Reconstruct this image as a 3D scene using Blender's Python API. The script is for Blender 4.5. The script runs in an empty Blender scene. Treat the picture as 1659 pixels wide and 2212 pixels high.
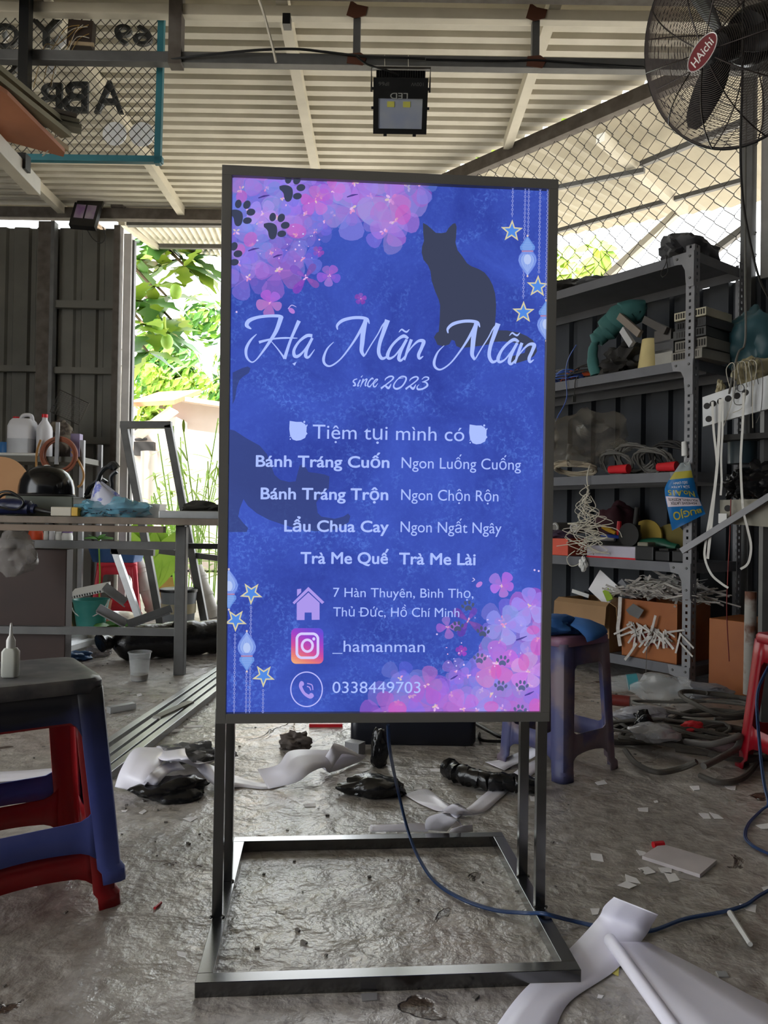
import bpy, bmesh, math, random
from mathutils import Vector, Matrix, noise, Quaternion
V = Vector
R = random.Random(7)
S = bpy.context.scene
COL = S.collection
# ---------------------------------------------------------------- camera
F, PIT, ROL, HC = 1649.0, .00965, .01526, .772
cd = bpy.data.cameras.new('camera'); cam = bpy.data.objects.new('camera', cd); COL.objects.link(cam)
cd.sensor_fit = 'VERTICAL'; cd.sensor_height = 36; cd.sensor_width = 27; cd.lens = F/2212*36
cd.clip_start = .02; cd.clip_end = 200
cam.location = (0, 0, HC)
cam.rotation_euler = (Matrix.Rotation(math.pi/2+PIT, 3, 'X') @ Matrix.Rotation(ROL, 3, 'Z')).to_euler()
S.camera = cam
# ---------------------------------------------------------------- light
S.view_settings.view_transform = 'Standard'; S.view_settings.look = 'None'
S.view_settings.gamma = 1; S.view_settings.use_curve_mapping = False
S.view_settings.exposure = 0.0
S.cycles.transparent_max_bounces = 24
S.cycles.max_bounces = 8; S.cycles.diffuse_bounces = 5
S.cycles.use_denoising = True
W = bpy.data.worlds.new('sky'); S.world = W; W.use_nodes = True
wb = W.node_tree.nodes['Background']; wb.inputs[0].default_value = (.93, .97, 1, 1); wb.inputs[1].default_value = 5.2
sd = bpy.data.lights.new('sun', 'SUN'); sd.energy = 17; sd.angle = .02; sd.color = (1, .97, .92)
so = bpy.data.objects.new('sun', sd); COL.objects.link(so)
so.rotation_euler = (math.radians(34), math.radians(8), 0)
# ---------------------------------------------------------------- helpers
def lin(c):
    return tuple(((x/255)/12.92 if x/255 <= .04045 else ((x/255+.055)/1.055)**2.4) for x in c)
def ray(px, py):
    X, Y = px-829.5, py-1106
    c, s = math.cos(ROL), math.sin(ROL)
    X, Y = c*X+s*Y, -s*X+c*Y
    u, x = -Y/F, X/F
    c, s = math.cos(PIT), math.sin(PIT)
    return V((x, c-u*s, s+u*c))
CP = V((0, 0, HC))
def fl(px, py, z=0):                      # where the line of sight meets the height z
    d = ray(px, py); return CP+d*((z-HC)/d.z)
def at(px, py, y):                        # where it meets the depth y
    d = ray(px, py); return CP+d*(y/d.y)
def onp(px, py, o, n):                    # where it meets a plane
    d = ray(px, py); return CP+d*((o-CP).dot(n)/d.dot(n))
MATS = {}
def mat(name, rgb, rough=.6, metal=0, var=.12, scale=8, bump=0, bscale=40, alpha=1, emit=0, rgb2=None, thr=None, spec=.5, trans=0, ior=1.45):
    if name in MATS: return MATS[name]
    m = bpy.data.materials.new(name); m.use_nodes = True; MATS[name] = m
    nt = m.node_tree; N = nt.nodes; L = nt.links; b = N['Principled BSDF']
    b.inputs['Roughness'].default_value = rough; b.inputs['Metallic'].default_value = metal
    b.inputs['Specular IOR Level'].default_value = spec; b.inputs['IOR'].default_value = ior
    b.inputs['Transmission Weight'].default_value = trans
    b.inputs['Alpha'].default_value = alpha
    c = lin(rgb)
    tc = N.new('ShaderNodeTexCoord')
    nz = N.new('ShaderNodeTexNoise'); nz.inputs['Scale'].default_value = scale; nz.inputs['Detail'].default_value = 6
    L.new(tc.outputs['Object'], nz.inputs['Vector'])
    rp = N.new('ShaderNodeValToRGB'); L.new(nz.outputs['Fac'], rp.inputs['Fac'])
    e = rp.color_ramp.elements
    lo = tuple(x*(1-var) for x in c); hi = tuple(min(1, x*(1+var)) for x in c)
    if rgb2: lo, hi = c, lin(rgb2)
    a, bb = thr if thr else (.3, .7)
    e[0].position = a; e[1].position = bb; e[0].color = (*lo, 1); e[1].color = (*hi, 1)
    L.new(rp.outputs['Color'], b.inputs['Base Color'])
    if emit:
        L.new(rp.outputs['Color'], b.inputs['Emission Color']); b.inputs['Emission Strength'].default_value = emit
    if bump:
        n2 = N.new('ShaderNodeTexNoise'); n2.inputs['Scale'].default_value = bscale; n2.inputs['Detail'].default_value = 5
        L.new(tc.outputs['Object'], n2.inputs['Vector'])
        bp = N.new('ShaderNodeBump'); bp.inputs['Strength'].default_value = bump; bp.inputs['Distance'].default_value = .01
        L.new(n2.outputs['Fac'], bp.inputs['Height']); L.new(bp.outputs['Normal'], b.inputs['Normal'])
    return m
def catmull(pts, n=6):
    pts = [V(p) for p in pts]
    if len(pts) < 3: return pts
    o = []
    for i in range(len(pts)-1):
        p0 = pts[max(i-1, 0)]; p1 = pts[i]; p2 = pts[i+1]; p3 = pts[min(i+2, len(pts)-1)]
        for k in range(n):
            t = k/n
            o.append(.5*((2*p1)+(p2-p0)*t+(2*p0-5*p1+4*p2-p3)*t*t+(3*p1-p0-3*p2+p3)*t**3))
    o.append(pts[-1]); return o
class MB:
    def __init__(s): s.b = bmesh.new()
    def face(s, pts):
        try: return s.b.faces.new([s.b.verts.new(p) for p in pts])
        except ValueError: return None
    def hexa(s, p):                       # 8 corners: bottom ring, top ring
        v = [s.b.verts.new(q) for q in p]
        for f in ((3, 2, 1, 0), (4, 5, 6, 7), (0, 1, 5, 4), (1, 2, 6, 5), (2, 3, 7, 6), (3, 0, 4, 7)):
            s.b.faces.new([v[i] for i in f])
        return s
    def box(s, c, sz, rz=0, rx=0, ry=0):
        M = Matrix.Translation(c) @ Matrix.Rotation(rz, 4, 'Z') @ Matrix.Rotation(ry, 4, 'Y') @ Matrix.Rotation(rx, 4, 'X')
        x, y, z = (q/2 for q in sz)
        return s.hexa([M @ V(q) for q in ((-x, -y, -z), (x, -y, -z), (x, y, -z), (-x, y, -z), (-x, -y, z), (x, -y, z), (x, y, z), (-x, y, z))])
    def beam(s, a, b, w, h, up=(0, 0, 1), ext=0):   # bar of section w (sideways) x h (along up)
        a, b = V(a), V(b); d = (b-a).normalized(); a = a-d*ext; b = b+d*ext
        u = V(up); sd_ = d.cross(u)
        if sd_.length < 1e-4: sd_ = d.cross(V((1, 0, 0)))
        sd_.normalize(); u = sd_.cross(d).normalized()
        q = []
        for p in (a, b): q.append([p-sd_*w/2-u*h/2, p+sd_*w/2-u*h/2, p+sd_*w/2+u*h/2, p-sd_*w/2+u*h/2])
        return s.hexa(q[0]+q[1])
    def tube(s, pts, r, seg=8, cap=True, smooth=0, closed=False):
        pts = catmull(pts, smooth) if smooth else [V(p) for p in pts]
        n = len(pts); rs = r if isinstance(r, (list, tuple)) else [r]*n
        if len(rs) != n: rs = [rs[min(len(rs)-1, int(i*(len(rs)-1)/max(1, n-1)+.5))] for i in range(n)]
        rings = []; pu = None
        for i, p in enumerate(pts):
            if closed: d = pts[(i+1) % n]-pts[i-1]
            else: d = pts[min(i+1, n-1)]-pts[max(i-1, 0)]
            if d.length < 1e-9: d = V((0, 0, 1))
            d.normalize()
            if pu is None:
                pu = d.orthogonal()
            pu = pu-d*pu.dot(d)
            if pu.length < 1e-6: pu = d.orthogonal()
            pu.normalize(); q = d.cross(pu)
            rings.append([s.b.verts.new(p+(pu*math.cos(2*math.pi*k/seg)+q*math.sin(2*math.pi*k/seg))*rs[i]) for k in range(seg)])
        m = n if closed else n-1
        for i in range(m):
            A, B = rings[i], rings[(i+1) % n]
            for k in range(seg): s.b.faces.new((A[k], A[(k+1) % seg], B[(k+1) % seg], B[k]))
        if cap and not closed:
            s.b.faces.new(rings[0][::-1]); s.b.faces.new(rings[-1])
        return s
    def lathe(s, prof, c=(0, 0, 0), axis=(0, 0, 1), seg=24, sx=1, sy=1):   # prof: (radius, height)
        q = V((0, 0, 1)).rotation_difference(V(axis)); c = V(c); rings = []
        for r, h in prof:
            if r < 1e-6: rings.append([s.b.verts.new(c+q @ V((0, 0, h)))])
            else: rings.append([s.b.verts.new(c+q @ V((r*sx*math.cos(2*math.pi*k/seg), r*sy*math.sin(2*math.pi*k/seg), h))) for k in range(seg)])
        for A, B in zip(rings, rings[1:]):
            for k in range(seg):
                k2 = (k+1) % seg
                f = [A[k % len(A)], A[k2 % len(A)], B[k2 % len(B)], B[k % len(B)]]
                f = list(dict.fromkeys(f))
                if len(f) > 2:
                    try: s.b.faces.new(f)
                    except ValueError: pass
        return s
    def prism(s, poly, fr, t):            # poly in (u,v); fr = (origin, U, Vv, N); from 0 to t along N
        o, U, W_, N_ = (V(x) for x in fr)
        a = [s.b.verts.new(o+U*u+W_*v) for u, v in poly]; b = [s.b.verts.new(o+U*u+W_*v+N_*t) for u, v in poly]
        n = len(poly)
        s.b.faces.new(a[::-1]); s.b.faces.new(b)
        for i in range(n): s.b.faces.new((a[i], a[(i+1) % n], b[(i+1) % n], b[i]))
        return s
    def grid(s, rows, t=0, tn=None):      # rows of points
        vs = [[s.b.verts.new(p) for p in r] for r in rows]
        for A, B in zip(vs, vs[1:]):
            for k in range(len(A)-1): s.b.faces.new((A[k], A[k+1], B[k+1], B[k]))
        return s
    def ball(s, c, r, sub=2, sc=(1, 1, 1), amp=0, fr=3, seed=0, rz=0):
        tmp = bmesh.ops.create_icosphere(s.b, subdivisions=sub, radius=1)
        M = Matrix.Rotation(rz, 3, 'Z')
        for v in tmp['verts']:
            d = v.co.copy(); k = 1
            if amp: k += amp*(noise.noise(d*fr+V((seed*7.1, seed*3.3, seed)))*1.2 + .6*abs(noise.noise(d*fr*2.3+V((seed, seed*5, 2)))))
            v.co = V(c)+M @ V((d.x*sc[0], d.y*sc[1], d.z*sc[2]))*r*k
        return s
    def build(s, name, m, parent=None, smooth=False, bevel=0, origin=None, solid=0, sub=0, recalc=True):
        if recalc: bmesh.ops.recalc_face_normals(s.b, faces=s.b.faces)
        base = V((0, 0, 0)); p = parent
        while p is not None: base = base+p.location; p = p.parent
        if origin is not None: base = V(origin)
        for v in s.b.verts: v.co -= base
        me = bpy.data.meshes.new(name); s.b.to_mesh(me); s.b.free()
        for x in (m if isinstance(m, (list, tuple)) else [m]): me.materials.append(x)
        o = bpy.data.objects.new(name, me); COL.objects.link(o)
        if parent is not None: o.parent = parent
        else: o.location = base
        if smooth:
            for f in me.polygons: f.use_smooth = True
            me.set_sharp_from_angle(angle=math.radians(40))
        if solid:
            k = o.modifiers.new('solid', 'SOLIDIFY'); k.thickness = solid; k.offset = 0
        if sub:
            k = o.modifiers.new('sub', 'SUBSURF'); k.levels = sub; k.render_levels = sub
        if bevel:
            k = o.modifiers.new('bev', 'BEVEL'); k.width = bevel; k.segments = 2; k.limit_method = 'ANGLE'; k.angle_limit = math.radians(50)
        return o
def tag(o, label, cat, group=None, kind=None):
    if label: o['label'] = label
    if cat: o['category'] = cat
    if group: o['group'] = group
    if kind: o['kind'] = kind
    return o
def thing(name, label, cat, loc, group=None):
    o = bpy.data.objects.new(name, None); COL.objects.link(o); o.location = loc; o.empty_display_size = .05
    return tag(o, label, cat, group)
def struct(name, mb, m, **k):
    o = mb.build(name, m, **k); o['kind'] = 'structure'; return o
def solo(name, label, cat, mb, m, group=None, loc=None, **k):
    if loc is None:
        vs = [v.co for v in mb.b.verts]; loc = (sum(v.x for v in vs)/len(vs), sum(v.y for v in vs)/len(vs), min(v.z for v in vs))
    return tag(mb.build(name, m, origin=loc, **k), label, cat, group)
def copy_tree(o, parent=None):
    c = o.copy(); COL.objects.link(c)
    if parent is not None: c.parent = parent
    for ch in o.children: copy_tree(ch, c)
    return c
def textmesh(txt, bold=0.0):
    cu = bpy.data.curves.new('t', 'FONT'); cu.body = txt; cu.size = 1; cu.offset = bold; cu.resolution_u = 5
    ob = bpy.data.objects.new('t', cu); COL.objects.link(ob)
    dg = bpy.context.evaluated_depsgraph_get(); me = bpy.data.meshes.new_from_object(ob.evaluated_get(dg))
    polys = [[(me.vertices[i].co.x, me.vertices[i].co.y) for i in p.vertices] for p in me.polygons]
    bpy.data.objects.remove(ob); bpy.data.curves.remove(cu); bpy.data.meshes.remove(me)
    return polys
def text3d(mb, txt, o, U, W_, width=None, height=None, bold=0.0, N_=None, t=0):   # lettering in the plane U,W_
    P = textmesh(txt, bold); xs = [q[0] for p in P for q in p]; ys = [q[1] for p in P for q in p]
    sx = width/(max(xs)-min(xs)) if width else None
    sy = height/(max(ys)-min(ys)) if height else None
    sx = sx or sy; sy = sy or sx
    for p in P:
        poly = [((x-min(xs))*sx, (y-min(ys))*sy) for x, y in p]
        if t: mb.prism(poly, (o, U, W_, N_), t)
        else: mb.face([V(o)+V(U)*x+V(W_)*y for x, y in poly])
    return mb
# ---------------------------------------------------------------- materials
def floor_material():
    m = bpy.data.materials.new('worn concrete'); m.use_nodes = True; nt = m.node_tree; N = nt.nodes; L = nt.links; b = N['Principled BSDF']
    tc = N.new('ShaderNodeTexCoord')
    def nz(sc, det=6, dist=0, vec=None):
        n = N.new('ShaderNodeTexNoise'); n.inputs['Scale'].default_value = sc; n.inputs['Detail'].default_value = det; n.inputs['Distortion'].default_value = dist
        L.new(vec or tc.outputs['Object'], n.inputs['Vector']); return n
    def ramp(s, a, ca, bb, cb):
        r = N.new('ShaderNodeValToRGB'); e = r.color_ramp.elements; e[0].position = a; e[1].position = bb
        e[0].color = (*ca, 1); e[1].color = (*cb, 1); L.new(s, r.inputs['Fac']); return r
    def mix(f, a, c):
        x = N.new('ShaderNodeMix'); x.data_type = 'RGBA'
        if isinstance(f, float): x.inputs[0].default_value = f
        else: L.new(f, x.inputs[0])
        L.new(a, x.inputs[6])
        if isinstance(c, tuple): x.inputs[7].default_value = (*c, 1)
        else: L.new(c, x.inputs[7])
        return x.outputs[2]
    big = ramp(nz(1.3, 4, .6).outputs['Fac'], .35, lin((130, 123, 115)), .68, lin((188, 182, 175)))
    fine = ramp(nz(28, 8, .5).outputs['Fac'], .3, lin((112, 103, 94)), .7, lin((200, 195, 189)))
    c = mix(.5, big.outputs[0], fine.outputs[0])
    pk = ramp(nz(.9, 3, .3).outputs['Fac'], .56, (0, 0, 0), .72, (.4, .4, .4)); c = mix(pk.outputs[0], c, lin((140, 92, 90)))
    dk = ramp(nz(2.1, 5, 1.2).outputs['Fac'], .6, (0, 0, 0), .74, (.6, .6, .6)); c = mix(dk.outputs[0], c, lin((72, 64, 58)))
    pit = ramp(nz(3.4, 6, 1.5).outputs['Fac'], .655, (0, 0, 0), .67, (1, 1, 1)); c = mix(pit.outputs[0], c, lin((84, 70, 58)))
    L.new(c, b.inputs['Base Color'])
    rg = ramp(nz(1.7, 5, .8).outputs['Fac'], .35, (.2, .2, .2), .7, (.45, .45, .45)); L.new(rg.outputs[0], b.inputs['Roughness'])
    def mth(op, a, k):
        x = N.new('ShaderNodeMath'); x.operation = op
        L.new(a, x.inputs[0])
        if isinstance(k, (int, float)): x.inputs[1].default_value = k
        else: L.new(k, x.inputs[1])
        return x.outputs[0]
    def rid(sc, off, st):
        m2 = N.new('ShaderNodeMapping'); m2.inputs['Scale'].default_value = st; m2.inputs['Rotation'].default_value = (0, 0, off); L.new(tc.outputs['Object'], m2.inputs['Vector'])
        n = nz(sc, 5, .9, m2.outputs['Vector']); n.noise_type = 'RIDGED_MULTIFRACTAL'; return n
    r1 = ramp(rid(1.5, .5, (1, 1.6, 1)).outputs['Fac'], .2, (0, 0, 0), 1, (1, 1, 1))
    r2 = ramp(rid(2.9, -.7, (1, 1.5, 1)).outputs['Fac'], .3, (0, 0, 0), 1, (1, 1, 1))
    h1 = nz(13, 9, .25); h2 = nz(70, 4)
    h = mth('ADD', mth('MULTIPLY', r1.outputs[0], .34), mth('MULTIPLY', r2.outputs[0], .22))
    h = mth('ADD', h, mth('MULTIPLY', h1.outputs['Fac'], .55))
    h = mth('ADD', h, mth('MULTIPLY', h2.outputs['Fac'], .09))
    h = mth('SUBTRACT', h, mth('MULTIPLY', pit.outputs[0], .25))
    bp = N.new('ShaderNodeBump'); bp.inputs['Strength'].default_value = .9; bp.inputs['Distance'].default_value = .03; b.inputs['Specular IOR Level'].default_value = .75
    L.new(h, bp.inputs['Height']); L.new(bp.outputs['Normal'], b.inputs['Normal']); L.new(bp.outputs['Normal'], b.inputs['Coat Normal'])
    cw = ramp(nz(1.1, 4, .5).outputs['Fac'], .42, (0, 0, 0), .62, (.36, .36, .36)); L.new(cw.outputs[0], b.inputs['Coat Weight']); b.inputs['Coat Roughness'].default_value = .14
    return m
M_floor = floor_material()
M_roof = mat('weathered roof sheet', (188, 183, 169), .55, .0, rgb2=(208, 203, 190), scale=5, bump=.1, bscale=12)
M_joist = mat('galvanised joist', (196, 190, 174), .5, .0, var=.1, scale=6)
M_steel = mat('grey painted steel', (92, 92, 92), .5, .2, var=.2, scale=10)
M_rust = mat('rusty dark steel', (74, 66, 60), .7, .1, rgb2=(98, 92, 86), scale=14)
M_black = mat('black satin paint', (15, 16, 18), .38, 0, var=.1)
M_bplastic = mat('black plastic', (26, 26, 28), .4, 0, var=.1)
M_dark = mat('dark rubber', (34, 32, 31), .7)
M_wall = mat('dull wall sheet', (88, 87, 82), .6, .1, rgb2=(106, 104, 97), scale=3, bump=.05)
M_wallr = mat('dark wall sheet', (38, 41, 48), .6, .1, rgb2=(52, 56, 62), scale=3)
M_rack = mat('grey rack enamel', (128, 128, 132), .45, .1, var=.1, scale=12)
M_alu = mat('milled aluminium', (190, 192, 194), .3, .7, var=.08, scale=20)
M_white = mat('white vinyl', (240, 238, 249), .36, 0, var=.03, bump=.03, bscale=20)
M_paper = mat('white paper', (232, 230, 232), .7, 0, var=.04)
M_wplastic = mat('white plastic', (214, 214, 212), .4, 0, var=.05)
M_board = mat('red brown plywood', (150, 92, 62), .6, 0, rgb2=(172, 110, 76), scale=5)
M_card = mat('brown cardboard', (148, 116, 82), .8, 0, var=.1, scale=6)
M_cardo = mat('orange carton', (140, 78, 36), .45, 0, rgb2=(158, 94, 46), scale=5)
M_red = mat('red plastic', (196, 28, 40), .35, 0, var=.1)
M_yellow = mat('yellow plastic', (216, 168, 40), .45, 0)
M_blue = mat('blue plastic', (40, 70, 160), .4, 0)
M_teal = mat('teal paint', (42, 108, 120), .45, 0, var=.12)
M_bag = mat('black bag film', (24, 24, 26), .22, 0, var=.2, bump=.5, bscale=26)
M_clear = mat('clear film', (225, 228, 230), .15, 0, var=.03, alpha=.32, bump=.5, bscale=30)
M_cup = mat('frosted clear plastic', (210, 214, 216), .2, 0, var=.03, alpha=.24)
M_wire = mat('dark wire', (58, 54, 50), .5, .3)
M_lwire = mat('pale cable', (196, 190, 176), .5)
M_gwire = mat('grey cable', (92, 90, 86), .6)
M_leaf = mat('leaf green', (104, 150, 50), .5, 0, rgb2=(160, 196, 76), scale=3)
M_leafd = mat('deep leaf green', (42, 92, 38), .45, 0, rgb2=(92, 142, 54), scale=2)
M_leafy = mat('young leaf', (112, 150, 44), .5, 0, rgb2=(164, 184, 66), scale=2)
for _m in (M_leaf, M_leafd, M_leafy):
    _b = _m.node_tree.nodes['Principled BSDF']; _b.inputs['Subsurface Weight'].default_value = .0
# ---------------------------------------------------------------- structure
ZC = 3.25
TY = 3.58
g = MB(); g.grid([[V((x, y, 0)) for x in (-5, -2, 0, 2, 5)] for y in (-3, 0, 3, 6.3)]); struct('floor', g, M_floor)
# corrugated roof: ribs run sideways
rows = []; y = -2.6; n = 0
DW = V((-.674, .739, 0)).normalized(); NW = V((DW.y, -DW.x, 0))     # the slanting right-hand wall, outward normal
B0 = fl(1400, 190, 3.2)
def wallpt(t, off=0, z=0): q = B0+DW*t+NW*off; return V((q.x, q.y, z))
def xmax(yy):                                                       # roof stops at the slanting wall
    t = (yy-B0.y)/DW.y; return min(3.2, B0.x+DW.x*t+.06)
while y < 6.35:
    for dy, dz in ((0, 0), (.05, 0), (.058, .036), (.095, .036)):
        yy = y+dy; xm = xmax(yy)
        rows.append([V((-5+(xm+5)*k/6, yy, ZC+dz)) for k in range(7)])
    y += .103
g = MB(); g.grid(rows); struct('ceiling', g, M_roof, solid=.0015)
k = 0
for x in (-2.62, -1.66, -.515, .765, 2.1):
    k += 1; y1 = 6.1
    if x > .6: y1 = B0.y+DW.y*((x-B0.x)/DW.x)-.05
    if x > 2: y1 = 3.2
    g = MB(); g.box((x, (y1-2.5)/2, ZC-.035), (.055, y1+2.5, .07)); struct('trim_%d' % k, g, M_joist)
def trim(mb, m, **kk):
    global k
    k += 1; return struct('trim_%d' % k, mb, m, **kk)
# truss across the room: top chord, bottom chord, uprights
zt1 = at(830, 33, TY).z; zb1 = at(830, 136, TY).z
xr = wallpt((TY-B0.y)/DW.y).x-.1
g = MB(); g.box(((-2.9+xr)/2, TY, zt1), (xr+2.9, .05, .05)); trim(g, M_joist, bevel=.003)
xl2 = at(372, 130, TY).x
g = MB(); g.box(((-2.9+xr)/2, TY, zb1), (xr+2.9, .05, .05)); trim(g, M_steel, bevel=.003)
xp = at(383, 60, TY).x
g = MB(); g.box((xp, TY-.01, (zt1+zb1)/2+.04), (.06, .06, zt1-zb1+.16)); trim(g, M_rust)
for px in (771, 1156):
    xq = at(px, 90, TY).x
    g = MB(); g.box((xq, TY, (zt1+zb1)/2), (.034, .04, zt1-zb1-.05)); trim(g, M_steel)
    g = MB(); g.prism([(-.05, -.02), (-.01, -.035), (.04, -.02), (.05, .02), (0, .03), (-.03, .05)], (V((xq, TY-.0255, zt1)), V((1, 0, 0)), V((0, 0, 1)), V((0, -1, 0))), .004)
    g.prism([(-.045, -.02), (.03, -.03), (.05, .01), (.02, .03), (-.04, .025)], (V((xq, TY-.0255, zb1)), V((1, 0, 0)), V((0, 0, 1)), V((0, -1, 0))), .004); trim(g, mat('rust weld', (84, 48, 34), .8))
# deep beam crossing above the truss, nearest the camera
g = MB(); g.box(((-4+2.4)/2, 3.36, 3.155), (6.4, .12, .1)); trim(g, M_rust)
# hanging black upright at the upper left
p0 = at(57, 0, TY-.06)
g = MB(); g.box((p0.x, TY-.06, (at(57, 200, TY-.06).z+3.2)/2), (.045, .045, 3.2-at(57, 200, TY-.06).z)); trim(g, M_black)
# eaves beam along the back wall and its little blocks
YB = 6.12
zb = at(250, 464, YB).z
g = MB(); g.box((-1.6, YB, zb), (3.4, .07, .085)); trim(g, M_rust)
for px, w in ((130, .045), (255, .06), (515, .06)):
    q = at(px, 440, YB-.03); g = MB(); g.box((q.x, YB-.02, zb+.085), (w*1.6, .08, .09)); trim(g, M_joist if px == 130 else M_rust)
# back wall: ribbed sheet to the left of the doorway
def ribbed(P0, U, width, z0, z1, N_, pitch=.2, d=.025):
    us = []; u = 0
    while u < width:
        for du, dd in ((0, 0), (pitch*.62, 0), (pitch*.7, d), (pitch*.92, d)):
            if u+du <= width: us.append((u+du, dd))
        u += pitch
    us.append((width, 0))
    g = MB(); g.grid([[P0+U*u+N_*dd+V((0, 0, z)) for u, dd in us] for z in (z0, z1)]); return g
xd = at(250, 700, YB).x                                   # left edge of the doorway
struct('wall_back', ribbed(V((xd, YB+.06, 0)), V((-1, 0, 0)), 2.6, 0, 3.1, V((0, 1, 0)), .185), M_wall, solid=.002)
for (pa, pb, pyy, hh) in ((0, 80, 795, .05), (108, 245, 656, .06), (108, 245, 799, .05), (108, 245, 950, .055)):
    a, b = at(pa, pyy, YB), at(pb, pyy+2, YB)
    if pa == 0: a.x -= .6
    g = MB(); g.beam((a.x, YB+.02, a.z), (b.x, YB+.02, a.z), .05, hh); trim(g, M_wall)
q = at(94, 800, YB); g = MB(); g.box((q.x, YB, 1.57), (.1, .06, 3.1)); trim(g, M_rust)
q = at(112, 800, YB); g = MB(); g.box((q.x, YB, 1.57), (.03, .07, 3.1)); trim(g, M_steel)
# door posts of the doorway
q = at(252, 800, YB); g = MB(); g.box((q.x, YB-.01, 1.55), (.05, .08, 3.08)); trim(g, M_rust)
q = at(271, 800, YB-.05); g = MB(); g.box((q.x, YB-.03, 1.52), (.06, .05, 3.0)); trim(g, mat('pale door post', (190, 186, 184), .5, .1))
q = at(285, 800, YB); g = MB(); g.box((q.x, YB, 1.5), (.022, .05, 2.96)); trim(g, M_steel)
# right of the doorway, behind the lit sign, the sheet goes on to the slanting wall
xs = at(840, 700, YB).x
tE = (YB-B0.y)/DW.y
xe = wallpt(tE).x
struct('wall_rear', ribbed(V((xs, YB+.06, 0)), V((1, 0, 0)), max(.2, xe-xs), 0, 3.1, V((0, 1, 0)), .185), M_wall, solid=.002)
# slanting right-hand wall: ribbed sheet up to the shelf top
tN = -1.25
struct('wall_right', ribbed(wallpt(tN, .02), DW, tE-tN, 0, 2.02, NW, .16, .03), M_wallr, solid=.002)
g = MB(); g.beam(wallpt(tN, 0, 3.17), wallpt(tE, 0, 3.17), .06, .085); trim(g, M_rust)
q = wallpt(-.32, -.03); q2 = at(1618, 350, q.y)
cx = onp(1618, 350, wallpt(0, -.02), NW)
g = MB(); g.box((cx.x, cx.y, 1.56), (.055, .055, 3.12), rz=math.atan2(DW.y, DW.x)); trim(g, M_steel)
c1 = onp(1641, 430, wallpt(0, .0), NW)
g = MB(); tt = (c1-B0).dot(DW); g.grid([[wallpt(tt, .03, z), wallpt(tt-.9, .03, z)] for z in (2.0, 3.1)]); struct('wall_corner', g, mat('grey plaster', (150, 148, 146), .8), solid=.03)
# unseen walls outside the picture; left and front ones shape the daylight
wn = wallpt(tN)
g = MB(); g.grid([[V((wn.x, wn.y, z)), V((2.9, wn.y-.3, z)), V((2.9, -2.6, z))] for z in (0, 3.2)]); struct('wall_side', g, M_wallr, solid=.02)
g = MB(); g.grid([[V((-4.6, 6.2, z)), V((-4.6, 2.0, z))] for z in (0, 3.2)]); struct('wall_left_unseen', g, M_wall, solid=.02)  # unseen wall, its length set to limit light on the rack
for x0_, x1_, z0_, z1_ in ((-4.6, 2.9, 0, 3.2),):
    g = MB(); g.box(((x0_+x1_)/2, -2.62, (z0_+z1_)/2), (x1_-x0_, .04, z1_-z0_)); struct('wall_front_added', g, M_wallr)  # added behind the camera to block light on surfaces facing it
# ground outdoors
g = MB(); g.grid([[V((x, y, -.03)) for x in (-40, -6, 0, 6, 40)] for y in (-14, -4, 4, 6.3, 14, 60)]); struct('ground', g, mat('pale yard ground', (186, 178, 164), .9, 0, var=.15, scale=2))
# ================================================================ the lit sign
YAW = .0827; SX, SY, ZB = .00812, 1.39704, .40089
PW, PH, PB = .61106, 1.0, .01762
EX = V((math.cos(YAW), math.sin(YAW), 0)); EY = V((-math.sin(YAW), math.cos(YAW), 0)); EZ = V((0, 0, 1))
SO = V((SX, SY, 0))
sgn = thing('lightbox_sign', 'tall lit blue menu lightbox on a black steel stand in the middle of the floor', 'sign', SO)
def L3(a, c, z): return SO+EX*a+EY*c+EZ*z
# panel axes (the panel leans a little towards the viewer)
PYW, PR, LN = YAW-.01343, .00316, -.02175
QX = V((math.cos(PYW), math.sin(PYW), 0)); QZ0 = (EZ*math.cos(LN)+EY*math.sin(LN))
PU = (QX*math.cos(PR)+QZ0*math.sin(PR)).normalized(); PVv = (QZ0*math.cos(PR)-QX*math.sin(PR)).normalized()
PN = PU.cross(PVv).normalized()          # towards the viewer
if PN.y > 0: PN = -PN
PO = SO+EZ*ZB
def Q(u, v, d=0): return PO+PU*u+PVv*v-PN*d
h = PW/2; BX = .085
M_frame = mat('grey satin frame', (112, 110, 106), .45, .2, var=.05)
def fbar(u0, u1, v0, v1):
    g = MB(); g.hexa([Q(u0, v0), Q(u1, v0), Q(u1, v0, BX), Q(u0, v0, BX), Q(u0, v1), Q(u1, v1), Q(u1, v1, BX), Q(u0, v1, BX)]); return g
fbar(-h, h, 1-PB, 1).build('frame_bar', M_frame, sgn, bevel=.0006)
fbar(-h+PB, h, 0, PB).build('frame_bar', M_frame, sgn, bevel=.0006)
fbar(-h, -h+PB, 0, 1-PB).build('frame_bar', M_frame, sgn, bevel=.0006)
fbar(h-PB, h, PB, 1-PB).build('frame_bar', M_frame, sgn, bevel=.0006)
g = MB(); g.hexa([Q(-h+.003, .003, BX-.004), Q(h-.003, .003, BX-.004), Q(h-.003, .003, BX+.002), Q(-h+.003, .003, BX+.002), Q(-h+.003, .997, BX-.004), Q(h-.003, .997, BX-.004), Q(h-.003, .997, BX+.002), Q(-h+.003, .997, BX+.002)])
g.build('back_panel', M_frame, sgn)
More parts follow.
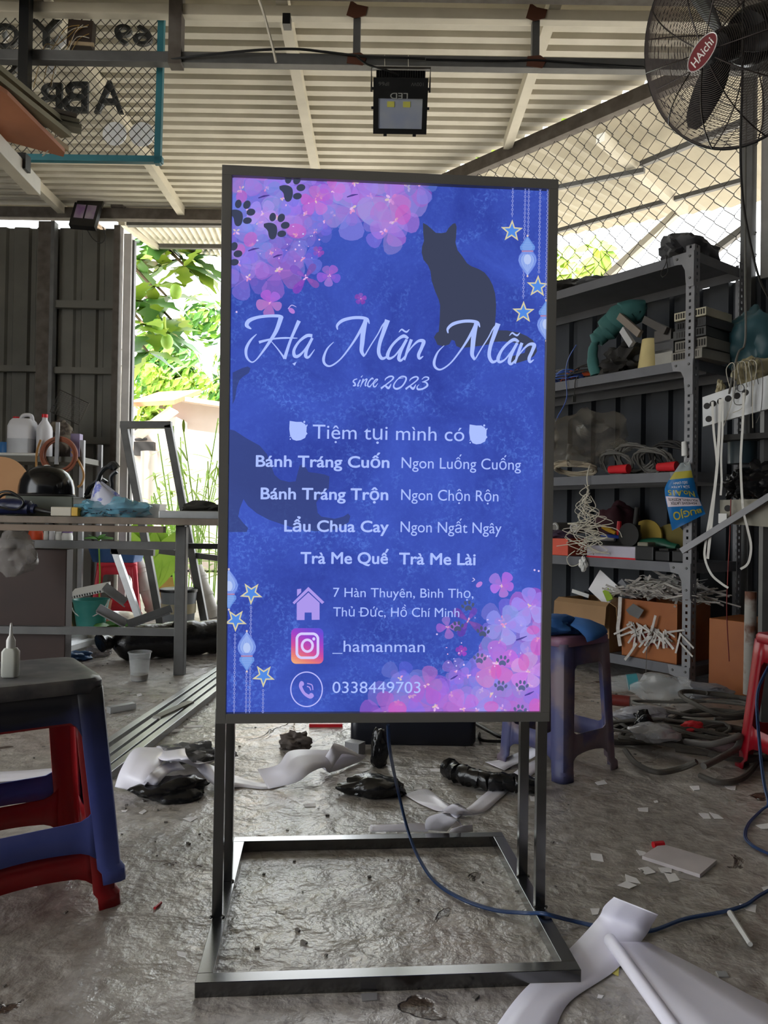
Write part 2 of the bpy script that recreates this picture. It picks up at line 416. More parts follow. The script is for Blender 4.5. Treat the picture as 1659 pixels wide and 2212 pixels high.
# stand
Db, OFF, HB, WBR, WB_, DX = .56289, .14071, .02449, .02605, .63561, .00498
x0, x1 = DX-WB_/2, DX+WB_/2; yf, yb = -OFF, -OFF+Db
def lbox(a0, a1, c0, c1, z0, z1):
    g = MB(); g.hexa([L3(a, c, z) for z in (z0, z1) for a, c in ((a0, c0), (a1, c0), (a1, c1), (a0, c1))]); return g
M_base = mat('black stand paint', (14, 15, 17), .26, 0, var=.15, scale=30, spec=.8)
_b = M_base.node_tree.nodes['Principled BSDF']; _b.inputs['Coat Weight'].default_value = 1; _b.inputs['Coat Roughness'].default_value = .2; _b.inputs['Coat IOR'].default_value = 1.9
lbox(x0, x1, yf, yf+WBR, 0, HB).build('base_bar', M_base, sgn, bevel=.0008)
lbox(x0, x1, yb-WBR, yb, 0, HB).build('base_bar', M_base, sgn, bevel=.0008)
lbox(x0, x0+WBR, yf+WBR, yb-WBR, 0, HB).build('base_bar', M_base, sgn, bevel=.0008)
lbox(x1-WBR, x1, yf+WBR, yb-WBR, 0, HB).build('base_bar', M_base, sgn, bevel=.0008)
def lpos(px, py):
    q = fl(px, py, HB)-SO; return q.dot(EX), q.dot(EY)
for px, pyy in ((468.5, 1981), (491, 1904), (1167, 1960), (1130, 1893)):
    a, c = lpos(px, pyy); a = max(x0+.002, min(x1-.002, a))
    lbox(a-.0095, a+.0095, c, c+.016, HB, ZB+.012).build('post', M_base, sgn, bevel=.0006)
    w = MB()
    for sx in (-.011, .011): w.ball(L3(a+sx, c-.001, HB+.001), .0035, 1, amp=.4, seed=px)
    w.build('weld', M_base, sgn)
# ---- printed sheet, set back behind the frame edge
RD = .012
def uv(px, py):
    q = onp(px, py, PO-PN*RD, PN)-PO; return q.dot(PU), q.dot(PVv)
U0, U1, V0, V1 = -h+PB-.002, h-PB+.002, PB-.002, 1-PB+.002
def poster_material():
    m = bpy.data.materials.new('backlit blue print'); m.use_nodes = True; nt = m.node_tree; N = nt.nodes; L = nt.links
    N.remove(N['Principled BSDF']); out = N['Material Output']
    tc = N.new('ShaderNodeTexCoord')
    def nz(sc, det=8, dist=0):
        n = N.new('ShaderNodeTexNoise'); n.inputs['Scale'].default_value = sc; n.inputs['Detail'].default_value = det; n.inputs['Distortion'].default_value = dist; n.inputs['Roughness'].default_value = .62
        L.new(tc.outputs['Object'], n.inputs['Vector']); return n
    def ramp(s, a, ca, bb, cb):
        r = N.new('ShaderNodeValToRGB'); e = r.color_ramp.elements; e[0].position = a; e[1].position = bb
        e[0].color = (*ca, 1); e[1].color = (*cb, 1); L.new(s, r.inputs['Fac']); return r
    base = ramp(nz(4.5, 6, .8).outputs['Fac'], .32, lin((50, 66, 158)), .68, lin((68, 92, 196)))
    sp = ramp(nz(150, 3, .6).outputs['Fac'], .48, (0, 0, 0), .72, (1, 1, 1))
    pt = ramp(nz(6, 6, 1.5).outputs['Fac'], .48, (.06, .06, .06), .68, (.75, .75, .75))
    mm = N.new('ShaderNodeMix'); mm.data_type = 'RGBA'; mm.blend_type = 'MULTIPLY'; mm.inputs[0].default_value = 1
    L.new(sp.outputs[0], mm.inputs[6]); L.new(pt.outputs[0], mm.inputs[7])
    x = N.new('ShaderNodeMix'); x.data_type = 'RGBA'; L.new(mm.outputs[2], x.inputs[0]); L.new(base.outputs[0], x.inputs[6]); x.inputs[7].default_value = (*lin((104, 148, 246)), 1)
    e = N.new('ShaderNodeEmission'); L.new(x.outputs[2], e.inputs[0]); e.inputs[1].default_value = 1
    L.new(e.outputs[0], out.inputs[0]); return m
def ink_material():
    m = bpy.data.materials.new('backlit ink'); m.use_nodes = True; nt = m.node_tree; N = nt.nodes; L = nt.links
    N.remove(N['Principled BSDF']); out = N['Material Output']
    a = N.new('ShaderNodeAttribute'); a.attribute_name = 'ink'
    e = N.new('ShaderNodeEmission'); L.new(a.outputs['Color'], e.inputs[0])
    t = N.new('ShaderNodeBsdfTransparent'); mx = N.new('ShaderNodeMixShader')
    L.new(a.outputs['Alpha'], mx.inputs[0]); L.new(t.outputs[0], mx.inputs[1]); L.new(e.outputs[0], mx.inputs[2]); L.new(mx.outputs[0], out.inputs[0])
    return m
M_print, M_ink = poster_material(), ink_material()
g = MB(); g.face([Q(u, v, RD) for u, v in ((U0, V0), (U1, V0), (U1, V1), (U0, V1))])
poster = g.build('poster', M_print, sgn, recalc=False)
def clip(poly):
    for ax, lim, sg in ((0, U0, 1), (0, U1, -1), (1, V0, 1), (1, V1, -1)):
        o = []
        for i in range(len(poly)):
            a, b = poly[i-1], poly[i]; ia = (a[ax]-lim)*sg >= 0; ib = (b[ax]-lim)*sg >= 0
            if ia != ib:
                t = (lim-a[ax])/(b[ax]-a[ax]); o.append(tuple(a[j]+(b[j]-a[j])*t for j in (0, 1)))
            if ib: o.append(b)
        poly = o
        if len(poly) < 3: return None
    return poly
class Art:
    lay = 0
    def __init__(s): s.P = []
    def add(s, pts, rgb, a=1.0, px=True, same=False):     # pts in photo pixels mapped to the sheet, or already (u,v)
        if not same: Art.lay += 1
        q = clip([uv(*p) for p in pts] if px else [tuple(p) for p in pts])
        if q: s.P.append((q, (*lin(rgb), a), Art.lay))
    def stroke(s, pts, ws, rgb, a=1.0, n=7):
        q = catmull([V((p[0], p[1], 0)) for p in pts], n); m = len(q); L_, R_ = [], []
        for i, p in enumerate(q):
            d = (q[min(i+1, m-1)]-q[max(i-1, 0)]); d = d.normalized() if d.length > 0 else V((1, 0, 0))
            t = i/(m-1)*(len(ws)-1); k_ = min(int(t), len(ws)-2); w = ws[k_]+(ws[k_+1]-ws[k_])*(t-k_)
            nn = V((-d.y, d.x, 0))*w/2; L_.append(p+nn); R_.append(p-nn)
        Art.lay += 1
        for i in range(m-1):
            s.add([(v.x, v.y) for v in (L_[i], L_[i+1], R_[i+1], R_[i])], rgb, a, same=True)
    def ell(s, cx, cy, rx, ry, ang, rgb, a=1.0, n=18):
        c, sn = math.cos(ang), math.sin(ang)
        s.add([(cx+rx*math.cos(t)*c-ry*math.sin(t)*sn, cy+rx*math.cos(t)*sn+ry*math.sin(t)*c) for t in [2*math.pi*i/n for i in range(n)]], rgb, a)
    def build(s, name, parent):
        b = bmesh.new(); cl = b.loops.layers.float_color.new('ink')
        for q, c, ly in s.P:
            try: f = b.faces.new([b.verts.new(Q(u, v, RD-.0003-ly*.000004)) for u, v in q])
            except ValueError: continue
            for lp in f.loops: lp[cl] = c
        m_ = MB(); m_.b = b; return m_.build(name, M_ink, parent, recalc=False)
INK = (172, 192, 255)
# flowers
A = Art(); RF = random.Random(3)
PINKS = [(156, 128, 228), (140, 128, 226), (170, 128, 222), (146, 142, 234), (176, 104, 204), (122, 124, 222), (168, 156, 240), (186, 116, 210), (112, 128, 220)]
def flower(cx, cy, r, col=None, a=.5, npet=5, rot=None, core=True, wide=.6):
    col = col or RF.choice(PINKS); rot = RF.uniform(0, 6.28) if rot is None else rot
    for i in range(npet):
        t = rot+i*2*math.pi/npet+RF.uniform(-.12, .12); L_ = r*RF.uniform(.85, 1.1)
        c2 = tuple(max(0, min(255, x+RF.randint(-16, 16))) for x in col)
        pts = []
        for s_, w in ((0, .06), (.2, .2), (.45, .42), (.7, .54), (.88, .46), (.97, .26), (1, .06)): pts.append((s_, w*wide*2))
        poly = [(x*L_, w*L_*.62) for x, w in pts]+[(x*L_, -w*L_*.62) for x, w in pts[::-1]]
        A.add([(cx+x*math.cos(t)-y*math.sin(t), cy+x*math.sin(t)+y*math.cos(t)) for x, y in poly], c2, a)
        A.add([(cx+x*.55*math.cos(t)-y*.45*math.sin(t), cy+x*.55*math.sin(t)+y*.45*math.cos(t)) for x, y in poly], (200, 104, 204), a*.22)
    if core:
        for _ in range(5):
            t = RF.uniform(0, 6.28); q = r*RF.uniform(.02, .14); A.ell(cx+q*math.cos(t), cy+q*math.sin(t), r*.07, r*.04, t, RF.choice([(236, 190, 244), (230, 150, 200), (220, 200, 190)]), .8, 8)
# cluster washes then flowers: upper left
for cx, cy, r, a in ((560, 440, 90, .45), (650, 450, 80, .4), (540, 520, 70, .45), (760, 430, 70, .35), (840, 440, 70, .4), (600, 560, 60, .3)):
    A.ell(cx, cy, r, r*.75, RF.uniform(-.6, .6), RF.choice([(140, 124, 224), (160, 116, 216)]), a, 14)
for f in ((520, 410, 50), (575, 405, 48), (535, 455, 46), (620, 400, 50), (600, 470, 52), (660, 460, 50), (690, 425, 46), (640, 510, 48), (545, 530, 54), (585, 545, 44), (510, 500, 50), (515, 570, 48), (720, 405, 36), (720, 460, 44), (760, 450, 66), (800, 425, 50), (845, 430, 76), (880, 405, 56), (850, 480, 62), (830, 500, 52), (905, 400, 40), (535, 600, 52), (600, 585, 58), (560, 480, 44), (680, 500, 36), (655, 560, 40), (700, 480, 34), (765, 395, 50), (610, 430, 40), (530, 380, 50), (640, 385, 44)):
    flower(*f, a=RF.uniform(.3, .55))
flower(566, 462, 32, (176, 150, 232), .6, rot=.3); flower(680, 434, 36, (196, 104, 200), .55); flower(718, 414, 30, (190, 110, 214), .6)
flower(660, 600, 38, (130, 70, 178), .7, 4, .6, wide=.34); flower(711, 596, 26, (150, 110, 214), .7, 5); flower(584, 655, 30, (176, 112, 206), .8, 5, .4); flower(779, 646, 13, (140, 80, 176), .8, 5); flower(688, 545, 13, (140, 80, 190), .8, 5)
A.ell(630, 672, 8, 5, .7, (190, 130, 220), .9); A.stroke([(622, 668), (630, 660), (640, 664)], [1.5, 2, 1], (200, 190, 250), .9)
for cx, cy, rx, ry, t in ((541, 518, 14, 17, .5), (522, 426, 12, 14, .2), (870, 465, 17, 22, .1), (520, 540, 10, 12, 0), (640, 500, 22, 16, .2)): A.ell(cx, cy, rx, ry, t, (206, 92, 190), .5)
for cx, cy, w in ((570, 427, 12), (761, 425, 12), (548, 541, 12), (600, 555, 10)): A.stroke([(cx-w, cy+2), (cx, cy-2), (cx+w, cy-4)], [2, 4, 1], (60, 50, 130), .9)
# lower right cluster
for cx, cy, r, a in ((1110, 1400, 80, .5), (1080, 1480, 90, .45), (1130, 1510, 70, .5), (1000, 1510, 70, .35), (900, 1515, 70, .4), (1140, 1330, 50, .4)):
    A.ell(cx, cy, r, r*.75, RF.uniform(-.6, .6), RF.choice([(150, 126, 226), (176, 120, 214)]), a, 14)
for f in ((1085, 1340, 56), (1125, 1345, 50), (1150, 1310, 48), (1140, 1400, 52), (1080, 1385, 46), (1100, 1430, 56), (1150, 1450, 50), (1060, 1450, 48), (1040, 1490, 46), (1120, 1490, 56), (1165, 1520, 50), (1085, 1530, 52), (1030, 1535, 50), (1010, 1460, 40), (975, 1500, 44), (985, 1450, 30), (940, 1525, 62), (860, 1520, 66), (890, 1500, 58), (865, 1465, 42), (830, 1540, 50), (1140, 1540, 56), (1100, 1410, 40), (1060, 1500, 50), (1160, 1380, 46), (1145, 1480, 40), (1000, 1530, 44), (920, 1480, 40)):
    flower(*f, a=RF.uniform(.3, .55))
flower(1083, 1264, 30, (168, 122, 226), .85, 5, .2); flower(1142, 1308, 44, (160, 146, 234), .7); flower(1087, 1350, 46, (160, 150, 240), .65); flower(1010, 1340, 36, (120, 66, 170), .6, 4, .6, wide=.34); flower(966, 1354, 26, (160, 110, 214), .7, 4); flower(996, 1405, 13, (150, 80, 186), .8)
flower(1070, 1435, 50, (206, 120, 206), .6); flower(1140, 1450, 40, (206, 150, 220), .6)
for cx, cy, rx, ry in ((1160, 1395, 16, 20), (1130, 1430, 12, 18), (1070, 1450, 12, 16), (1150, 1360, 14, 10), (858, 1530, 20, 18), (1060, 1525, 16, 12), (1155, 1525, 14, 18)): A.ell(cx, cy, rx, ry, 0, (214, 90, 186), .55)
A.ell(1034, 1262, 8, 5, -.7, (190, 130, 220), .9); A.stroke([(1020, 1248), (1024, 1252), (1018, 1256)], [2, 2, 1], (210, 200, 250), .9)
for cx, cy, w in ((1125, 1378, 12), (1142, 1497, 10), (980, 1462, 8)): A.stroke([(cx-w, cy+4), (cx, cy), (cx+w, cy-5)], [2, 4, 1], (62, 56, 140), .9)
for _ in range(46):
    if _ % 2: c = (RF.gauss(640, 46), RF.gauss(525, 34))
    else: c = (RF.gauss(1010, 40), RF.gauss(1430, 60))
    A.ell(*c, RF.uniform(.8, 2.4), RF.uniform(.8, 2.4), 0, RF.choice([(220, 200, 255), (236, 180, 236), (200, 210, 255)]), .95, 8)
for c in ((511.5, 675.3), (1153, 1231), (1162, 1233), (1001, 1435)): A.ell(*c, 2.2, 2.2, 0, (226, 200, 250), .95, 8)
A.build('blossom_print', poster)
# cats and paw prints
CAT = (62, 68, 92); A = Art()
C2 = lambda q: [(820+x/3.95, 340+y/3.95) for x, y in q]
C1 = lambda q: [(460+x/3.95, 340+y/3.95) for x, y in q]
C5 = lambda q: [(460+x/3.16, 880+y/3.16) for x, y in q]
C6 = lambda q: [(830+x/3.159, 880+y/3.159) for x, y in q]
cat = [(366, 568), (400, 585), (440, 620), (475, 652), (520, 655), (562, 648), (585, 610), (620, 575), (642, 570), (652, 600), (648, 680), (642, 735), (660, 800), (700, 850), (740, 910), (775, 935), (840, 960), (890, 990), (930, 1040), (960, 1100), (980, 1170), (988, 1260), (985, 1350), (978, 1430), (985, 1480), (1080, 1482), (1180, 1500), (1250, 1530), (1300, 1565), (1330, 1610), (1335, 1660), (1310, 1700), (1260, 1730), (1180, 1755), (1130, 1765), (1100, 1740), (1112, 1702), (1170, 1690), (1230, 1672), (1240, 1640), (1190, 1600), (1120, 1580), (1050, 1575), (960, 1580), (930, 1600), (860, 1612), (780, 1622), (690, 1632), (650, 1615), (635, 1570), (610, 1562), (590, 1600), (540, 1616), (490, 1605), (475, 1570), (460, 1540), (480, 1505), (500, 1492), (508, 1400), (512, 1270), (500, 1220), (470, 1150), (440, 1060), (430, 980), (410, 930), (370, 880), (355, 820), (358, 770), (375, 720), (368, 650)]
A.add(C2(cat), CAT)
c5 = [(110, 150), (150, 160), (230, 212), (320, 262), (370, 320), (400, 400), (420, 460), (460, 495), (520, 510), (565, 505), (575, 460), (592, 400), (615, 386), (640, 420), (652, 442), (700, 448), (760, 458), (795, 472), (790, 555), (740, 600), (705, 650), (715, 720), (740, 745), (830, 760), (890, 745), (922, 724), (937, 742), (925, 785), (830, 835), (700, 845), (600, 832), (480, 800), (380, 765), (300, 722), (240, 672), (210, 626), (185, 690), (175, 745), (210, 790), (242, 822), (232, 850), (110, 850)]
A.add(C5(c5), (58, 70, 122), .82)
A.add(C1([(170, 1840), (250, 1802), (298, 1788), (322, 1802), (310, 1842), (262, 1872), (230, 1902), (207, 1960), (192, 2060), (170, 2110)]), (58, 70, 122), .82)
pad = [(435, 575), (470, 566), (510, 570), (540, 590), (549, 625), (546, 660), (532, 695), (508, 708), (486, 698), (475, 670), (470, 640), (455, 618), (436, 600)]
toes = [((510, 518), 28, 37, .2), ((583, 525), 30, 38, .5), ((617, 588), 38, 30, -.2), ((587, 660), 38, 28, -.15)]
def bigpaw(dx, dy):
    A.add(C1([(v.x+dx, v.y+dy) for v in catmull([V((*p, 0)) for p in pad+pad[:1]], 3)]), CAT)
    for (x, y), rx, ry, t in toes: q = C1([(x+dx, y+dy)])[0]; A.ell(*q, rx/3.95, ry/3.95, t, CAT)
for d in ((0, 0), (-292, -112), (133, -320), (-402, 242)): bigpaw(*d)
def paw(cx, cy, s_, rot, c=(84, 92, 130)):
    def T(x, y): return (cx+s_*(x*math.cos(rot)-y*math.sin(rot)), cy+s_*(x*math.sin(rot)+y*math.cos(rot)))
    A.add([T(v.x, v.y) for v in catmull([V((*p, 0)) for p in ((-.5, .35), (-.38, .05), (0, -.12), (.38, .05), (.5, .35), (.36, .62), (.1, .52), (-.1, .52), (-.36, .62), (-.5, .35))], 3)], c)
    for x, y, t in ((-.72, -.1, -.4), (-.28, -.52, -.1), (.28, -.52, .1), (.72, -.1, .4)): A.ell(*T(x, y), s_*.19, s_*.29, rot+t, c)
for x, y, t in ((567, 1355, -.15), (495, 1495, -.1), (670, 1530, .1), (647, 1712, .1), (804, 1728, .1), (790, 1900, .1), (935, 1897, .1), (922, 2062, .1)):
    paw(*C6([(x, y)])[0], 15.5, t, (78, 88, 122) if y < 1600 else (92, 100, 146))
# hanging lanterns, stars and chains
GOLD, STARB, CHN = (214, 206, 168), (84, 140, 228), (150, 160, 226)
def star(cx, cy, r, up=1, rot=0):
    for k_, c in ((1, GOLD), (.68, STARB)):
        A.add([(cx+r*k_*(1 if i % 2 == 0 else .42)*math.sin(i*math.pi/5+rot), cy-up*r*k_*(1 if i % 2 == 0 else .42)*math.cos(i*math.pi/5+rot)) for i in range(10)], c)
def chain(x0_, y0_, x1_, y1_):
    n = int(abs(y1_-y0_)/4.4)
    for i in range(n):
        t = (i+.5)/n; x, y = x0_+(x1_-x0_)*t, y0_+(y1_-y0_)*t
        if i % 2 == 0:
            A.ell(x, y, 2.5, 2.9, 0, CHN, .9, 10); A.ell(x, y, 1.3, 1.7, 0, (64, 82, 176), 1, 8)
        else: A.stroke([(x, y-2.4), (x, y+2.4)], [1.4, 1.4], CHN, .9, 1)
def lantern(cx, cy, up=1, s_=1.0, rt=0):
    def T(p): return [(cx+x*s_/3.95, cy+up*y*s_/3.95) for x, y in p]
    top = [(0, -170), (14, -150), (40, -110), (64, -80), (62, -55), (46, -42), (-46, -42), (-62, -55), (-64, -80), (-40, -110), (-14, -150)]
    bot = [(-46, -36), (46, -36), (72, 0), (78, 40), (66, 80), (40, 120), (12, 155), (0, 172), (-12, 155), (-40, 120), (-66, 80), (-78, 40), (-72, 0)]
    A.add(T(top), (104, 146, 224)); A.add(T([(x*.7, y*.85-14) for x, y in top]), (132, 168, 234), .7)
    A.add(T(bot), (112, 140, 226)); A.add(T([(x*.75, y*.75+14) for x, y in bot]), (150, 176, 238), .8)
    A.ell(cx, cy+up*30*s_/3.95, 8*s_, 11*s_, 0, (206, 220, 250), .6)
    A.add(T([(-48, -46), (48, -46), (50, -34), (-50, -34)]), (176, 130, 170))
    for k_ in range(-3, 4): A.stroke(T([(k_*8, -36), (k_*24, 30), (k_*11, 110), (0, 165)]), [.5, .7, .6, .4], (176, 200, 246), .7, 4)
    for yy in (-120, -100, -80, -60): A.stroke(T([(-58, yy), (0, yy+6), (58, yy)]), [.5, .5], (160, 190, 246), .5, 3)
    A.ell(cx, cy-up*170*s_/3.95, 2.2, 2.2, 0, (220, 200, 200)); A.ell(cx, cy+up*172*s_/3.95, 2, 2.5, 0, (220, 200, 200))
def cc2(x, y): return (820+x/3.95, 340+y/3.95)
def cc5(x, y): return (460+x/3.16, 880+y/3.16)
chain(*cc2(1130, 262), *cc2(1124, 520)); star(*cc2(1121, 638), 25, 1, .04)
chain(*cc2(1236, 265), *cc2(1218, 1215)); chain(*cc2(1266, 265), *cc2(1258, 680)); star(*cc2(1219, 1330), 25, 1, .02)
chain(*cc2(1362, 275), *cc2(1350, 995)); star(*cc2(1340, 1110), 25, 1, .05); chain(*cc2(1428, 285), *cc2(1408, 1240))
lantern(*cc2(1253, 850)); lantern(*cc2(1412, 1400))
chain(*cc5(262, 1355), *cc5(252, 2095)); star(*cc5(264, 1265), 25.5, -1, -.03)
chain(*cc5(154, 1540), *cc5(147, 2095)); star(*cc5(158, 1448), 25.5, -1, -.02)
chain(*cc5(232, 1800), *cc5(228, 2095)); star(*cc5(348, 1825), 25.5, -1, -.03); chain(*cc5(345, 1918), *cc5(343, 2090))
lantern(*cc5(234, 1660), -1, 1.0); lantern(*cc5(112, 1240), -1)
A.build('motif_print', poster)
# lettering
A = Art()
def script_M(dx, dy):
    T = lambda q: [(820+x/3.95+dx, 340+y/3.95+dy) for x, y in q]
    w = lambda q: [x/3.95 for x in q]
    for p, ws in (([(578, 1508), (576, 1470), (620, 1430), (700, 1408), (780, 1406), (830, 1420), (848, 1458)], (8, 22, 28, 26, 26, 26, 5)),
                  ([(822, 1415), (790, 1480), (740, 1570), (680, 1660), (600, 1760), (520, 1815), (472, 1800), (460, 1750), (490, 1670), (545, 1612)], (30, 24, 20, 15, 12, 14, 20, 24, 14, 4)),
                  ([(818, 1420), (797, 1520), (787, 1620), (782, 1690), (806, 1735)], (34, 42, 38, 32, 18)),
                  ([(812, 1722), (860, 1640), (920, 1545), (960, 1470), (1000, 1430)], (12, 10, 10, 12, 18)),
                  ([(1002, 1425), (967, 1530), (937, 1620), (927, 1700), (952, 1750), (990, 1740), (1020, 1700)], (44, 34, 30, 30, 28, 16, 6)),
                  ([(1178, 1582), (1140, 1562), (1090, 1590), (1035, 1650), (1003, 1720), (1015, 1752), (1060, 1732), (1110, 1670), (1165, 1590)], (18, 30, 22, 22, 30, 24, 14, 12, 14)),
                  ([(1165, 1590), (1118, 1680), (1098, 1750), (1118, 1768), (1165, 1715), (1200, 1660)], (22, 28, 30, 20, 8, 5)),
                  ([(1098, 1530), (1122, 1506), (1145, 1520), (1165, 1526), (1188, 1504)], (4, 14, 14, 16, 4)),
                  ([(1205, 1590), (1172, 1680), (1145, 1766)], (26, 24, 14)),
                  ([(1160, 1722), (1212, 1650), (1265, 1604), (1308, 1608), (1292, 1660), (1266, 1720), (1274, 1752), (1306, 1732)], (6, 12, 22, 34, 28, 28, 22, 5))):
        A.stroke(T(p), w(ws), INK)
script_M(0, 0); script_M(-237.5, -7.5)
w = lambda q: [x/3.95 for x in q]
for p, ws in (([(330, 1472), (292, 1442), (310, 1402), (380, 1374), (470, 1362), (560, 1362), (594, 1376)], (8, 34, 34, 26, 24, 26, 30)),
              ([(585, 1365), (545, 1480), (492, 1570), (430, 1660), (370, 1735), (330, 1752), (291, 1710), (287, 1640), (322, 1570), (375, 1515)], (40, 34, 26, 18, 10, 12, 20, 26, 20, 5)),
              ([(395, 1585), (440, 1572), (520, 1555), (620, 1548), (722, 1550)], (24, 20, 14, 16, 5)), ([(500, 1578), (545, 1630), (590, 1690), (612, 1725)], (6, 10, 14, 18)),
              ([(735, 1402), (700, 1480), (662, 1570), (632, 1660), (612, 1725)], (34, 26, 22, 26, 30)),
              ([(848, 1530), (800, 1530), (735, 1580), (693, 1650), (698, 1700), (732, 1700), (782, 1650), (845, 1550)], (28, 28, 20, 24, 30, 24, 14, 12)),
              ([(848, 1548), (803, 1640), (792, 1700), (818, 1710), (868, 1645)], (22, 26, 30, 18, 4))):
    A.stroke(C1(p), w(ws), INK)
A.add(C1([(678, 1766), (714, 1750), (699, 1784)]), INK)
CS = lambda q: [(740+x/7.54, 780+y/7.54) for x, y in q]
for p, ws in (([(235, 300), (190, 315), (170, 345), (195, 370), (200, 405), (165, 412)], (14, 20, 22, 26, 28, 18)), ([(285, 315), (245, 395), (245, 420), (270, 400)], (20, 20, 18, 6)), ([(296, 275), (325, 242)], (20, 4)),
              ([(335, 300), (285, 435)], (24, 10)), ([(290, 410), (345, 330), (392, 305), (365, 385), (375, 420)], (8, 12, 22, 22, 26)), ([(495, 310), (475, 290), (420, 350), (405, 410), (440, 425), (490, 360)], (16, 24, 20, 24, 22, 6)),
              ([(500, 385), (565, 315), (540, 310), (500, 360), (500, 420), (530, 425), (570, 370)], (8, 16, 20, 20, 24, 20, 5)),
              ([(685, 330), (695, 300), (750, 265), (800, 260), (820, 285), (790, 325), (700, 395), (620, 455)], (6, 18, 26, 24, 28, 20, 20, 34)), ([(620, 465), (680, 410), (740, 450), (785, 380)], (10, 26, 40, 6)),
              ([(900, 290), (960, 260), (1020, 275), (1020, 330), (960, 420), (880, 462), (830, 440), (835, 380), (900, 300), (985, 285)], (14, 20, 28, 26, 24, 34, 26, 20, 16, 8)),
              ([(1085, 340), (1095, 310), (1150, 275), (1200, 268), (1220, 295), (1190, 335), (1100, 405), (1020, 465)], (6, 18, 26, 24, 28, 20, 20, 34)), ([(1020, 475), (1080, 420), (1140, 460), (1185, 390)], (10, 26, 40, 6)),
              ([(1280, 310), (1330, 272), (1385, 280), (1380, 315), (1300, 350)], (10, 18, 26, 20, 14)), ([(1285, 350), (1350, 360), (1370, 410), (1300, 460), (1220, 470), (1205, 430), (1240, 390)], (12, 24, 32, 28, 32, 18, 5))):
    A.stroke(CS(p), [x/7.54 for x in ws], INK)
def line(txt, xa, ya, xb, yb, capref, cap, bold=0.0, rgb=INK):
    # baseline from (xa,ya) to (xb,yb), capital height cap (pixels of the photo)
    ch = max(q[1] for p in textmesh(capref) for q in p)
    ext = []                                          # accents the built-in glyphs close up wrongly are set by hand
    wmax = lambda t_: max(q[0] for p in textmesh(t_) for q in p)
    for i_, gl in enumerate(txt):
        if gl in 'ếệ':
            gw = textmesh('ê'); gx = [q[0] for p in gw for q in p]; xc = wmax(txt[:i_]+'ê')-(max(gx)-min(gx))/2
            if gl == 'ế': ext.append([(xc+.06, .7), (xc+.12, .68), (xc+.24, .88), (xc+.15, .9)])
            else: ext.append([(xc+.052*math.cos(t_), -.155+.052*math.sin(t_)) for t_ in [k_*.5236 for k_ in range(12)]])
    txt = txt.replace('ế', 'ê').replace('ệ', 'ê')
    P = textmesh(txt); xs_ = [q[0] for p in P for q in p]; mn, mx_ = min(xs_), max(xs_); P += ext
    bar = 'Đ' in txt
    if bar: wd = lambda t_: max(q[0] for p in textmesh(t_) for q in p); xd_ = wd(txt.split('Đ')[0]+'D')-wd('D')
    if bar: P = textmesh(txt.replace('Đ', 'D')); xs_ = [q[0] for p in P for q in p]; mn, mx_ = min(xs_), max(xs_); P.append([(xd_-.07, .31), (xd_+.26, .31), (xd_+.26, .37), (xd_-.07, .37)])
    Art.lay += 1
    a, b = V((*uv(xa, ya), 0)), V((*uv(xb, yb), 0)); top = V((*uv(xa+cap*.016, ya-cap), 0))
    U = (b-a)/(mx_-mn); W_ = (top-a)/ch
    offs = [(0, 0)] if bold < .015 else [(.02*math.cos(k_*.785), .02*math.sin(k_*.785)) for k_ in range(8)]
    for dx, dy in offs:
        Art.lay += .25
        for p in P: A.add([tuple((a+U*(x-mn+dx)+W_*(y+dy))[:2]) for x, y in p], rgb, 1, px=False, same=True)
LB = -.012
line('Tiệm tụi mình có', 675.5, 948, 1001, 953.8, 'T', 30, -.014)
for t in (('Bánh Tráng Cuốn', 554, 1008, 839.5, 1010.7, 'B', 23.7), ('Bánh Tráng Trộn', 564.4, 1077.8, 837, 1080, 'B', 24), ('Lẩu Chua Cay', 615, 1147.4, 838, 1149, 'L', 23.7), ('Trà Me Quế', 650, 1216.4, 836.5, 1217, 'T', 24), ('Trà Me Lài', 861.7, 1217.8, 1024.7, 1219.7, 'T', 24)):
    line(*t, bold=.022)
for t in (('Ngon Luống Cuống', 866.4, 1011.4, 1122.8, 1015.5, 'N', 23.2), ('Ngon Chộn Rộn', 865.5, 1080, 1074.4, 1083.2, 'N', 23), ('Ngon Ngất Ngây', 864.2, 1149, 1081, 1152, 'N', 23)): line(*t)
for t in (('7 Hàn Thuyên, Bình Thọ,', 719.5, 1288.2, 1021, 1290.6, 'T', 19.6), ('Thủ Đức, Hồ Chí Minh', 719.5, 1330, 990.5, 1331.7, 'T', 19.6), ('_hamanman', 718, 1406, 916.4, 1407, 'h', 24), ('0338449703', 718, 1494.6, 907, 1494.8, '0', 24.4)): line(*t, bold=LB)
def leaf(ox, oy):
    T = lambda q: [(ox+x/3.16, oy+y/3.16) for x, y in q]
    A.add(T([(525, 95), (570, 102), (605, 102), (630, 118), (640, 140), (638, 170), (646, 182), (636, 192), (630, 210), (600, 226), (570, 230), (545, 222), (528, 195), (522, 150)]), INK)
    A.ell(*T([(624, 102)])[0], 2.2, 2.4, 0, INK); A.ell(*T([(640, 128)])[0], 1.4, 3, .5, INK); A.ell(*T([(529, 219)])[0], 1.5, 1.5, 0, INK); A.ell(*T([(527, 202)])[0], 1, 1, 0, INK)
leaf(460, 880); leaf(460+386.5, 880+7.8)
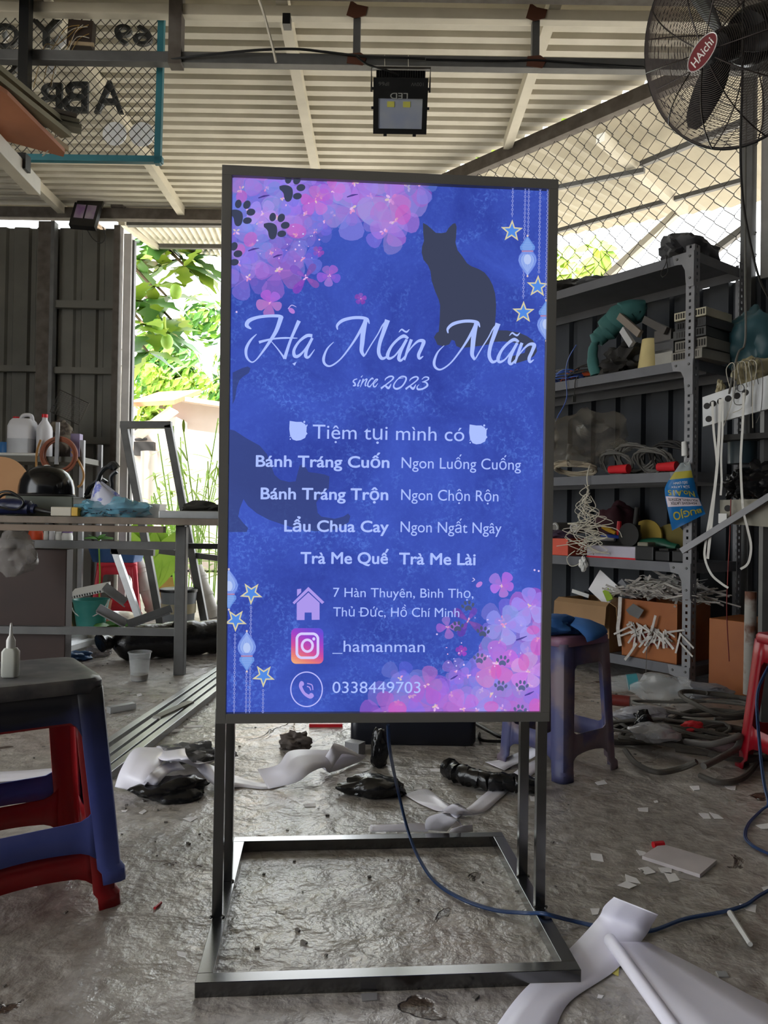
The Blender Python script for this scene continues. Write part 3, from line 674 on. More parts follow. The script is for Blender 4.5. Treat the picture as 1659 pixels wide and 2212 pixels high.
# house, camera app and telephone marks
LIL = (172, 152, 236)
A.add(C5([(545, 1328), (652, 1222), (760, 1325), (745, 1338), (652, 1250), (556, 1340)]), LIL)
A.add(C5([(575, 1238), (603, 1234), (603, 1258), (575, 1286)]), LIL)
A.add(C5([(573, 1332), (652, 1260), (728, 1330), (728, 1445), (675, 1446), (674, 1396), (627, 1396), (626, 1447), (573, 1447)]), LIL)
def rrect(x0_, y0_, x1_, y1_, r, n=6):
    o = []
    for cx, cy, a0 in ((x1_-r, y1_-r, 0), (x0_+r, y1_-r, 1), (x0_+r, y0_+r, 2), (x1_-r, y0_+r, 3)):
        for i in range(n+1): t = (a0+i/n)*math.pi/2; o.append((cx+r*math.cos(t), cy+r*math.sin(t)))
    return o
def grad(x, y):                                            # app tile colours, bottom left to top right
    cs = [(0, (240, 190, 130)), (.22, (232, 130, 120)), (.45, (206, 80, 160)), (.7, (160, 70, 200)), (1, (100, 80, 216))]
    t = max(0, min(1, .75*(1-y)+.3*x+.02))
    for (a, ca), (b, cb) in zip(cs, cs[1:]):
        if t <= b: f_ = (t-a)/(b-a); return tuple(p+(q-p)*f_ for p, q in zip(ca, cb))
    return cs[-1][1]
tile = rrect(535, 1502, 754, 1744, 34); Art.lay += 1; NB = 16
for i in range(NB):
    for j in range(NB):
        xa, xb = 535+219*i/NB, 535+219*(i+1)/NB; ya, yb = 1502+242*j/NB, 1502+242*(j+1)/NB
        q = tile
        for ax, lim, sg in ((0, xa, 1), (0, xb, -1), (1, ya, 1), (1, yb, -1)):
            o = []
            for z_ in range(len(q)):
                a, b = q[z_-1], q[z_]; ia = (a[ax]-lim)*sg >= 0; ib = (b[ax]-lim)*sg >= 0
                if ia != ib: t = (lim-a[ax])/(b[ax]-a[ax]); o.append(tuple(a[s_]+(b[s_]-a[s_])*t for s_ in (0, 1)))
                if ib: o.append(b)
            q = o
            if len(q) < 3: break
        if len(q) > 2: A.add(C5(q), grad((i+.5)/NB, (j+.5)/NB), 1, same=True)
def ring(poly, w_, rgb): A.stroke(poly+poly[:2], [w_, w_], rgb, 1, 2)
ring(C5(rrect(574, 1540, 717, 1703, 36)), 5.6, (214, 206, 255))
ring(C5([(645+36*math.cos(t/14*6.2832), 1621+40*math.sin(t/14*6.2832)) for t in range(14)]), 5.4, (220, 206, 255))
A.ell(*C5([(689, 1575)])[0], 3.2, 3.5, 0, (214, 206, 255))
ring(C5([(640+107*math.cos(t/30*6.2832), 1917+117*math.sin(t/30*6.2832)) for t in range(30)]), 2.4, (190, 190, 255))
A.stroke(C5([(604, 1872), (600, 1900), (625, 1945), (665, 1968), (684, 1955)]), [7, 7, 6, 8, 6], LIL)
A.ell(*C5([(608, 1878)])[0], 4.5, 5.5, -.4, LIL); A.ell(*C5([(672, 1957)])[0], 5, 4.5, .3, LIL)
A.stroke(C5([(642, 1897), (660, 1904), (668, 1925)]), [2.2, 2.4, 2.2], LIL); A.stroke(C5([(644, 1877), (676, 1888), (683, 1922)]), [2.2, 2.4, 2.2], LIL)
A.build('lettering', poster)
# ================================================================ shared builders
def gpt(px, py, y, z=None):
    q = at(px, py, y)
    if z is not None: q.z = z
    return q
def crumple(name, label, cat, c, r, sc, m, seed=1, amp=.5, fr=1.6, sub=4, flat=None, group=None, rz=0, smooth=True, build_parent=None):
    g = MB(); g.ball(c, r, sub, sc, amp, fr, seed, rz)
    lo = min(v.co.z for v in g.b.verts)
    if flat is not None:
        for v in g.b.verts:
            if v.co.z < flat: v.co.z = flat+.0004*(v.co.z-flat)
    if build_parent is not None: return g.build(name, m, build_parent, smooth=smooth)
    return solo(name, label, cat, g, m, group, smooth=smooth)
def strip(name, label, cat, A_, B_, m, group=None, n=8, th=.0012):    # sheet between two edge curves
    a, b = catmull(A_, n), catmull(B_, n); k_ = min(len(a), len(b))
    g = MB(); g.grid([[a[i].lerp(b[i], j/3) for j in range(4)] for i in range(k_)])
    return solo(name, label, cat, g, m, group, smooth=True, solid=th)
def fp(px, py, z=.002): return fl(px, py, z)
def stool(name, label, loc, yaw, hgt, wt, wb_, m, loc_group=None, seat_m=None, legw=.042, apr=.085):
    t = thing(name, label, 'stool', loc, loc_group); o = V(loc); M = Matrix.Rotation(yaw, 3, 'Z')
    P = lambda x, y, z: o+M @ V((x, y, z))
    hw = lambda z: (wb_+(wt-wb_)*z/hgt)/2
    TH = .004
    def rr(h_, r, n=5):
        q = []
        for cx, cy, a0 in ((1, 1, 0), (-1, 1, 1), (-1, -1, 2), (1, -1, 3)):
            for i in range(n+1):
                a = (a0+i/n)*math.pi/2; q.append((cx*(h_-r)+r*math.cos(a), cy*(h_-r)+r*math.sin(a)))
        return q
    g = MB(); rings = []
    for h_, z in ((hw(hgt)+.003, hgt-.028), (hw(hgt)+.003, hgt-.008), (hw(hgt)-.001, hgt-.002), (hw(hgt)-.012, hgt), (hw(hgt)-.03, hgt-.0015)):
        rings.append([g.b.verts.new(P(x, y, z)) for x, y in rr(h_, .03)])
    for A_, B_ in zip(rings, rings[1:]):
        for i in range(len(A_)): g.b.faces.new((A_[i], A_[(i+1) % len(A_)], B_[(i+1) % len(A_)], B_[i]))
    g.b.faces.new(rings[-1]); s_ = g.build('seat', seat_m or m, t, smooth=True, solid=.004)
    for sx in (1, -1):
        for sy in (1, -1):
            g = MB(); rows_ = []
            for z in [hgt-.02]+[hgt*k_/6 for k_ in range(5, 0, -1)]+[.03, .022, 0]:
                h_ = hw(z)+(.006 if z < .028 else 0); lw = legw*(1-.12*(1-z/hgt)); r = .014; q = []
                q.append((h_-lw, h_)); q.append((h_-lw*.6, h_)); 
                q += [(h_-r, h_), (h_-.3*r, h_-.3*r), (h_, h_-r)]
                q.append((h_, h_-lw*.6)); q.append((h_, h_-lw))
                rows_.append([P(x*sx, y*sy, z) for x, y in q])
            g.grid(rows_); g.build('leg', m, t, smooth=True, solid=TH)
    for k_ in range(4):
        Rk = Matrix.Rotation(k_*math.pi/2, 3, 'Z')
        Pk = lambda u, z: o+M @ (Rk @ V((u, -hw(z)+.0005, z)))
        # apron with rounded lower corners, crossbar with an arch beneath
        for nm, top, bot in (('apron', hgt-.02, hgt-apr), ('crossbar', hgt*.315, hgt*.155)):
            g = MB(); T_, B_ = [], []; N_ = 16
            for i in range(N_+1):
                u = -1+2*i/N_; x = u*(hw((top+bot)/2)-legw*.8)
                e = 1-abs(u); f_ = max(0, 1-e/.28)
                zb_ = bot-(min(.035, apr*.42)*f_*f_ if nm == 'apron' else .012*f_*f_-.012*(1-u*u))
                zt_ = top+(.022*f_*f_ if nm == 'crossbar' else 0)
                T_.append(Pk(x, zt_)); B_.append(Pk(x, zb_))
            g.grid([T_, B_]); g.build(nm, m, t, smooth=True, solid=TH)
    return t
# ================================================================ left side: workbench and what stands round it
wt_ = thing('workbench', 'long welded steel workbench with a worn plank top on the left', 'table', (-1.9, 3.95, 0))
TZ = .762
M_plank = mat('dirty plank', (96, 86, 78), .7, 0, rgb2=(140, 128, 116), scale=6)
g = MB(); g.box((-1.95, 3.98, TZ-.016), (2.4, .72, .032)); g.build('tabletop', M_plank, wt_, bevel=.003)
g = MB(); g.box((-2.15, 3.66, TZ-.055), (2.2, .05, .03)); g.build('edge_board', mat('pale edge board', (128, 112, 98), .7), wt_)
lx, ly = -.985, 3.732
for x, y in ((lx, ly), (-1.13, 4.26), (-2.9, 3.73), (-2.9, 4.26)):
    g = MB(); g.box((x, y, (TZ-.04)/2), (.05, .05, TZ-.04)); g.build('leg', M_steel, wt_, bevel=.003)
zr = at(300, 1178, ly).z
g = MB(); g.box((-1.94, ly, zr), (1.88, .035, .038)); g.build('upper_rail', M_steel, wt_)
zl = at(300, 1364, ly).z
g = MB(); g.box(((lx+at(165, 1360, ly).x)/2-.2, ly, zl), (.42+lx-at(165, 1360, ly).x, .035, .036)); g.build('lower_rail', M_steel, wt_)
g = MB(); g.beam((lx, ly, zr-.02), (-1.13, 4.26, zr-.02), .03, .03); g.build('side_rail', M_steel, wt_)
g = MB(); g.beam((-1.0, 4.26, zr-.02), (-.3, 4.3, zr-.02), .03, .03); g.beam((-1.13, 4.26, zr-.02), (-1.0, 4.26, zr-.02), .03, .03); g.build('end_rail', M_steel, wt_)
g = MB(); a, b = at(-60, 1182, 3.75), at(144, 1200, 3.75)
g.box(((a.x+b.x)/2, 3.79, .3), (b.x-a.x, .08, .6)); solo('wooden_cabinet', 'dark brown wooden cabinet panel under the workbench, behind the stacked stools', 'cabinet', g, mat('dark brown wood', (44, 29, 25), .6, 0, rgb2=(56, 37, 31), scale=4), bevel=.003)
q = at(34, 1196, 3.52); crumple('plastic_bag', 'grey translucent plastic bag hanging from the workbench edge at far left', 'bag', q, .088, (1, .8, 1.05), mat('dusty film', (136, 132, 130), .25, 0, alpha=.6, bump=.4, bscale=24), 4, .35)
# helmet on a flat case
q0 = at(100, 1086, 3.95)
g = MB(); g.box((q0.x+.02, 3.95, (TZ+at(100, 1073, 3.95).z)/2), (.34, .26, at(100, 1073, 3.95).z-TZ)); solo('flat_case', 'dull grey green flat case under the black helmet', 'case', g, mat('grey green case', (84, 88, 80), .6), bevel=.006)
hz = at(100, 1073, 3.95).z
t = thing('helmet', 'glossy black open face motorcycle helmet on the workbench', 'helmet', (q0.x, 3.95, hz))
g = MB(); prof = [(.0, .158), (.04, .155), (.078, .142), (.108, .118), (.127, .085), (.135, .05), (.137, .02), (.138, 0)]
g.lathe(prof, (q0.x, 3.95, hz), seg=36, sx=1, sy=.85); g.build('shell', mat('black gloss', (14, 15, 18), .18, 0, var=.05), t, smooth=True, solid=.006)
g = MB(); g.tube([(q0.x+.138*math.cos(a), 3.95+.118*math.sin(a), hz+.006) for a in [k_*2*math.pi/36 for k_ in range(36)]], .006, 6, closed=True); g.build('rim', M_dark, t, smooth=True)
g = MB(); g.lathe([(0, .004), (.011, .003), (.014, 0)], (q0.x+.1, 3.95-.082, hz+.055), (.75, -.65, .2), 12); g.build('snap', M_bplastic, t)
g = MB(); g.ball((q0.x, 3.95, hz+.16), .012, 2, (1.4, 1, .5)); g.build('vent', M_wplastic, t)
# round plywood disc
c = at(-8, 1072, 4.05); g = MB(); g.lathe([(0, -.006), (.158, -.006), (.158, .006), (0, .006)], (c.x, 4.06, max(c.z, TZ+.162)), (.15, -.95, .28), 40); solo('plywood_disc', 'round pale plywood disc leaning behind the power tool', 'board', g, mat('pale plywood', (176, 128, 88), .6, 0, rgb2=(190, 146, 104), scale=3))
def bottle(name, label, cat, c, r, h_, m, neck=.35, cap=None, cat_group=None, liquid=None, capm=None, sx=1, sy=1):
    t = thing(name, label, cat, c, cat_group); c = V(c)
    g = MB(); g.lathe([(0, 0), (r*.95, 0), (r, r*.1), (r, h_*.62), (r*.92, h_*.7), (r*neck*1.15, h_*.85), (r*neck, h_*.88), (r*neck, h_*.94)], c, seg=22, sx=sx, sy=sy); g.build('body', m, t, smooth=True)
    g = MB(); g.lathe([(r*neck*1.15, h_*.92), (r*neck*1.15, h_), (0, h_)], c, seg=14); g.build('cap', capm or M_red, t, smooth=True)
    if liquid:
        g = MB(); g.lathe([(0, r*.06), (r*.96, r*.06), (r*.96, h_*liquid), (0, h_*liquid)], c, seg=20, sx=sx, sy=sy); g.build('liquid', mat('amber liquid', (176, 140, 70), .2), t, smooth=True)
    return t
q = at(40, 1060, 4.2); bottle('small_bottle', 'small clear bottle standing behind the helmet', 'bottle', (q.x, 4.22, TZ), .022, at(40, 1018, 4.2).z-TZ, M_cup, capm=M_wplastic)
# power tool with its cord
q = at(34, 1085, 3.72); t = thing('power_tool', 'dark navy corded power tool at the left end of the workbench', 'tool', (q.x, 3.72, TZ))
MN = mat('navy plastic', (22, 30, 66), .35)
g = MB(); g.tube([(q.x-.12, 3.72, TZ+.035), (q.x-.04, 3.72, TZ+.045), (q.x+.05, 3.71, TZ+.042), (q.x+.1, 3.71, TZ+.035)], [.032, .04, .036, .024], 14, smooth=5); g.build('motor_body', MN, t, smooth=True)
g = MB(); g.tube([(q.x+.1, 3.71, TZ+.034), (q.x+.15, 3.71, TZ+.024), (q.x+.22, 3.7, TZ+.012)], [.014, .012, .008], 10, smooth=4); g.build('spindle', M_bplastic, t, smooth=True)
g = MB(); g.tube([(q.x-.12+.0, 3.72, TZ+.04), (q.x-.07, 3.67, TZ+.1), (q.x+.0, 3.66, TZ+.115), (q.x+.06, 3.67, TZ+.07), (q.x+.03, 3.66, TZ+.03), (q.x-.06, 3.65, TZ+.05), (q.x-.03, 3.66, TZ+.1), (q.x+.03, 3.68, TZ+.095)], .006, 8, smooth=8); g.build('cord', M_black, t, smooth=True)
# small box with a yellow label
q = at(140, 1090, 3.68); t = thing('tape_box', 'small clear plastic box with a yellow end beside the blue bag', 'box', (q.x, 3.68, TZ))
g = MB(); g.box((q.x-.012, 3.69, TZ+.024), (.1, .05, .044)); g.build('body', mat('cloudy box', (190, 184, 170), .35), t, bevel=.004)
g = MB(); g.box((q.x+.054, 3.69, TZ+.024), (.03, .051, .042)); g.build('end_label', mat('yellow label', (206, 166, 60), .5), t, bevel=.003)
# blue bag with its white peak and screws
q = at(232, 1100, 3.72); t = thing('screw_bag', 'torn blue and white plastic bag full of dark screws on the workbench', 'bag', (q.x, 3.74, TZ))
MBl = mat('light blue film', (110, 172, 196), .2, 0, alpha=.6, bump=.6, bscale=30, var=.2)
crumple('outer_bag', '', '', V((q.x+.025, 3.76, TZ+.035)), .115, (1.35, .8, .52), MBl, 8, .45, 1.9, flat=TZ+.001, build_parent=t)
crumple('torn_flap', '', '', V((q.x-.095, 3.74, TZ+.04)), .05, (1.2, .9, .7), MBl, 21, .5, 2, flat=TZ+.001, build_parent=t)
g = MB(); rows_ = []
for z, w_, dx in ((.02, .1, .0), (.07, .085, -.005), (.12, .055, -.025), (.17, .014, -.05)):
    rows_.append([V((q.x+dx+w_*math.cos(a)*(1+.12*math.sin(5*a)), 3.735+.045*math.sin(a)*w_/.1, TZ+z+.006*math.sin(3*a))) for a in [k_*2*math.pi/20 for k_ in range(21)]])
g.grid(rows_); g.build('white_peak', mat('white printed film', (206, 208, 226), .25, 0, rgb2=(120, 130, 210), scale=22, thr=(.56, .62), alpha=.85), t, smooth=True)
g = MB(); rs = random.Random(5)
for _ in range(90):
    x, y = rs.gauss(q.x-.0, .055), rs.gauss(3.7, .02); z = TZ+.012+rs.random()*.03; a = rs.random()*6.3
    g.beam((x-.01*math.cos(a), y-.01*math.sin(a), z), (x+.01*math.cos(a), y+.01*math.sin(a), z+rs.uniform(-.006, .008)), .003, .003)
o = g.build('screws', mat('dark screws', (40, 40, 44), .35, .6), t); o['kind'] = 'stuff'
# tape dispenser
q = at(220, 1060, 4.0); t = thing('tape_dispenser', 'black hand tape dispenser standing behind the blue bag', 'tool', (q.x, 4.0, TZ))
def loop2(pts, m, nm, w_=.03, r=.0): 
    g = MB(); pp = catmull(pts, 6); rows_ = []
    g.tube(pp, w_*.42, 8); return g.build(nm, m, t, smooth=True)
Z = lambda px, py: at(px, py, 4.0)
loop2([Z(186, 1070), Z(196, 1050), Z(210, 1040), Z(216, 1025), Z(226, 1012), Z(240, 1008), Z(253, 1015)], M_black, 'handle_arm')
loop2([Z(252, 1012), Z(245, 1004), Z(236, 1010)], M_bplastic, 'cutter_head', .05)
loop2([Z(252, 1018), Z(240, 1030), Z(241, 1050), Z(238, 1075), Z(230, 1090)], M_black, 'grip', .028)
loop2([Z(228, 1036), Z(222, 1046), Z(226, 1060), Z(234, 1064), Z(240, 1052)], M_bplastic, 'roll_hub', .04)
loop2([Z(184, 1075), Z(200, 1072), Z(220, 1080), Z(232, 1092)], M_black, 'base_arm', .03)
# white tray, tubes, rag
q = at(320, 1100, 3.85); g = MB(); hh = at(320, 1089, 3.85).z-TZ
rows_ = [[V((q.x+x*s_, 3.85+y*s_, TZ+z)) for x, y in ((-.075, -.06), (.075, -.06), (.075, .06), (-.075, .06), (-.075, -.06))] for s_, z in ((.9, .001), (1, hh), (.94, hh), (.86, .006))]
g.grid(rows_); g.face(rows_[-1][:4]); g.face(rows_[0][:4]); solo('shallow_tray', 'shallow white plastic tray right of the blue bag', 'tray', g, M_wplastic, solid=.002)
for i, (pa, pb, yy, zz, w_, lb) in enumerate(((346, 500, 3.72, .02, .036, 'nearest steel tube lying along the workbench edge'), (352, 505, 3.79, .02, .036, 'second steel tube behind the nearest on the workbench'), (266, 480, 4.15, .035, .022, 'thin dark steel tube at the back of the workbench'))):
    a, b = at(pa, 1100, yy), at(pb, 1100, yy); g = MB(); g.beam((a.x, yy, TZ+w_/2), (b.x, yy, TZ+w_/2), .04, w_); solo('steel_tube', lb, 'tube', g, M_alu if i < 2 else M_steel, bevel=.002)
q = at(436, 1080, 3.95); crumple('dark_rag', 'dark crumpled rag on top of the workbench tubes', 'cloth', V((q.x, 3.95, TZ+.055)), .075, (1.25, .7, .42), mat('charcoal rag', (52, 50, 46), .9), 3, .4, flat=TZ+.032)
# trapezoid trestle frame behind the bench
YT = 5.45; t = thing('trestle_frame', 'grey steel trapezoid trestle frame standing in the doorway', 'frame', (at(330, 1345, YT).x, YT, 0))
def P5(px, py, y=YT): return at(px, py, y)
for a, b, nm in (((266, 918), (366, 918), 'top_bar'), ((268, 918), (348, 1352), 'leg'), ((363, 918), (444, 1352), 'leg')):
    g = MB(); g.beam(P5(*a), P5(*b), .05, .05, (0, 1, 0), .015 if nm == 'top_bar' else 0); g.build(nm, M_steel, t, bevel=.003)
g = MB(); g.beam(P5(345, 1190, YT+.02), P5(520, 1212, YT+.02), .04, .04, (0, 1, 0)); g.build('cross_bar', M_steel, t)
YT2 = 5.0; t = thing('small_trestle', 'bent grey steel trestle with angled legs left of the plastic pipes', 'frame', (at(280, 1340, YT2).x, YT2, 0))
for a, b, nm in (((248, 1188), (300, 1335), 'leg'), ((244, 1190), (330, 1194), 'top_bar')):
    g = MB(); g.beam(at(*a, YT2), at(*b, YT2), .04, .04, (0, 1, 0), .01); g.build(nm, M_alu if nm == 'leg' else M_steel, t)
# shelving against the back wall
YS = 5.45; sz = at(90, 986, YS).z
t = thing('wall_shelf', 'low grey steel shelving against the back wall holding bottles', 'shelf', (at(60, 1000, YS).x, YS, 0))
xl, xrr = at(-80, 990, YS).x, at(178, 990, YS).x
for z, nm in ((sz, 'shelf_board'), (at(90, 1172, YS).z, 'shelf_board')):
    g = MB(); g.box(((xl+xrr)/2, YS+.17, z-.02), (xrr-xl, .38, .04)); g.build(nm, M_wall, t)
for x, y in ((xrr, YS), (xrr, YS+.34), (xl, YS), (xl, YS+.34)):
    g = MB(); g.box((x, y, (sz+.12)/2), (.03, .03, sz+.12)); g.build('post', M_rack, t)
# jerrycan
def up(px, py, y, z): return at(px, py, y).z-z
x0_, x1_ = at(11, 930, YS).x, at(66, 930, YS).x; hh = at(40, 893, YS).z-sz
t = thing('jerrycan', 'translucent white jerrycan with red cap, half full, on the wall shelf', 'jerrycan', ((x0_+x1_)/2, YS+.08, sz)); cx_ = (x0_+x1_)/2; w2 = (x1_-x0_)/2
def rbox(g, cx_, cy_, lev, n=5):
    rings = []
    for hx, hy, z, r in lev:
        ring_ = []
        for sx, sy, a0 in ((1, 1, 0), (-1, 1, 1), (-1, -1, 2), (1, -1, 3)):
            for i in range(n+1):
                a = (a0+i/n)*math.pi/2; ring_.append(g.b.verts.new((cx_+sx*(hx-r)+r*math.cos(a), cy_+sy*(hy-r)+r*math.sin(a), z)))
        rings.append(ring_)
    for A_, B_ in zip(rings, rings[1:]):
        for i in range(len(A_)): g.b.faces.new((A_[i], A_[(i+1) % len(A_)], B_[(i+1) % len(A_)], B_[i]))
    g.b.faces.new(rings[0][::-1]); g.b.faces.new(rings[-1]); return g
M_can = mat('milky plastic', (206, 206, 212), .35, 0, var=.04)
g = MB(); rbox(g, cx_, YS+.08, ((w2*.9, .06, sz, .02), (w2, .07, sz+.015, .025), (w2, .07, sz+hh*.72, .025), (w2*.86, .062, sz+hh*.84, .025), (w2*.7, .05, sz+hh*.9, .02))); g.build('body', M_can, t, smooth=True)
g = MB(); g.tube([(cx_-w2*.2, YS+.08, sz+hh*.88), (cx_+.0, YS+.08, sz+hh*.985), (cx_+w2*.6, YS+.08, sz+hh*.985), (cx_+w2*.75, YS+.08, sz+hh*.82)], .014, 10, smooth=5); g.build('handle', M_can, t, smooth=True)
g = MB(); g.lathe([(0, 0), (.024, 0), (.024, .022), (0, .022)], (cx_-w2*.55, YS+.08, sz+hh*.88), seg=16); g.build('cap', M_red, t)
g = MB(); rbox(g, cx_, YS+.079, ((w2*.97, .0705, sz+.012, .025), (w2*1.004, .0715, sz+.02, .025), (w2*1.004, .0715, sz+hh*.42, .025))); g.build('liquid', mat('grey liquid', (160, 162, 168), .3), t, smooth=True)
for (pa, pb, top, dy, lb, lq) in ((80, 113, 895, .06, 'white pourer bottle with red cap and yellow dregs, right of the jerrycan', .2), (66, 84, 913, .16, 'second red capped bottle half hidden between jerrycan and pourer bottle', .1)):
    a, b = at(pa, 930, YS+dy).x, at(pb, 930, YS+dy).x
    bottle('pourer_bottle', lb, 'bottle', ((a+b)/2, YS+dy, sz), (b-a)/2, at(95, top, YS+dy).z-sz, M_can, .33, liquid=lq)
crumple('cloth_sack', 'rumpled camouflage cloth sack heaped on the wall shelf', 'sack', V((at(128, 935, YS+.2).x, YS+.2, sz+.12)), .135, (1.0, .6, 1.2), mat('camouflage cloth', (120, 112, 100), .9, 0, rgb2=(70, 62, 56), scale=12, thr=(.45, .55)), 9, .35, 2, flat=sz+.001)
a, b = at(150, 930, YS), at(170, 930, YS); g = MB(); g.box(((a.x+b.x)/2, YS+.05, (sz+at(160, 936, YS).z)/2), (b.x-a.x, .06, at(160, 936, YS).z-sz)); solo('spray_carton', 'narrow lilac carton at the right end of the wall shelf', 'carton', g, mat('lilac card', (132, 120, 156), .6), bevel=.002)
a = at(4, 945, YS); g = MB(); g.lathe([(0, 0), (.05, 0), (.05, .1), (.046, .105), (0, .105)], (a.x-.02, YS+.1, sz), seg=24); solo('paint_tin', 'blue paint tin left of the jerrycan', 'tin', g, mat('blue tin', (50, 110, 170), .4), smooth=True)
a, b = at(0, 978, YS-.01), at(82, 978, YS-.01); g = MB(); g.tube([(a.x-.1, YS-.0, sz+.012), (b.x, YS-.0, sz+.012)], .012, 10); solo('white_pipe', 'thin white pipe lying along the front of the wall shelf', 'pipe', g, M_wplastic, smooth=True)
# hose coil on a bar
YH = 5.41; t = thing('hose_coil', 'coil of reddish brown air hose hung below the wall shelf', 'hose', at(125, 985, YH)); rs = random.Random(2)
g = MB(); c = at(126, 985, YH); pts = []
for i in range(60*4):
    a = i/60*2*math.pi; r_ = .118+.012*math.sin(i*.026)+.008*math.sin(i*.11); pts.append((c.x+r_*math.sin(a)+.012*(i/240-.5), YH-.004+.01*math.sin(i*.05), c.z+r_*math.cos(a)*.98))
g.tube(pts, .0095, 7); g.build('coils', mat('red brown hose', (146, 88, 68), .4), t, smooth=True)
g = MB(); g.tube([at(155, 975, YH), at(172, 1000, YH), at(181, 1025, YH), at(176, 1045, YH), at(168, 1052, YH)], .008, 7, smooth=6); g.build('hose_end', mat('tan hose', (176, 132, 80), .4), t, smooth=True)
g = MB(); g.tube([at(88, 950, YH+.02), at(80, 975, YH+.02), at(78, 1010, YH+.02)], .008, 7, smooth=6); g.build('hose_end', mat('tan hose', (176, 132, 80), .4), t, smooth=True)
g = MB(); g.beam(at(125, 912, YH-.03), at(122, 1003, YH-.03), .026, .012, (0, 1, 0)); solo('steel_upright', 'short bright steel upright passing through the hose coil', 'bar', g, M_rack)
# wire basket behind the sack
q = at(150, 880, 5.75); t = thing('wire_basket', 'dark wire mesh basket tipped up behind the sack', 'basket', q)
g = MB(); Mx = Matrix.Rotation(.42, 3, 'Y')
for i in range(13):
    for pa, pb in ((V((-.12+.02*i, 0, -.09)), V((-.12+.02*i, 0, .09))), (V((-.12, 0, -.09+.015*i)), V((.12, 0, -.09+.015*i)))): g.tube([q+Mx @ pa, q+Mx @ pb], .0016, 4)
g.build('mesh_panel', M_wire, t)
g = MB(); g.tube([q+Mx @ V(p) for p in ((-.12, 0, -.09), (.12, 0, -.09), (.12, 0, .09), (-.12, 0, .09))], .004, 6, closed=True); g.build('rim', M_wire, t)
# jars on the lower shelf
z2 = at(90, 1172, YS).z
for pa, pb, top, m, mc, lb in ((62, 92, 1140, mat('orange tub', (200, 70, 30), .5), M_red, 'orange tub on the lower wall shelf'), (94, 103, 1146, M_wplastic, M_wplastic, 'narrow white jar beside the orange tub'), (106, 119, 1143, M_can, M_blue, 'white jar between two others on the lower wall shelf'), (120, 133, 1148, M_wplastic, M_wplastic, 'short white jar with plain lid on the lower wall shelf'), (134, 157, 1148, M_wplastic, mat('lilac lid', (120, 90, 150), .5), 'white jar with a lilac lid, rightmost on the lower wall shelf')):
    a, b = at(pa, 1160, YS+.06).x, at(pb, 1160, YS+.06).x; bottle('storage_jar', lb, 'jar', ((a+b)/2, YS+.06, z2), (b-a)/2, at(100, top, YS+.06).z-z2, m, .8, capm=mc)
# red stool with a blue crate, bucket, offcuts
YR = 5.35
stool('plastic_stool', 'red plastic stool under a blue crate in the doorway', fl(215, 1350)+V((0, .34, 0)), .3, .425, .27, .35, mat('faded red plastic', (206, 60, 84), .4, 0, rgb2=(222, 40, 60), scale=5))
q = fl(215, 1350)+V((0, .34, .425)); g = MB(); rbox(g, q.x, q.y, ((.15, .11, q.z+.001, .02), (.18, .13, q.z+.11, .02), (.186, .136, q.z+.115, .02))); solo('plastic_crate', 'blue plastic crate sitting on the red stool', 'crate', g, mat('dull blue crate', (60, 96, 150), .5), smooth=True)
YBk = 4.75; q = fl(196, 1364); t = thing('bucket', 'teal plastic bucket with wire handle under the workbench', 'bucket', (q.x, q.y, 0)); bh = at(196, 1294, q.y).z
g = MB(); g.lathe([(0, .002), (.085, 0), (.112, bh*.9), (.12, bh), (.112, bh), (.105, bh*.9), (.08, .006), (0, .006)], (q.x, q.y, 0), seg=30); g.build('pail', mat('teal plastic', (46, 132, 126), .35, 0, rgb2=(80, 160, 152), scale=6), t, smooth=True)
g = MB(); g.tube([(q.x+.12*math.cos(a), q.y-.12*abs(math.sin(a))*.6-.02, bh-.11*math.sin(a)) for a in [math.pi*k_/14 for k_ in range(15)]], .004, 6); g.build('handle', M_wplastic, t, smooth=True)
M_ = Matrix.Rotation(.35, 3, 'Y')
t = thing('vent_louvre', 'white slotted vent panel lying across the teal bucket', 'panel', (q.x-.005, q.y-.02, bh+.003)); c = V((q.x, q.y-.02, bh+.05))
g = MB(); pts = [c+Matrix.Rotation(-.22, 3, 'Y') @ V(p) for p in ((-.12, -.06, -.02), (.12, -.06, -.02), (.12, .06, .02), (-.12, .06, .02), (-.12, -.06, .0), (.12, -.06, .0), (.12, .06, .04), (-.12, .06, .04))]; g.hexa(pts); g.build('plate', M_wplastic, t)
g = MB()
for i in range(12): p = c+Matrix.Rotation(-.22, 3, 'Y') @ V((-.1+.017*i, -.0615, -.011)); g.box(p, (.007, .002, .014), ry=-.22)
g.build('slots', M_dark, t)
for k_, (pa, pb, lb, m) in enumerate((((208, 1322), (270, 1356), 'short grey steel angle offcut sloping down to the green leaves', M_alu), ((272, 1358), (368, 1324), 'grey steel angle offcut sloping up to the right under the workbench', M_steel), ((222, 1275), (268, 1310), 'pale flat offcut propped against the teal bucket', M_alu))):
    a, b = at(*pa, ly+.05+k_*.02), at(*pb, ly+.1+k_*.02)
    g = MB(); g.beam(a, b, .045, .006); g.beam(a+V((0, .022, .02)), b+V((0, .022, .02)), .006, .04); solo('steel_offcut', lb, 'offcut', g, m)
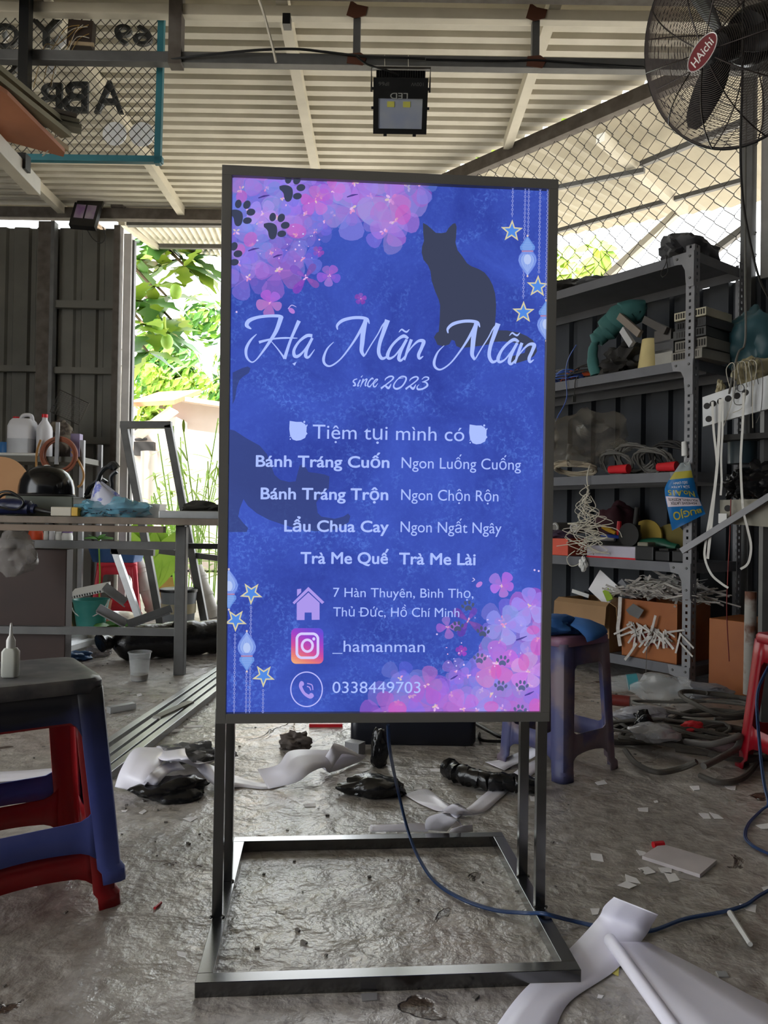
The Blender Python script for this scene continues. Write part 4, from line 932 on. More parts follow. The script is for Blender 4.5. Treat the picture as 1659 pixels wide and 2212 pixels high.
for k_, (pa, pb, rr_) in enumerate((((293, 1205), (335, 1348), .052), ((422, 1225), (462, 1352), .055))):
    y = fl(*pb).y+.42; a, b = at(*pa, y+.05), at(*pb, y); b.z = 0
    t = thing('plastic_pipe', ('left' if k_ == 0 else 'right')+' of two pale thick plastic pipes leaning behind the bench', 'pipe', b, None); d = (b-a).normalized()
    g = MB(); g.tube([a, b], rr_, 18); g.build('tube', mat('weathered pale plastic', (176, 172, 166), .6, 0, rgb2=(206, 202, 196), scale=7), t, smooth=True)
    for f_ in (.18, .25, .55, .85): p = a.lerp(b, f_); g = MB(); g.tube([p-d*.012, p+d*.012], rr_*1.14, 18); g.build('collar', mat('weathered pale plastic', (1, 1, 1)), t, smooth=True)
q = fl(385, 1352); t = thing('paint_bucket', 'grey paint bucket with lid behind the front bench leg', 'bucket', q); bh = at(385, 1272, q.y).z
g = MB(); g.lathe([(0, 0), (.105, 0), (.125, bh*.93), (0, bh*.93)], q, seg=28); g.build('pail', mat('grey pail', (136, 140, 146), .4), t, smooth=True)
g = MB(); g.lathe([(0, 0), (.132, 0), (.132, .018), (.12, .024), (0, .024)], q+V((0, 0, bh*.93)), seg=28); g.build('lid', M_bplastic, t, smooth=True)
g = MB(); g.lathe([(.118, bh*.36), (.1215, bh*.62)], q, seg=28); g.build('label_band', mat('pale band', (190, 180, 150), .5), t, smooth=True)
g = MB()
q = fl(158, 1362); g.hexa([q+V(p) for p in ((-.12, -.05, 0), (.03, -.06, 0), (.05, .08, 0), (-.12, .08, 0), (-.12, -.05, .2), (.0, -.08, .17), (.02, .06, .24), (-.12, .08, .24))]); solo('torn_carton', 'torn pale cardboard piece between brown cabinet and teal bucket', 'carton', g, M_card)
for i, (pa, pb, w_, lb) in enumerate((((146, 1384), (212, 1362), .045, 'upper of two aluminium bars poking out beside the brown cabinet'), ((146, 1400), (236, 1374), .05, 'lower of two aluminium bars poking out beside the brown cabinet'))):
    a, b = fl(*pa, .06-.03*i), fl(*pb, .06-.03*i); a = a+(a-b)*.6; g = MB(); g.beam(a, b, .05, .03); solo('aluminium_bar', lb, 'bar', g, M_alu)
q = fl(200, 1398); crumple('white_bundle', 'dusty white plastic bundle beside the black roll', 'bundle', q+V((0, .1, .03)), .1, (1.2, .6, .5), mat('dusty white film', (176, 174, 166), .5), 31, .3, 2, flat=.001)
q = fl(165, 1425); crumple('blue_film', 'scrap of blue plastic film on the floor by the brown cabinet', 'film', q+V((-.02, 0, .015)), .085, (1.1, .6, .32), mat('blue scrap film', (70, 110, 160), .3, 0, bump=.5), 13, .4, 2.2, flat=.001)
q = fl(213, 1416); crumple('clear_wrap', 'crumpled clear wrap lying against the black roll', 'film', q+V((0, 0, .02)), .06, (1, .7, .6), mat('grey clear wrap', (176, 170, 172), .2, 0, alpha=.7, bump=.6), 14, .4, 2.6, flat=.001)
# black roll under the bench
a, b = fl(232, 1436), fl(480, 1420); r0 = .094; t = thing('black_roll', 'fat black plastic wrapped roll lying under the workbench', 'roll', a.lerp(b, .5))
a += V((0, r0*.9, r0)); b += V((0, r0*.9+.1, r0)); d = (b-a)
g = MB(); n = 18; g.tube([a+d*(i/n)+V((0, 0, .004*math.sin(i*2.3))) for i in range(n+1)], [r0*(.35 if i in (0,) else .8 if i == 1 else 1+.05*math.sin(i*1.7)) for i in range(n+1)], 22); g.build('roll_body', M_bag, t, smooth=True)
g = MB(); g.tube([a-d*.02+V((0, 0, .0)), a-d*.06+V((0, -.02, .015)), a-d*.09+V((0, -.03, .01))], [.03, .04, .05], 12, smooth=4); g.build('gathered_end', M_bag, t, smooth=True)
# plastic cup
q = fl(301, 1470); hh = at(301, 1407, q.y).z; r1 = (at(325, 1410, q.y).x-at(275, 1410, q.y).x)/2
t = thing('plastic_cup', 'empty clear plastic cup standing on the floor before the black roll', 'cup', q)
g = MB(); g.lathe([(0, .004), (r1*.66, .002), (r1*.7, .006), (r1*.92, hh*.95)], q, seg=28); g.build('wall', M_cup, t, smooth=True, solid=.001)
g = MB(); g.tube([q+V((r1*.96*math.cos(a), r1*.96*math.sin(a), hh*.97)) for a in [2*math.pi*k_/28 for k_ in range(28)]], .0035, 6, closed=True); g.build('rim', M_cup, t, smooth=True)
g = MB(); g.lathe([(0, .006), (r1*.68, .006), (r1*.74, hh*.22), (0, hh*.2)], q, seg=24); g.build('residue', mat('brown dregs', (112, 98, 82), .5), t, smooth=True)
# aluminium profiles on the floor
t0 = [((480, 1441), (120, 1683), 'farthest of the long aluminium bars fanned across the floor'), ((480, 1452), (150, 1692), 'second long aluminium bar from the back of the fan'), ((480, 1466), (170, 1702), 'third long aluminium bar from the back of the fan'), ((480, 1482), (230, 1676), 'nearest of the long aluminium bars fanned across the floor')]
for i, (pa, pb, lb) in enumerate(t0):
    z = .0125; a, b = fl(*pa, z), fl(*pb, z); a = a+(a-b)*.15; g = MB(); g.beam(a, b, .028, .024); solo('long_bar', lb, 'bar', g, M_alu, 'aluminium bars on the floor', bevel=.001)
a, b = fl(234, 1534, .012), fl(290, 1524, .012); g = MB(); g.beam(a, b, .03, .024); solo('short_bar', 'short aluminium stub lying alone left of the long bars', 'bar', g, M_alu, bevel=.001)
a, b = fl(411, 1522, .016), fl(338, 1556, .016); g = MB(); g.beam(a, b, .034, .03); solo('dull_bar', 'dull rusty edged bar end lying against the aluminium bars', 'bar', g, mat('dull steel', (140, 138, 130), .5, .4), bevel=.001)
# stacked stools in front, glue bottle on top
SC = V((-.745, 1.565, 0)); SYW = math.radians(35)
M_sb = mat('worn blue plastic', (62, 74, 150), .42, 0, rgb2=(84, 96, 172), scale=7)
_n = M_sb.node_tree; _b = _n.nodes['Principled BSDF']; _src = _b.inputs['Base Color'].links[0].from_socket        # fades to black towards the top
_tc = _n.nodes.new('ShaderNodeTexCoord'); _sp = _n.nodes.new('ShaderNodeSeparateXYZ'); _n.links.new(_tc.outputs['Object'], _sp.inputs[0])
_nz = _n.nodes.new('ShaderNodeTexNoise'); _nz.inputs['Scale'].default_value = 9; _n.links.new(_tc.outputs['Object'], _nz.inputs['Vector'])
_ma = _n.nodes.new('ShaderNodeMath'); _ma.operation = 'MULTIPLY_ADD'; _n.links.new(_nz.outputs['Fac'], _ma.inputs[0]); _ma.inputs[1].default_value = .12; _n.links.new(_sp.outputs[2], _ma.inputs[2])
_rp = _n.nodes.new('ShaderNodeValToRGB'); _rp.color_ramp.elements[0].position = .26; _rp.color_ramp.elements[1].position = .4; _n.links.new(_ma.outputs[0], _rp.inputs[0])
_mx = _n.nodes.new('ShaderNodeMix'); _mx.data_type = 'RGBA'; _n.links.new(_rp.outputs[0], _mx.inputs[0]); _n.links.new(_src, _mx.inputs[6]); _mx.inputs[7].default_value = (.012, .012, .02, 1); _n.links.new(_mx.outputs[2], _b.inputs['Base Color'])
stool('plastic_stool', 'red plastic stool at the bottom of the stack, its feet showing', SC, SYW, .392, .262, .328, mat('deep red plastic', (150, 22, 28), .35), legw=.05, apr=.032)
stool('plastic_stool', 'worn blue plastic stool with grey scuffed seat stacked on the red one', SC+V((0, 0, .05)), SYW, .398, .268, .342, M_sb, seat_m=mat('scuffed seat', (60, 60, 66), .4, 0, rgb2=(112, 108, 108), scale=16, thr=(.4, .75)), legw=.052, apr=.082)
q = fl(22, 1462, .4495); t = thing('glue_bottle', 'small milky glue bottle with long nozzle standing on the blue stool', 'bottle', q)
g = MB(); rbox(g, q.x, q.y, ((.0135, .009, q.z, .005), (.0155, .011, q.z+.003, .006), (.0155, .011, q.z+.05, .006), (.011, .009, q.z+.057, .006))); g.build('body', mat('milky glue bottle', (196, 198, 190), .3, 0), t, smooth=True)
g = MB(); g.lathe([(.0085, .056), (.0085, .072), (.006, .078), (.0035, .082), (.0025, .1), (.0016, .106), (0, .107)], q, seg=16); g.build('nozzle', M_wplastic, t, smooth=True)
# ================================================================ hanging things overhead
# expanded-mesh sign seen from behind
YM = TY+.09; t = thing('mesh_sign', 'teal framed mesh signboard with letters, seen from behind at upper left', 'sign', at(200, 345, YM))
def pm(px, py, d=0): return at(px, py, YM+d)
for a, b, nm in (((-60, 26), (358, 32), 0), ((350, 22), (341, 352), 0), ((20, 341), (348, 346), 0)):
    g = MB(); g.beam(pm(*a), pm(*b), .03, .032, (0, 1, 0), .008); g.build('frame_bar', M_teal, t, bevel=.002)
x0_, x1_, z0_, z1_ = pm(-60, 30).x, pm(346, 30).x, pm(200, 343).z, pm(200, 28).z
g = MB(); p = .046; q = .025; n = int((x1_-x0_)/p)+8
for i in range(-14, n+14):
    for sg in (1, -1):
        a = V((x0_+i*p, YM+.004*sg, z0_)); zz = z0_; xx = x0_+i*p; ln = (z1_-z0_); run = ln*p/q/2*sg
        xa, xb = xx, xx+run*1.0; za, zb2 = z0_, z1_
        lo, hi = min(xa, xb), max(xa, xb)
        if hi < x0_ or lo > x1_: continue
        def cl(x): return z0_+(x-xa)/(xb-xa)*(z1_-z0_)
        s0, s1 = max(lo, x0_), min(hi, x1_)
        g.tube([(s0, YM+.002*sg, cl(s0)), (s1, YM+.002*sg, cl(s1))], .0022, 4, cap=False)
# more diagonals so the whole height is covered
k2 = int((z1_-z0_)/q)+2
for sg in (1, -1):
    pass
g.build('expanded_mesh', M_wire, t)
M_let = mat('dark letter board', (34, 36, 36), .6, 0, rgb2=(50, 52, 50), scale=14)
def mletter(ch, px0, px1, py0, py1, nm='letter'):
    a, b = pm(px1, py1, .03), pm(px0, py0, .03); g = MB()
    text3d(g, ch, a, (-1, 0, 0), (0, 0, 1), a.x-b.x, b.z-a.z, .012, (0, -1, 0), .02); g.build(nm, M_let, t)
for ch, *bx in (('A', 207, 269, 178, 248), ('B', 138, 192, 180, 246), ('B', 86, 136, 183, 247), ('6', 290, 331, 58, 102), ('9', 250, 286, 57, 101), ('Y', 70, 134, 47, 104), ('O', -14, 44, 55, 108), ('O', -20, 40, 130, 165)):
    mletter(ch, *bx)
a, b = pm(152, 52, -.03), pm(204, 108, -.03)
g = MB(); g.box(((a.x+b.x)/2, YM-.04, (a.z+b.z)/2), (b.x-a.x, .045, a.z-b.z), ry=.06); g.build('driver_box', mat('brown driver box', (46, 34, 26), .5), t)
g = MB(); g.box(((a.x+b.x)/2+.01, YM-.063, b.z+.008), (b.x-a.x, .01, .016), ry=.06); g.build('terminal_strip', mat('tinned strip', (190, 170, 140), .4, .5), t)
rs = random.Random(4)
for i in range(7):
    p0_ = pm(rs.uniform(165, 195), rs.uniform(50, 90), -.075); p3 = pm(rs.uniform(75, 130), rs.uniform(90, 140), -.07); pts = [p0_, p0_.lerp(p3, .35)+V((0, 0, rs.uniform(-.03, .06))), p0_.lerp(p3, .7)+V((0, 0, rs.uniform(-.07, .03))), p3, p3+V((-.03, 0, -.12))]
    g = MB(); g.tube(pts, .0016, 5, smooth=5); g.build('lead_wire', M_lwire if i % 2 else mat('amber wire', (150, 120, 60), .5), t)
for c, r_ in (((248, 290), .058), ((307, 291), .06)):
    q = pm(*c, .05); g = MB(); g.lathe([(0, 0), (r_, 0), (r_, .006), (0, .006)], q, (0, -1, 0), 32); g.build('white_disc', mat('white acrylic disc', (244, 246, 250), .4, emit=0), t)
for ps in (((4, 72), (14, 66), (20, 80), (8, 92)), ((98, 96), (130, 72), (148, 88), (128, 108), (108, 112)), ((104, 134), (122, 140), (120, 160), (100, 158)), ((0, 130), (18, 138), (4, 140)), ((30, 168), (44, 150), (44, 170))):
    pp = [pm(*x, .05) for x in ps]; g = MB(); g.prism([(v.x, v.z) for v in pp], (V((0, YM+.05, 0)), V((1, 0, 0)), V((0, 0, 1)), V((0, 1, 0))), .004); g.build('acrylic_letter', mat('white acrylic disc', (1, 1, 1)), t)
# boards stored overhead at the left
ZP = 2.36
def ov(px, py, z=ZP): return fl(px, py, z)
q1, q2, q3, q4 = ov(0, 207), ov(140, 330), ov(138, 339), ov(0, 300)
g = MB(); B_ = [ov(-60, 155), ov(16, 205), ov(140, 330), ov(137, 339), ov(-60, 285)]
g.prism([(v.x, v.y) for v in B_], (V((0, 0, ZP)), V((1, 0, 0)), V((0, 1, 0)), V((0, 0, 1))), .018); solo('plywood_board', 'reddish brown plywood board stored overhead at upper left', 'board', g, M_board)
for i, (pa, pb, w_, m, lb) in enumerate((((-40, 148), (143, 292), .05, mat('olive profile', (126, 120, 98), .45, .3), 'wide olive metal profile on top of the overhead plywood'), ((-50, 178), (140, 322), .04, mat('pale timber', (150, 128, 96), .6), 'pale timber lath along the edge of the overhead plywood'), ((-40, 120), (132, 262), .035, mat('olive profile', (1, 1, 1)), 'narrow olive metal profile, uppermost of the overhead stack'))):
    z = ZP+.04+i*.022; a, b = ov(*pa, z), ov(*pb, z); g = MB(); g.beam(a, b, w_, .022+.0*i); solo('stored_profile', lb, 'profile', g, m)
a, b = ov(120, 250, ZP+.1), ov(182, 285, ZP+.1)
for i in range(3):
    g = MB(); p_, q_ = ov(70-6*i, 232+12*i, ZP+.105-.018*i), ov(164+6*i, 256+12*i, ZP+.105-.018*i); g.beam(p_, q_, .06, .016, (0, 0, 1)); solo('profile_end', ['top', 'middle', 'bottom'][i]+' of three grey profile ends sticking out behind the mesh', 'profile', g, mat('grey profile', (120, 118, 104), .5, .3) if i else M_rust)
g = MB(); g.beam(ov(-30, 292, ZP-.06), ov(74, 404, ZP-.06), .06, .075); trim(g, M_joist, bevel=.003)
q = ov(50, 352, ZP-.03); g = MB(); g.box(q, (.045, .05, .07)); trim(g, M_black)
g = MB(); g.tube([ov(95, 225, ZP+.1), ov(112, 240, ZP+.1), ov(121, 262, ZP+.08), ov(118, 300, ZP+.045), ov(104, 325, ZP+.0), ov(92, 337, ZP-.01)], .003, 5, smooth=6); solo('loose_cable', 'pale loose cable dangling over the overhead plywood', 'cable', g, M_lwire, smooth=True)
# cables along the truss
g = MB(); g.tube([at(370, 128, TY-.035), at(450, 118, TY-.05), at(560, 108, TY-.06), at(640, 106, TY-.05), at(700, 112, TY-.04), at(790, 122, TY-.04), at(860, 124, TY-.05), at(918, 126, TY-.04)], .006, 6, smooth=8); solo('black_cable', 'black cable sagging along the truss bottom chord to the floodlight', 'cable', g, M_black, smooth=True)
g = MB(); g.tube([at(560, 0, 3.2), at(570, 30, 3.2), at(582, 75, 3.2), at(590, 105, 3.2), at(596, 134, 3.2)], .006, 6, smooth=6); solo('pale_cable', 'pale cable end hanging down from the roof', 'cable', g, M_lwire, smooth=True)
g = MB(); g.tube([at(920, 128, TY-.03), at(1080, 131, TY-.035), at(1160, 130, TY-.03), at(1260, 137, TY-.035), at(1390, 145, TY-.03)], .005, 6, smooth=6); solo('chord_cable', 'thin dark cable running along the truss right of the floodlight', 'cable', g, M_black, smooth=True)
q = at(620, 47, TY-.05); g = MB(); g.box(q, (.036, .05, .05)); trim(g, M_black)
# floodlight in the middle
YL = TY-.06
t = thing('floodlight', 'black LED floodlight hanging upside down from the truss, centre', 'floodlight', at(862, 160, YL))
FN = V((0, -.86, -.51)).normalized(); FU = V((1, 0, .0)); FW = V((0, .51, -.86)) ; FW = (FW-FN*FW.dot(FN)).normalized()
fo = at(866, 168, YL); wF = .255; hF = .235
def fq(u, v, d=0): return fo+FU*u+FW*v-FN*d          # v runs downwards
def fbox(u0, u1, v0, v1, d0, d1):
    g = MB(); g.hexa([fq(u0, v0, d0), fq(u1, v0, d0), fq(u1, v1, d0), fq(u0, v1, d0), fq(u0, v0, d1), fq(u1, v0, d1), fq(u1, v1, d1), fq(u0, v1, d1)]); return g
fbox(-wF/2, wF/2, 0, hF, .006, .045).build('housing', M_bplastic, t, bevel=.004)
g = MB()                                                # face ring around the window
wu, v0_, v1_ = .104, .085, .212
outer = [(-wF/2, 0), (wF/2, 0), (wF/2, hF), (-wF/2, hF)]
for a, b, c, d in (((-wF/2, 0), (wF/2, 0), (wF/2, v0_), (-wF/2, v0_)), ((-wF/2, v1_), (wF/2, v1_), (wF/2, hF), (-wF/2, hF)), ((-wF/2, v0_), (-wu, v0_), (-wu, v1_), (-wF/2, v1_)), ((wu, v0_), (wF/2, v0_), (wF/2, v1_), (wu, v1_))):
    g.hexa([fq(*x, 0) for x in (a, b, c, d)]+[fq(*x, .007) for x in (a, b, c, d)])
g.build('face_plate', M_black, t)
g = MB(); g.face([fq(*x, .0058) for x in ((-wu, v0_), (wu, v0_), (wu, v1_), (-wu, v1_))]); g.build('reflector', mat('ribbed reflector', (196, 200, 190), .3, .2, rgb2=(150, 160, 190), scale=4), t)
for u in (-.045, .03):
    fbox(u-.017, u+.017, v0_+.012, v0_+.036, .003, .0058).build('led_chip', mat('yellow phosphor', (190, 188, 90), .5), t)
g = MB()
for i in range(21): u = -.112+.0112*i; g.hexa([fq(u-.0016, -.03, .02), fq(u+.0016, -.03, .02), fq(u+.0016, 0, .02), fq(u-.0016, 0, .02), fq(u-.0016, -.03, .05), fq(u+.0016, -.03, .05), fq(u+.0016, 0, .05), fq(u-.0016, 0, .05)])
g.build('cooling_fins', M_bplastic, t)
fbox(-.115, .115, -.03, 0, .045, .055).build('fin_plate', M_bplastic, t)
g = MB(); g.tube([fq(-.137, .06, .03), fq(-.137, -.04, .03), fq(.137, -.04, .03), fq(.137, .06, .03)], .005, 6); g.build('bracket', M_wire, t)
for u, v in ((-.13, .045), (.13, .045), (-.13, .125), (.13, .125)): fbox(u-.007, u+.007, v-.006, v+.006, .0, .02).build('clip', M_bplastic, t)
for u in (-.07, .07): fbox(u-.008, u+.008, hF, hF+.01, .0, .02).build('clip', M_bplastic, t)
M_sil = mat('silk print', (150, 152, 150), .6)
g = MB(); text3d(g, 'LED', fq(.034, .062, -.0004), -FU, FW, .082, .024); g.build('lettering', M_sil, t)
g = MB(); text3d(g, '100W', fq(.106, .018, -.0004), -FU, FW, .058, .015); text3d(g, 'IP66', fq(-.055, .018, -.0004), -FU, FW, .048, .015); g.build('rating_print', mat('faint print', (84, 84, 84), .6), t)
g = MB(); g.tube([at(770, 122, TY-.05), at(795, 140, TY-.06), at(830, 150, TY-.08), at(862, 162, TY-.06)], .005, 7, smooth=6); g.build('lead', M_black, t, smooth=True)
for px in (831, 882):
    g = MB(); g.tube([at(px, 118, TY-.04), at(px, 150, TY-.05)], .0018, 5); g.build('cable_tie', M_lwire, t)
# small floodlight at the back left
YF = 5.95; o_ = at(184, 462, YF)
t = thing('floodlight', 'small black twin lens floodlight on the eaves beam at left', 'floodlight', at(184, 434, YF))
def sb(u0, u1, v0, v1, d0, d1, nm, m):
    g = MB(); Mr = Matrix.Rotation(.07, 3, 'Y') @ Matrix.Rotation(-.35, 3, 'X')
    g.hexa([o_+Mr @ V((u, d, v)) for d, u, v in ((d0, u0, v0), (d0, u1, v0), (d0, u1, v1), (d0, u0, v1), (d1, u0, v0), (d1, u1, v0), (d1, u1, v1), (d1, u0, v1))]); return g.build(nm, m, t)
sb(-.105, .095, -.115, .105, 0, .05, 'housing', M_bplastic)
sb(-.082, -.01, -.045, .085, -.004, 0, 'lens', mat('silver lens', (176, 170, 180), .25, .4, rgb2=(140, 110, 160), scale=9)); sb(.004, .074, -.045, .085, -.004, 0, 'lens', mat('silver lens', (1, 1, 1)))
sb(-.1, .1, .1, .16, .02, .05, 'bracket', M_wire)
g = MB(); g.tube([at(186, 492, YF+.02), at(200, 515, YF+.02), at(218, 525, YF+.02), at(228, 512, YF+.02), at(222, 490, YF+.02)], .004, 5, smooth=6); g.build('lead', M_dark, t, smooth=True)
# ================================================================ industrial wall fan
FD = 2.35; fc = at(1572.5, 95, FD); AX = V((-.774, -.42, -.474)).normalized()
t = thing('wall_fan', 'large black industrial fan in a wire guard at upper right', 'fan', fc)
fu = AX.cross(V((0, 0, 1))).normalized(); fv = fu.cross(AX).normalized()
def fp3(r_, a, d): return fc+(fu*math.cos(a)+fv*math.sin(a))*r_+AX*d
M_guard = mat('fan guard wire', (48, 40, 38), .45, .4); RG = .3
g = MB(); n = 44
for i in range(n+1):
    r_ = .05+(RG-.05)*i/n; d = .115*(1-(r_/RG)**2.6)+.005
    g.tube([fp3(r_, 2*math.pi*k_/48, d) for k_ in range(48)], .0011, 3, closed=True)
for i in range(10):
    a = i*2*math.pi/10+.2; g.tube([fp3(r_, a, .115*(1-(r_/RG)**2.6)+.007) for r_ in [.04+(RG-.04)*k_/10 for k_ in range(11)]], .0022, 5)
g.build('front_guard', M_guard, t)
g = MB()
for i in range(27):
    r_ = .1+(RG-.1)*i/26; d = -.105*(1-(r_/RG)**4)-.005
    g.tube([fp3(r_, 2*math.pi*k_/40, d) for k_ in range(40)], .0011, 3, closed=True)
for i in range(12):
    a = i*2*math.pi/12; g.tube([fp3(r_, a, -.105*(1-(r_/RG)**4)-.007) for r_ in [.1+(RG-.1)*k_/10 for k_ in range(11)]], .0022, 5)
g.build('rear_guard', M_guard, t)
g = MB(); g.tube([fp3(RG+.002, 2*math.pi*k_/64, 0) for k_ in range(64)], .005, 8, closed=True); g.build('guard_ring', M_black, t, smooth=True)
g = MB(); g.lathe([(0, .05), (.04, .05), (.05, .03), (.05, -.03), (0, -.03)], fc, AX, 24); g.build('hub', M_black, t, smooth=True)
g = MB(); g.lathe([(0, -.09), (.075, -.09), (.085, -.11), (.085, -.21), (.06, -.25), (0, -.25)], fc, AX, 28); g.build('motor', M_bplastic, t, smooth=True)
for k_ in range(3):                                     # blade angles follow the photo
    best = math.radians((319, 75, 197)[k_])
    rows_ = []
    for i in range(9):
        r_ = .04+.225*i/8; w_ = (.06, .075, .088, .092, .09, .084, .076, .064, .03)[i]
        tw = .75-.4*i/8; rd = (fu*math.cos(best)+fv*math.sin(best)); tg = (-fu*math.sin(best)+fv*math.cos(best))
        rows_.append([fc+rd*r_+(tg*math.cos(tw)+AX*math.sin(tw))*w_*s_ for s_ in (-.5, -.2, .15, .5)])
    g = MB(); g.grid(rows_); g.build('blade', mat('grey black blade', (20, 20, 22), .55), t, smooth=True, solid=.003)
bd = math.radians(38); bo = fc+AX*.128; bu = None
rt = V((.93, -.36, 0)); rt = (rt-AX*rt.dot(AX)).normalized(); upv = (V((0, 0, 1))-AX*AX.z).normalized()
bu = (rt*math.cos(bd)+upv*math.sin(bd)).normalized(); bv = AX.cross(bu).normalized()
if bv.z < 0: bv = -bv
g = MB(); g.prism([(.062*math.cos(a), .03*math.sin(a)) for a in [2*math.pi*k_/28 for k_ in range(28)]], (bo, bu, bv, AX), .004); bg = g.build('badge', mat('maroon badge', (110, 24, 34), .4), t)
g = MB(); g.tube([bo+bu*.062*math.cos(a)+bv*.03*math.sin(a)+AX*.004 for a in [2*math.pi*k_/28 for k_ in range(28)]], .002, 5, closed=True); g.build('badge_rim', mat('silver rim', (200, 196, 196), .4, .3), bg)
g = MB(); text3d(g, 'HAichi', bo+AX*.0046-bu*.044-bv*.012, bu, bv, .088, .024, .01); g.build('badge_lettering', mat('white print', (230, 228, 226), .5), bg)
pp = V((fc.x+.62, fc.y+.3, 0)); a = fc-AX*.22
g = MB(); g.tube([a, a+V((.12, .08, -.03)), V((pp.x, pp.y, a.z-.05))], [.03, .028, .026], 12, smooth=5); g.build('mount_arm', M_black, t, smooth=True)
g = MB(); g.tube([fc-AX*.2+V((0, 0, .06)), fc-AX*.2+V((.09, .05, .12))], .01, 8); g.build('pull_knob', M_bplastic, t, smooth=True)
g = MB(); g.box((pp.x, pp.y, 1.6), (.06, .06, 3.2)); trim(g, M_rust)
g = MB(); g.tube([at(1606, 0, 2.2), at(1604, 160, 2.3), at(1600, 320, 2.3), at(1604, 420, 2.35), at(1616, 500, 2.4), at(1640, 600, 2.45), at(1670, 660, 2.5)], .004, 5, smooth=8); solo('fan_cord', 'thin dark cord dropping from the fan towards the rack', 'cable', g, M_dark, smooth=True)
# ================================================================ chain-link mesh over the slanting wall
g = MB(); zt_, zb_ = 3.12, 2.03; nt0, nt1 = -.55, 1.5; pw = .1; rowh = .056
nz_ = int((zt_-zb_)/rowh)
i = 0; tcur = nt0
while tcur < nt1:
    pts = []
    for j in range(nz_+1):
        z = zt_-j*rowh; side = 1 if (j+i) % 2 else -1
        sag = .018*math.sin(tcur*5+z*3)+.012*math.sin(z*9+tcur*3)
        if j > 0: pts.append(wallpt(tcur+pw/4*side+sag, -.005*side, z+.01))
        pts.append(wallpt(tcur+pw/4*side+sag, .005*side, z))
    g.tube(pts, .0023, 4, cap=False); tcur += pw/2
    i += 1
    # neighbours are mirrored so the wires hook together
    pts = []
tag(g.build('chain_link_mesh', M_wire, origin=wallpt(.4, 0, zb_)), 'rusty sagging chain-link mesh closing the gap above the slanting wall', 'fence')
# ================================================================ steel rack on the right
DR = V((-.596, .803, 0)).normalized(); NR = V((.803, .596, 0)).normalized()     # along the front, inward
RP = V((1.398, 3.467, 0)); RL, RDp = 1.35, .43
def rk(px, py, off=0): return onp(px, py, RP+NR*off, NR)
def rpt(u, off, z): q = RP+DR*u+NR*off; return V((q.x, q.y, z))
SH = (2.02, 1.525, 1.012, .592, .12)
rack = thing('storage_rack', 'tall grey slotted-angle storage rack crammed with parts along the right wall', 'rack', rpt(RL/2, RDp/2, 0))
def slotted(o, U, wdt, ztop):
    g = MB(); cols = (0, wdt*.36, wdt*.62, wdt); z = .02; vs = {}
    def v(ci, z_):
        k_ = (ci, round(z_, 4))
        if k_ not in vs: vs[k_] = g.b.verts.new(o+U*cols[ci]+V((0, 0, z_)))
        return vs[k_]
    zs = [0]
    while z < ztop: zs += [z, min(z+.013, ztop)]; z += .031
    zs.append(ztop); zs = sorted(set(round(x, 4) for x in zs))
    for a, b in zip(zs, zs[1:]):
        for ci in range(3):
            if ci == 1 and abs((b-a)-.013) < .0015: continue
            try: g.b.faces.new((v(ci, a), v(ci+1, a), v(ci+1, b), v(ci, b)))
            except ValueError: pass
    return g
for u, off, su, so_ in ((0, 0, 1, 1), (RL, 0, -1, 1), (0, RDp, 1, -1), (RL, RDp, -1, -1)):
    o = rpt(u, off, 0); g = slotted(o, DR*su, .042, 2.05); g2 = slotted(o, NR*so_, .042, 2.05)
    me = bpy.data.meshes.new('x'); g2.b.to_mesh(me); g.b.from_mesh(me); bpy.data.meshes.remove(me)
    g.build('post', M_rack, rack, solid=.002)
M_tray = mat('rack shelf steel', (98, 99, 104), .5, .1, var=.12)
for z in SH:
    g = MB(); rows_ = [[rpt(u, .004, z-.045) for u in (.004, RL-.004)], [rpt(u, .004, z) for u in (.004, RL-.004)], [rpt(u, RDp-.004, z) for u in (.004, RL-.004)], [rpt(u, RDp-.004, z-.045) for u in (.004, RL-.004)]]
    g.grid(rows_); g.grid([[rpt(.004, .004, z-.045), rpt(.004, RDp-.004, z-.045)], [rpt(.004, .004, z), rpt(.004, RDp-.004, z)]]); g.build('shelf_board', M_tray, rack, solid=.0025)
    if z < 2: g = MB(); g.grid([[rpt(u, .14, z-.012) for u in (.02, RL-.02)], [rpt(u, .14, z-.05) for u in (.02, RL-.02)]]); g.build('stiffener', M_tray, rack, solid=.002)
    g = MB(); zz = z-.022
    g.prism([(0, .022), (.11, .022), (.1, -.022), (.06, -.03), (.045, -.06), (.04, -.12), (.03, -.14), (0, -.14)], (rpt(.0, -.0035, zz), DR, V((0, 0, 1)), -NR), .0025); gs = g.build('gusset_plate', M_rack, rack)
    g = MB()
    for u, v in ((.02, 0), (.02, -.1), (.085, 0)): g.lathe([(0, .005), (.005, .005), (.0065, 0)], rpt(u, -.006, zz+v), -NR, 8)
    g.build('bolts', M_steel, gs)
RW = []
def ritem(pa, pb, ztop_px, si, off):            # span on a shelf: left/right pixel, top pixel
    a, b = rk(pa, 1000, off), rk(pb, 1000, off); u0, u1 = (a-RP).dot(DR), (b-RP).dot(DR)
    m_ = rpt((u0+u1)/2, off, SH[si]); d = m_.y
    return m_+V((0, 0, .001)), abs(u1-u0), at((pa+pb)/2, ztop_px, d).z-SH[si]
RY = math.atan2(DR.y, DR.x)
def rbx(name, label, cat, pa, pb, top, si, off, m, dep_=.16, group=None, bevel=.003, rz=0, zlift=0):
    c, w_, h_ = ritem(pa, pb, top, si, off); h_ -= zlift
    g = MB(); g.box(c+NR*(dep_/2)+V((0, 0, h_/2+zlift)), (w_, dep_, h_), rz=RY+rz); return solo(name, label, cat, g, m, group, bevel=bevel), c, w_, h_
